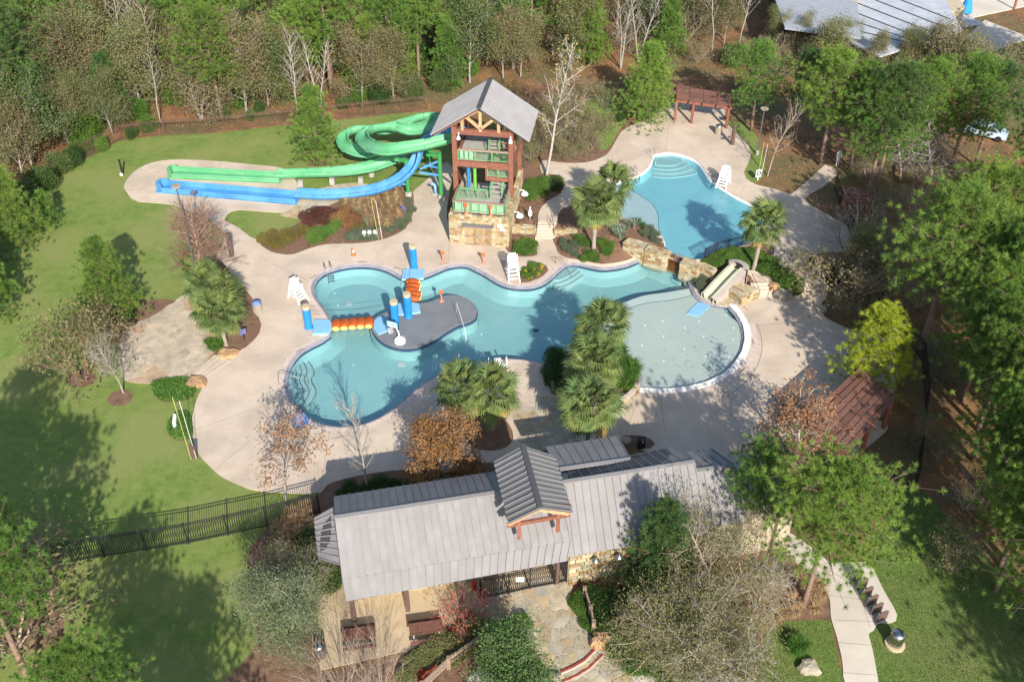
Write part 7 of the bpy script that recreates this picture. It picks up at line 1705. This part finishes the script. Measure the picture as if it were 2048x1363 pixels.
# picnic tables
def picnic(px, rz, label):
    g = G(*px); t = thing('picnic_table', label, 'picnic table', g, rz)
    for k in range(5): q = MB(); q.box((0, -.34 + k * .17, .78), (1.95, .155, .05)); q.build('top_plank', 'woodd', t)
    for s in (-1, 1):
        q = MB(); q.box((0, s * .72, .46), (1.95, .26, .05)); q.build('bench', 'woodd', t)
        q = MB(); q.bar((s*.75, -.6, 0), (s*.75, -.2, .75), .07); q.bar((s*.75, .6, 0), (s*.75, .2, .75), .07); q.bar((s*.75,-.75,.42),(s*.75,.75,.42), .07); q.build('leg_frame', 'steeld', t)
picnic((720,1282), math.radians(10), 'left picnic table on the patio, half behind the leafless bush'); picnic((853,1270), math.radians(10), 'right picnic table on the patio beside the red bush')
# bike racks
for i in range(6):
    g = G(1713 + i * 9.9, 1160 + i * 16.2); t = thing('bike_rack', ['farthest bike rack, nearest the pine', 'second bike rack from the pine', 'third bike rack from the pine', 'fourth bike rack from the pine', 'fifth bike rack from the pine', 'nearest bike rack, closest to the steel trash can'][i], 'bike rack', g, math.radians(25), 'bike racks on the front walk'); t.scale = (.88, .88, .88)
    b = MB(); b.add([(-.42,-.03,.05),(.42,-.03,.05),(.42,-.03,.85),(.2,-.03,1.05),(-.25,-.03,1.05),(-.42,-.03,.9),(-.42,.03,.05),(.42,.03,.05),(.42,.03,.85),(.2,.03,1.05),(-.25,.03,1.05),(-.42,.03,.9)], [(0,1,2,3,4,5),(11,10,9,8,7,6)] + [(j,j+6,(j+1)%6+6,(j+1)%6) for j in range(6)]); b.build('panel', 'brownm', t)
    b = MB(); b.tube([(-.5,0,.1),(-.52,0,.95),(-.4,0,1.05)], .03, 6); b.build('loop', 'steel', t, smooth=True)
# small odds and ends
def disk(px, r_, h_, m, name, label, cat, z=None): g = G(*px) if z is None else P(*px, z); b = MB(); b.lathe([(r_,0),(r_,h_),(r_*.92,h_+.01)], 18); o = b.build(name, m); o.location = g + Vector((0,0,.05 if z is None else 0)); tag(o, label, cat)
disk((1472,913), .55, .06, 'bouldg', 'drain_cover', 'round pale disc on the deck behind the roofs', 'disc'); disk((1252,884), .35, .25, 'bouldg', 'stone_pot', 'round pale stone pot behind the back roof', 'pot')
g = G(1282,893); b = MB(); b.box((0,0,.4),(.5,.5,.8)); o = b.build('planter_box', 'black'); o.location = g; tag(o, 'black square planter behind the back roof', 'planter')
for i, (x, y, s_) in enumerate([(698,603,.45),(803,724,.5),(1072,656,.35)]):
    b = MB(); b.box((0,0,.02),(s_*1.3,s_,.05)); o = b.build('floor_drain', 'beach' if i < 2 else 'nosing'); q = P(x, y, -1.0); o.location = (q.x, q.y, ZF + .01); tag(o, ['square drain cover on the floor of the left pool lobe', 'square drain cover on the floor below the island', 'dark drain cover on the pool floor beside the palm shadow'][i], 'drain')
for i, (x, y) in enumerate([(1325,641),(1290,650),(1370,655),(1407,672),(1369,697),(1284,690),(1327,672),(1411,712),(1458,713),(1466,678),(1467,655),(1452,630),(1283,746),(1327,721),(1398,642),(1326,760)]):
    b = MB(); b.lathe([(.07,0),(.07,.02)], 10); o = b.build('spray_cap', 'white'); q = P(x, y, -.13); o.location = (q.x, q.y, -.155); tag(o, 'small white spray cap set in the splash pool floor', 'spray cap', 'spray caps of the splash pool')
for i, (x, y) in enumerate([(668,580),(675,604),(706,723),(764,812),(673,808),(1202,597),(980,589),(963,662),(1140,560),(1130,600)]):
    b = MB(); b.lathe([(.09,0),(.09,.02)], 8); o = b.build('pool_inlet', 'white'); q = P(x, y, -.9); o.location = (q.x, q.y, ZF + .005); tag(o, 'small white inlet on the main pool floor', 'inlet', 'inlets of the main pool')
g = G(246,350); t = thing('sprinkler_stand', 'dark slim stand on the lawn left of the runout pad', 'stand', g); b = MB(); b.box((0,0,.9),(.18,.14,1.7)); b.build('board', 'black', t); b = MB(); b.box((-.1,0,.12),(.3,.3,.24)); b.build('foot', 'whitem', t)
g = P(1321,1336,0); b = MB(); b.box((0,0,.35),(.35,.3,.7)); o = b.build('marker_box', 'wood'); o.location = g; tag(o, 'small red brown marker box beside the green grass clumps', 'box')
# depth marks painted on the deck
for i, (x, y, tx, rz) in enumerate([(724,523,'3 FT',0),(627,553,'3 FT',.9),(795,536,'3 FT',-.5),(885,527,'3 FT',.2),(1506,683,'8 IN',1.5),(1492,617,'8 IN',-.9),(600,700,'4 FT',.7),(571,822,'4 FT',-1.0),(1300,793,'8 IN',0),(1485,740,'8 IN',.8)]):
    mk = MB(); n_ = len(tx) + 2
    for k in range(n_): mk.box(((k - (n_ - 1) / 2) * .13, 0, 0), (.08, .10 + .03 * (k % 2), .006))
    o = mk.build('depth_marking', 'brownm', REGOBJ['pool_deck']); g = P(x, y, .062); o.location = g; o.rotation_euler = (0, 0, rz)
# person by the far path
g = G(1674,330); t = thing('person', 'person in a light shirt and pale trousers standing at the end of the side path', 'person', g, .3)
me = bpy.data.meshes.new('body'); J = [(0,0,.98),(0,.02,1.25),(0,.02,1.45),(0,.0,1.55),(0,-.02,1.68),(.10,0,.92),(.12,-.02,.5),(.12,.02,.06),(-.10,0,.92),(-.12,-.02,.5),(-.12,.02,.06),(.2,.02,1.42),(.27,-.02,1.13),(.26,-.12,.9),(-.2,.02,1.42),(-.27,-.02,1.13),(-.26,-.12,.9),(.13,-.13,.03),(-.13,-.13,.03)]
me.from_pydata(J, [(0,1),(1,2),(2,3),(3,4),(0,5),(5,6),(6,7),(0,8),(8,9),(9,10),(2,11),(11,12),(12,13),(2,14),(14,15),(15,16),(7,17),(10,18)], []); o = bpy.data.objects.new('body', me); COL.objects.link(o); o.parent = t
me.materials.append(M['white']); sk = o.modifiers.new('skin', 'SKIN'); RAD = [.15,.14,.15,.055,.10,.10,.075,.05,.10,.075,.05,.07,.05,.035,.07,.05,.035,.04,.04]
for i, r_ in enumerate(RAD): me.skin_vertices[0].data[i].radius = (r_, r_)
me.skin_vertices[0].data[0].use_root = True; sd_ = o.modifiers.new('sub', 'SUBSURF'); sd_.levels = 1; sd_.render_levels = 1
b = MB(); b.lathe([(.02,1.80),(.09,1.78),(.115,1.70),(.10,1.64)], 10); b.build('hair', 'barkr', t, smooth=True)
# ================================================================== neighbours at the upper right
hb = thing('neighbour_house', 'grey shingled house roof beyond the trees at upper right', 'house', P(1650,60))
def rp(quad, z, m, nm, th=.25, parent=None, zs=None):
    w = [P(x, y, zz) for (x, y), zz in zip(quad, zs or [z] * 4)]; q = MB(); n_ = len(w); q.add(w + [p - Vector((0,0,th)) for p in w], [tuple(range(n_))[::-1], tuple(range(n_, 2 * n_))] + [(i, (i + 1) % n_, (i + 1) % n_ + n_, i + n_) for i in range(n_)]); return q.build(nm, m, parent, world=bool(parent))
rp([(1530,-60),(1715,5),(1722,75),(1570,55)], 5.5, 'shingle', 'roof', parent=hb); q = MB(); q.prism([P(1550,60), P(1700,80), P(1700,20), P(1550,0)], 0, 5); q.build('wall', 'stucco', hb, world=True)
h2_ = thing('neighbour_building', 'low building with a pale flat metal roof and dark seams at upper right', 'building', P(1780,90))
rf = rp([(1690,78),(1760,112),(1925,60),(1870,-40),(1700,-50)], 4.0, 'white_roof', 'roof', zs=[4,4,4,4,4], parent=h2_)
for k in range(7):
    x0, y0 = 1700 - k * 3 + 0, -40 + k * 19; q = MB(); a, c = P(x0, y0, 4.06), P(x0 + 200, y0 + 78, 4.06)
    if k < 6: q.bar(a, P(min(1905, x0 + 200), y0 + 78 if y0 + 78 < 100 else 100, 4.06), .12, .06); q.build('roof_seam', 'black', rf, world=True)
q = MB(); q.prism([P(1700,85), P(1765,118), P(1915,70), P(1860,-10), P(1710,-20)], 0, 3.7); q.build('wall', 'stucco', h2_, world=True)
# terrace, small wall and umbrella beside it
q = MB(); q.prism([P(1845,5,ZU+.1), P(1945,35,ZU+.1), P(2200,-20,ZU+.1), P(2200,-120,ZU+.1), P(1860,-100,ZU+.1)], .3, ZU+.1); q.build('neighbour_terrace', 'walk', kind='structure')
q = MB(); q.prism([P(1905,90,ZU+.14), P(1958,112,ZU+.14), P(2060,75,ZU+.14), P(1970,40,ZU+.14), P(1935,70,ZU+.14)], .3, ZU+.14); q.build('neighbour_terrace', 'walk', kind='structure')
q = MB(); q.prism([P(1850,28,ZU+.4), P(1905,52,ZU+.4), P(1965,45,ZU+.4), P(1860,-2,ZU+.4)], .3, ZU+.4); q.build('neighbour_terrace', 'white_roof', kind='structure')
g = P(1930,28,ZU+.1); t = thing('closed_umbrella', 'folded sky blue parasol beside the neighbours terrace', 'umbrella', g); q = MB(); q.lathe([(.9,.3),(.85,.6),(.5,1.8),(.1,2.6)], 9); q.build('canopy', 'umb', t); q = MB(); q.lathe([(.05,0),(.05,2.7)], 8); q.build('pole', 'steeld', t)
g = P(2028,18,ZU+.1); t = thing('gate_post', 'red brown post frame on the neighbours terrace at the right edge', 'post', g); q = MB(); q.box((0,0,1.3),(.25,.25,2.6)); q.build('post', 'wood', t); q = MB(); q.bar((0,0,2.5),(3,1,2.5),.2,.3); q.build('beam', 'wood', t)
g = P(1968,272,ZU); t = thing('parked_car', 'pale blue white car parked under the trees at the right', 'car', g, -.5)
q = MB(); v = []; prof = [(-2.2,.35),(-2.2,.75),(-1.3,.9),(-.8,1.4),(.9,1.45),(1.5,.95),(2.2,.85),(2.25,.35)]; q.add([(x, -.85, z) for x, z in prof] + [(x, .85, z) for x, z in prof], [tuple(range(8)), tuple(range(8, 16))[::-1]] + [(i, i + 8, (i + 1) % 8 + 8, (i + 1) % 8) for i in range(8)]); q.build('body', 'car', t)
for s in (-1, 1):
    q = MB(); q.add([(-1.15, s*.86, .95), (1.3, s*.86, .98), (.85, s*.86, 1.36), (-.75, s*.86, 1.33)], [(0,1,2,3)]); q.build('window', 'glass', t)
    for x in (-1.4, 1.45):
        q = MB(); q.lathe([(.33,-.1),(.33,.1)], 14); o = q.build('wheel', 'black', t); o.location = (x, s*.8, .33); o.rotation_euler = (math.pi / 2, 0, 0)
q = MB(); q.add([(1.52,-.75,.98),(1.52,.75,.98),(.93,.7,1.43),(.93,-.7,1.43)], [(0,1,2,3)]); q.build('windscreen', 'glass', t)
def debris(spots, n, label, seed, z=.075, m='mulch', s=.05):
    rng = np.random.default_rng(seed); cs = []
    px_ = np.array([(x + rng.normal() * sx, y + rng.normal() * sy) for x, y, sx, sy in spots for _ in range(n)]); cs = GM(px_); cs[:, 2] += z
    v, F = leaves(np.array(cs), s, rng, 6.0); o = link('fallen_leaves', npmesh('fallen_leaves', v, F), m, kind='stuff'); tag(o, label, 'leaves')
debris([(1480,820,60,30),(1620,760,50,30),(1560,470,40,60),(1300,840,70,25),(560,930,60,20),(700,930,60,15),(900,900,50,25),(1010,760,40,20)], 90, 'scattered fallen leaves on the deck', 3, m='copper_leaf')
debris([(1100,310,40,8),(1150,335,50,8),(1060,330,15,20)], 120, 'yellow sycamore leaves on the walk below the white tree', 4, m='sycamore_leaf', s=.07)
debris([(1130,260,60,40),(1220,250,25,40),(1150,200,50,25)], 170, 'small white blossoms or litter among the brush beside the tower', 5, z=.25, m='petal_white', s=.06)
debris([(1360,690,50,30),(1390,720,40,15)], 20, 'few dark leaves lying in the splash pool', 6, z=-.08, m='bark', s=.06)
print('objects', len(bpy.data.objects), 'tris', sum(len(m.polygons) for m in bpy.data.meshes))
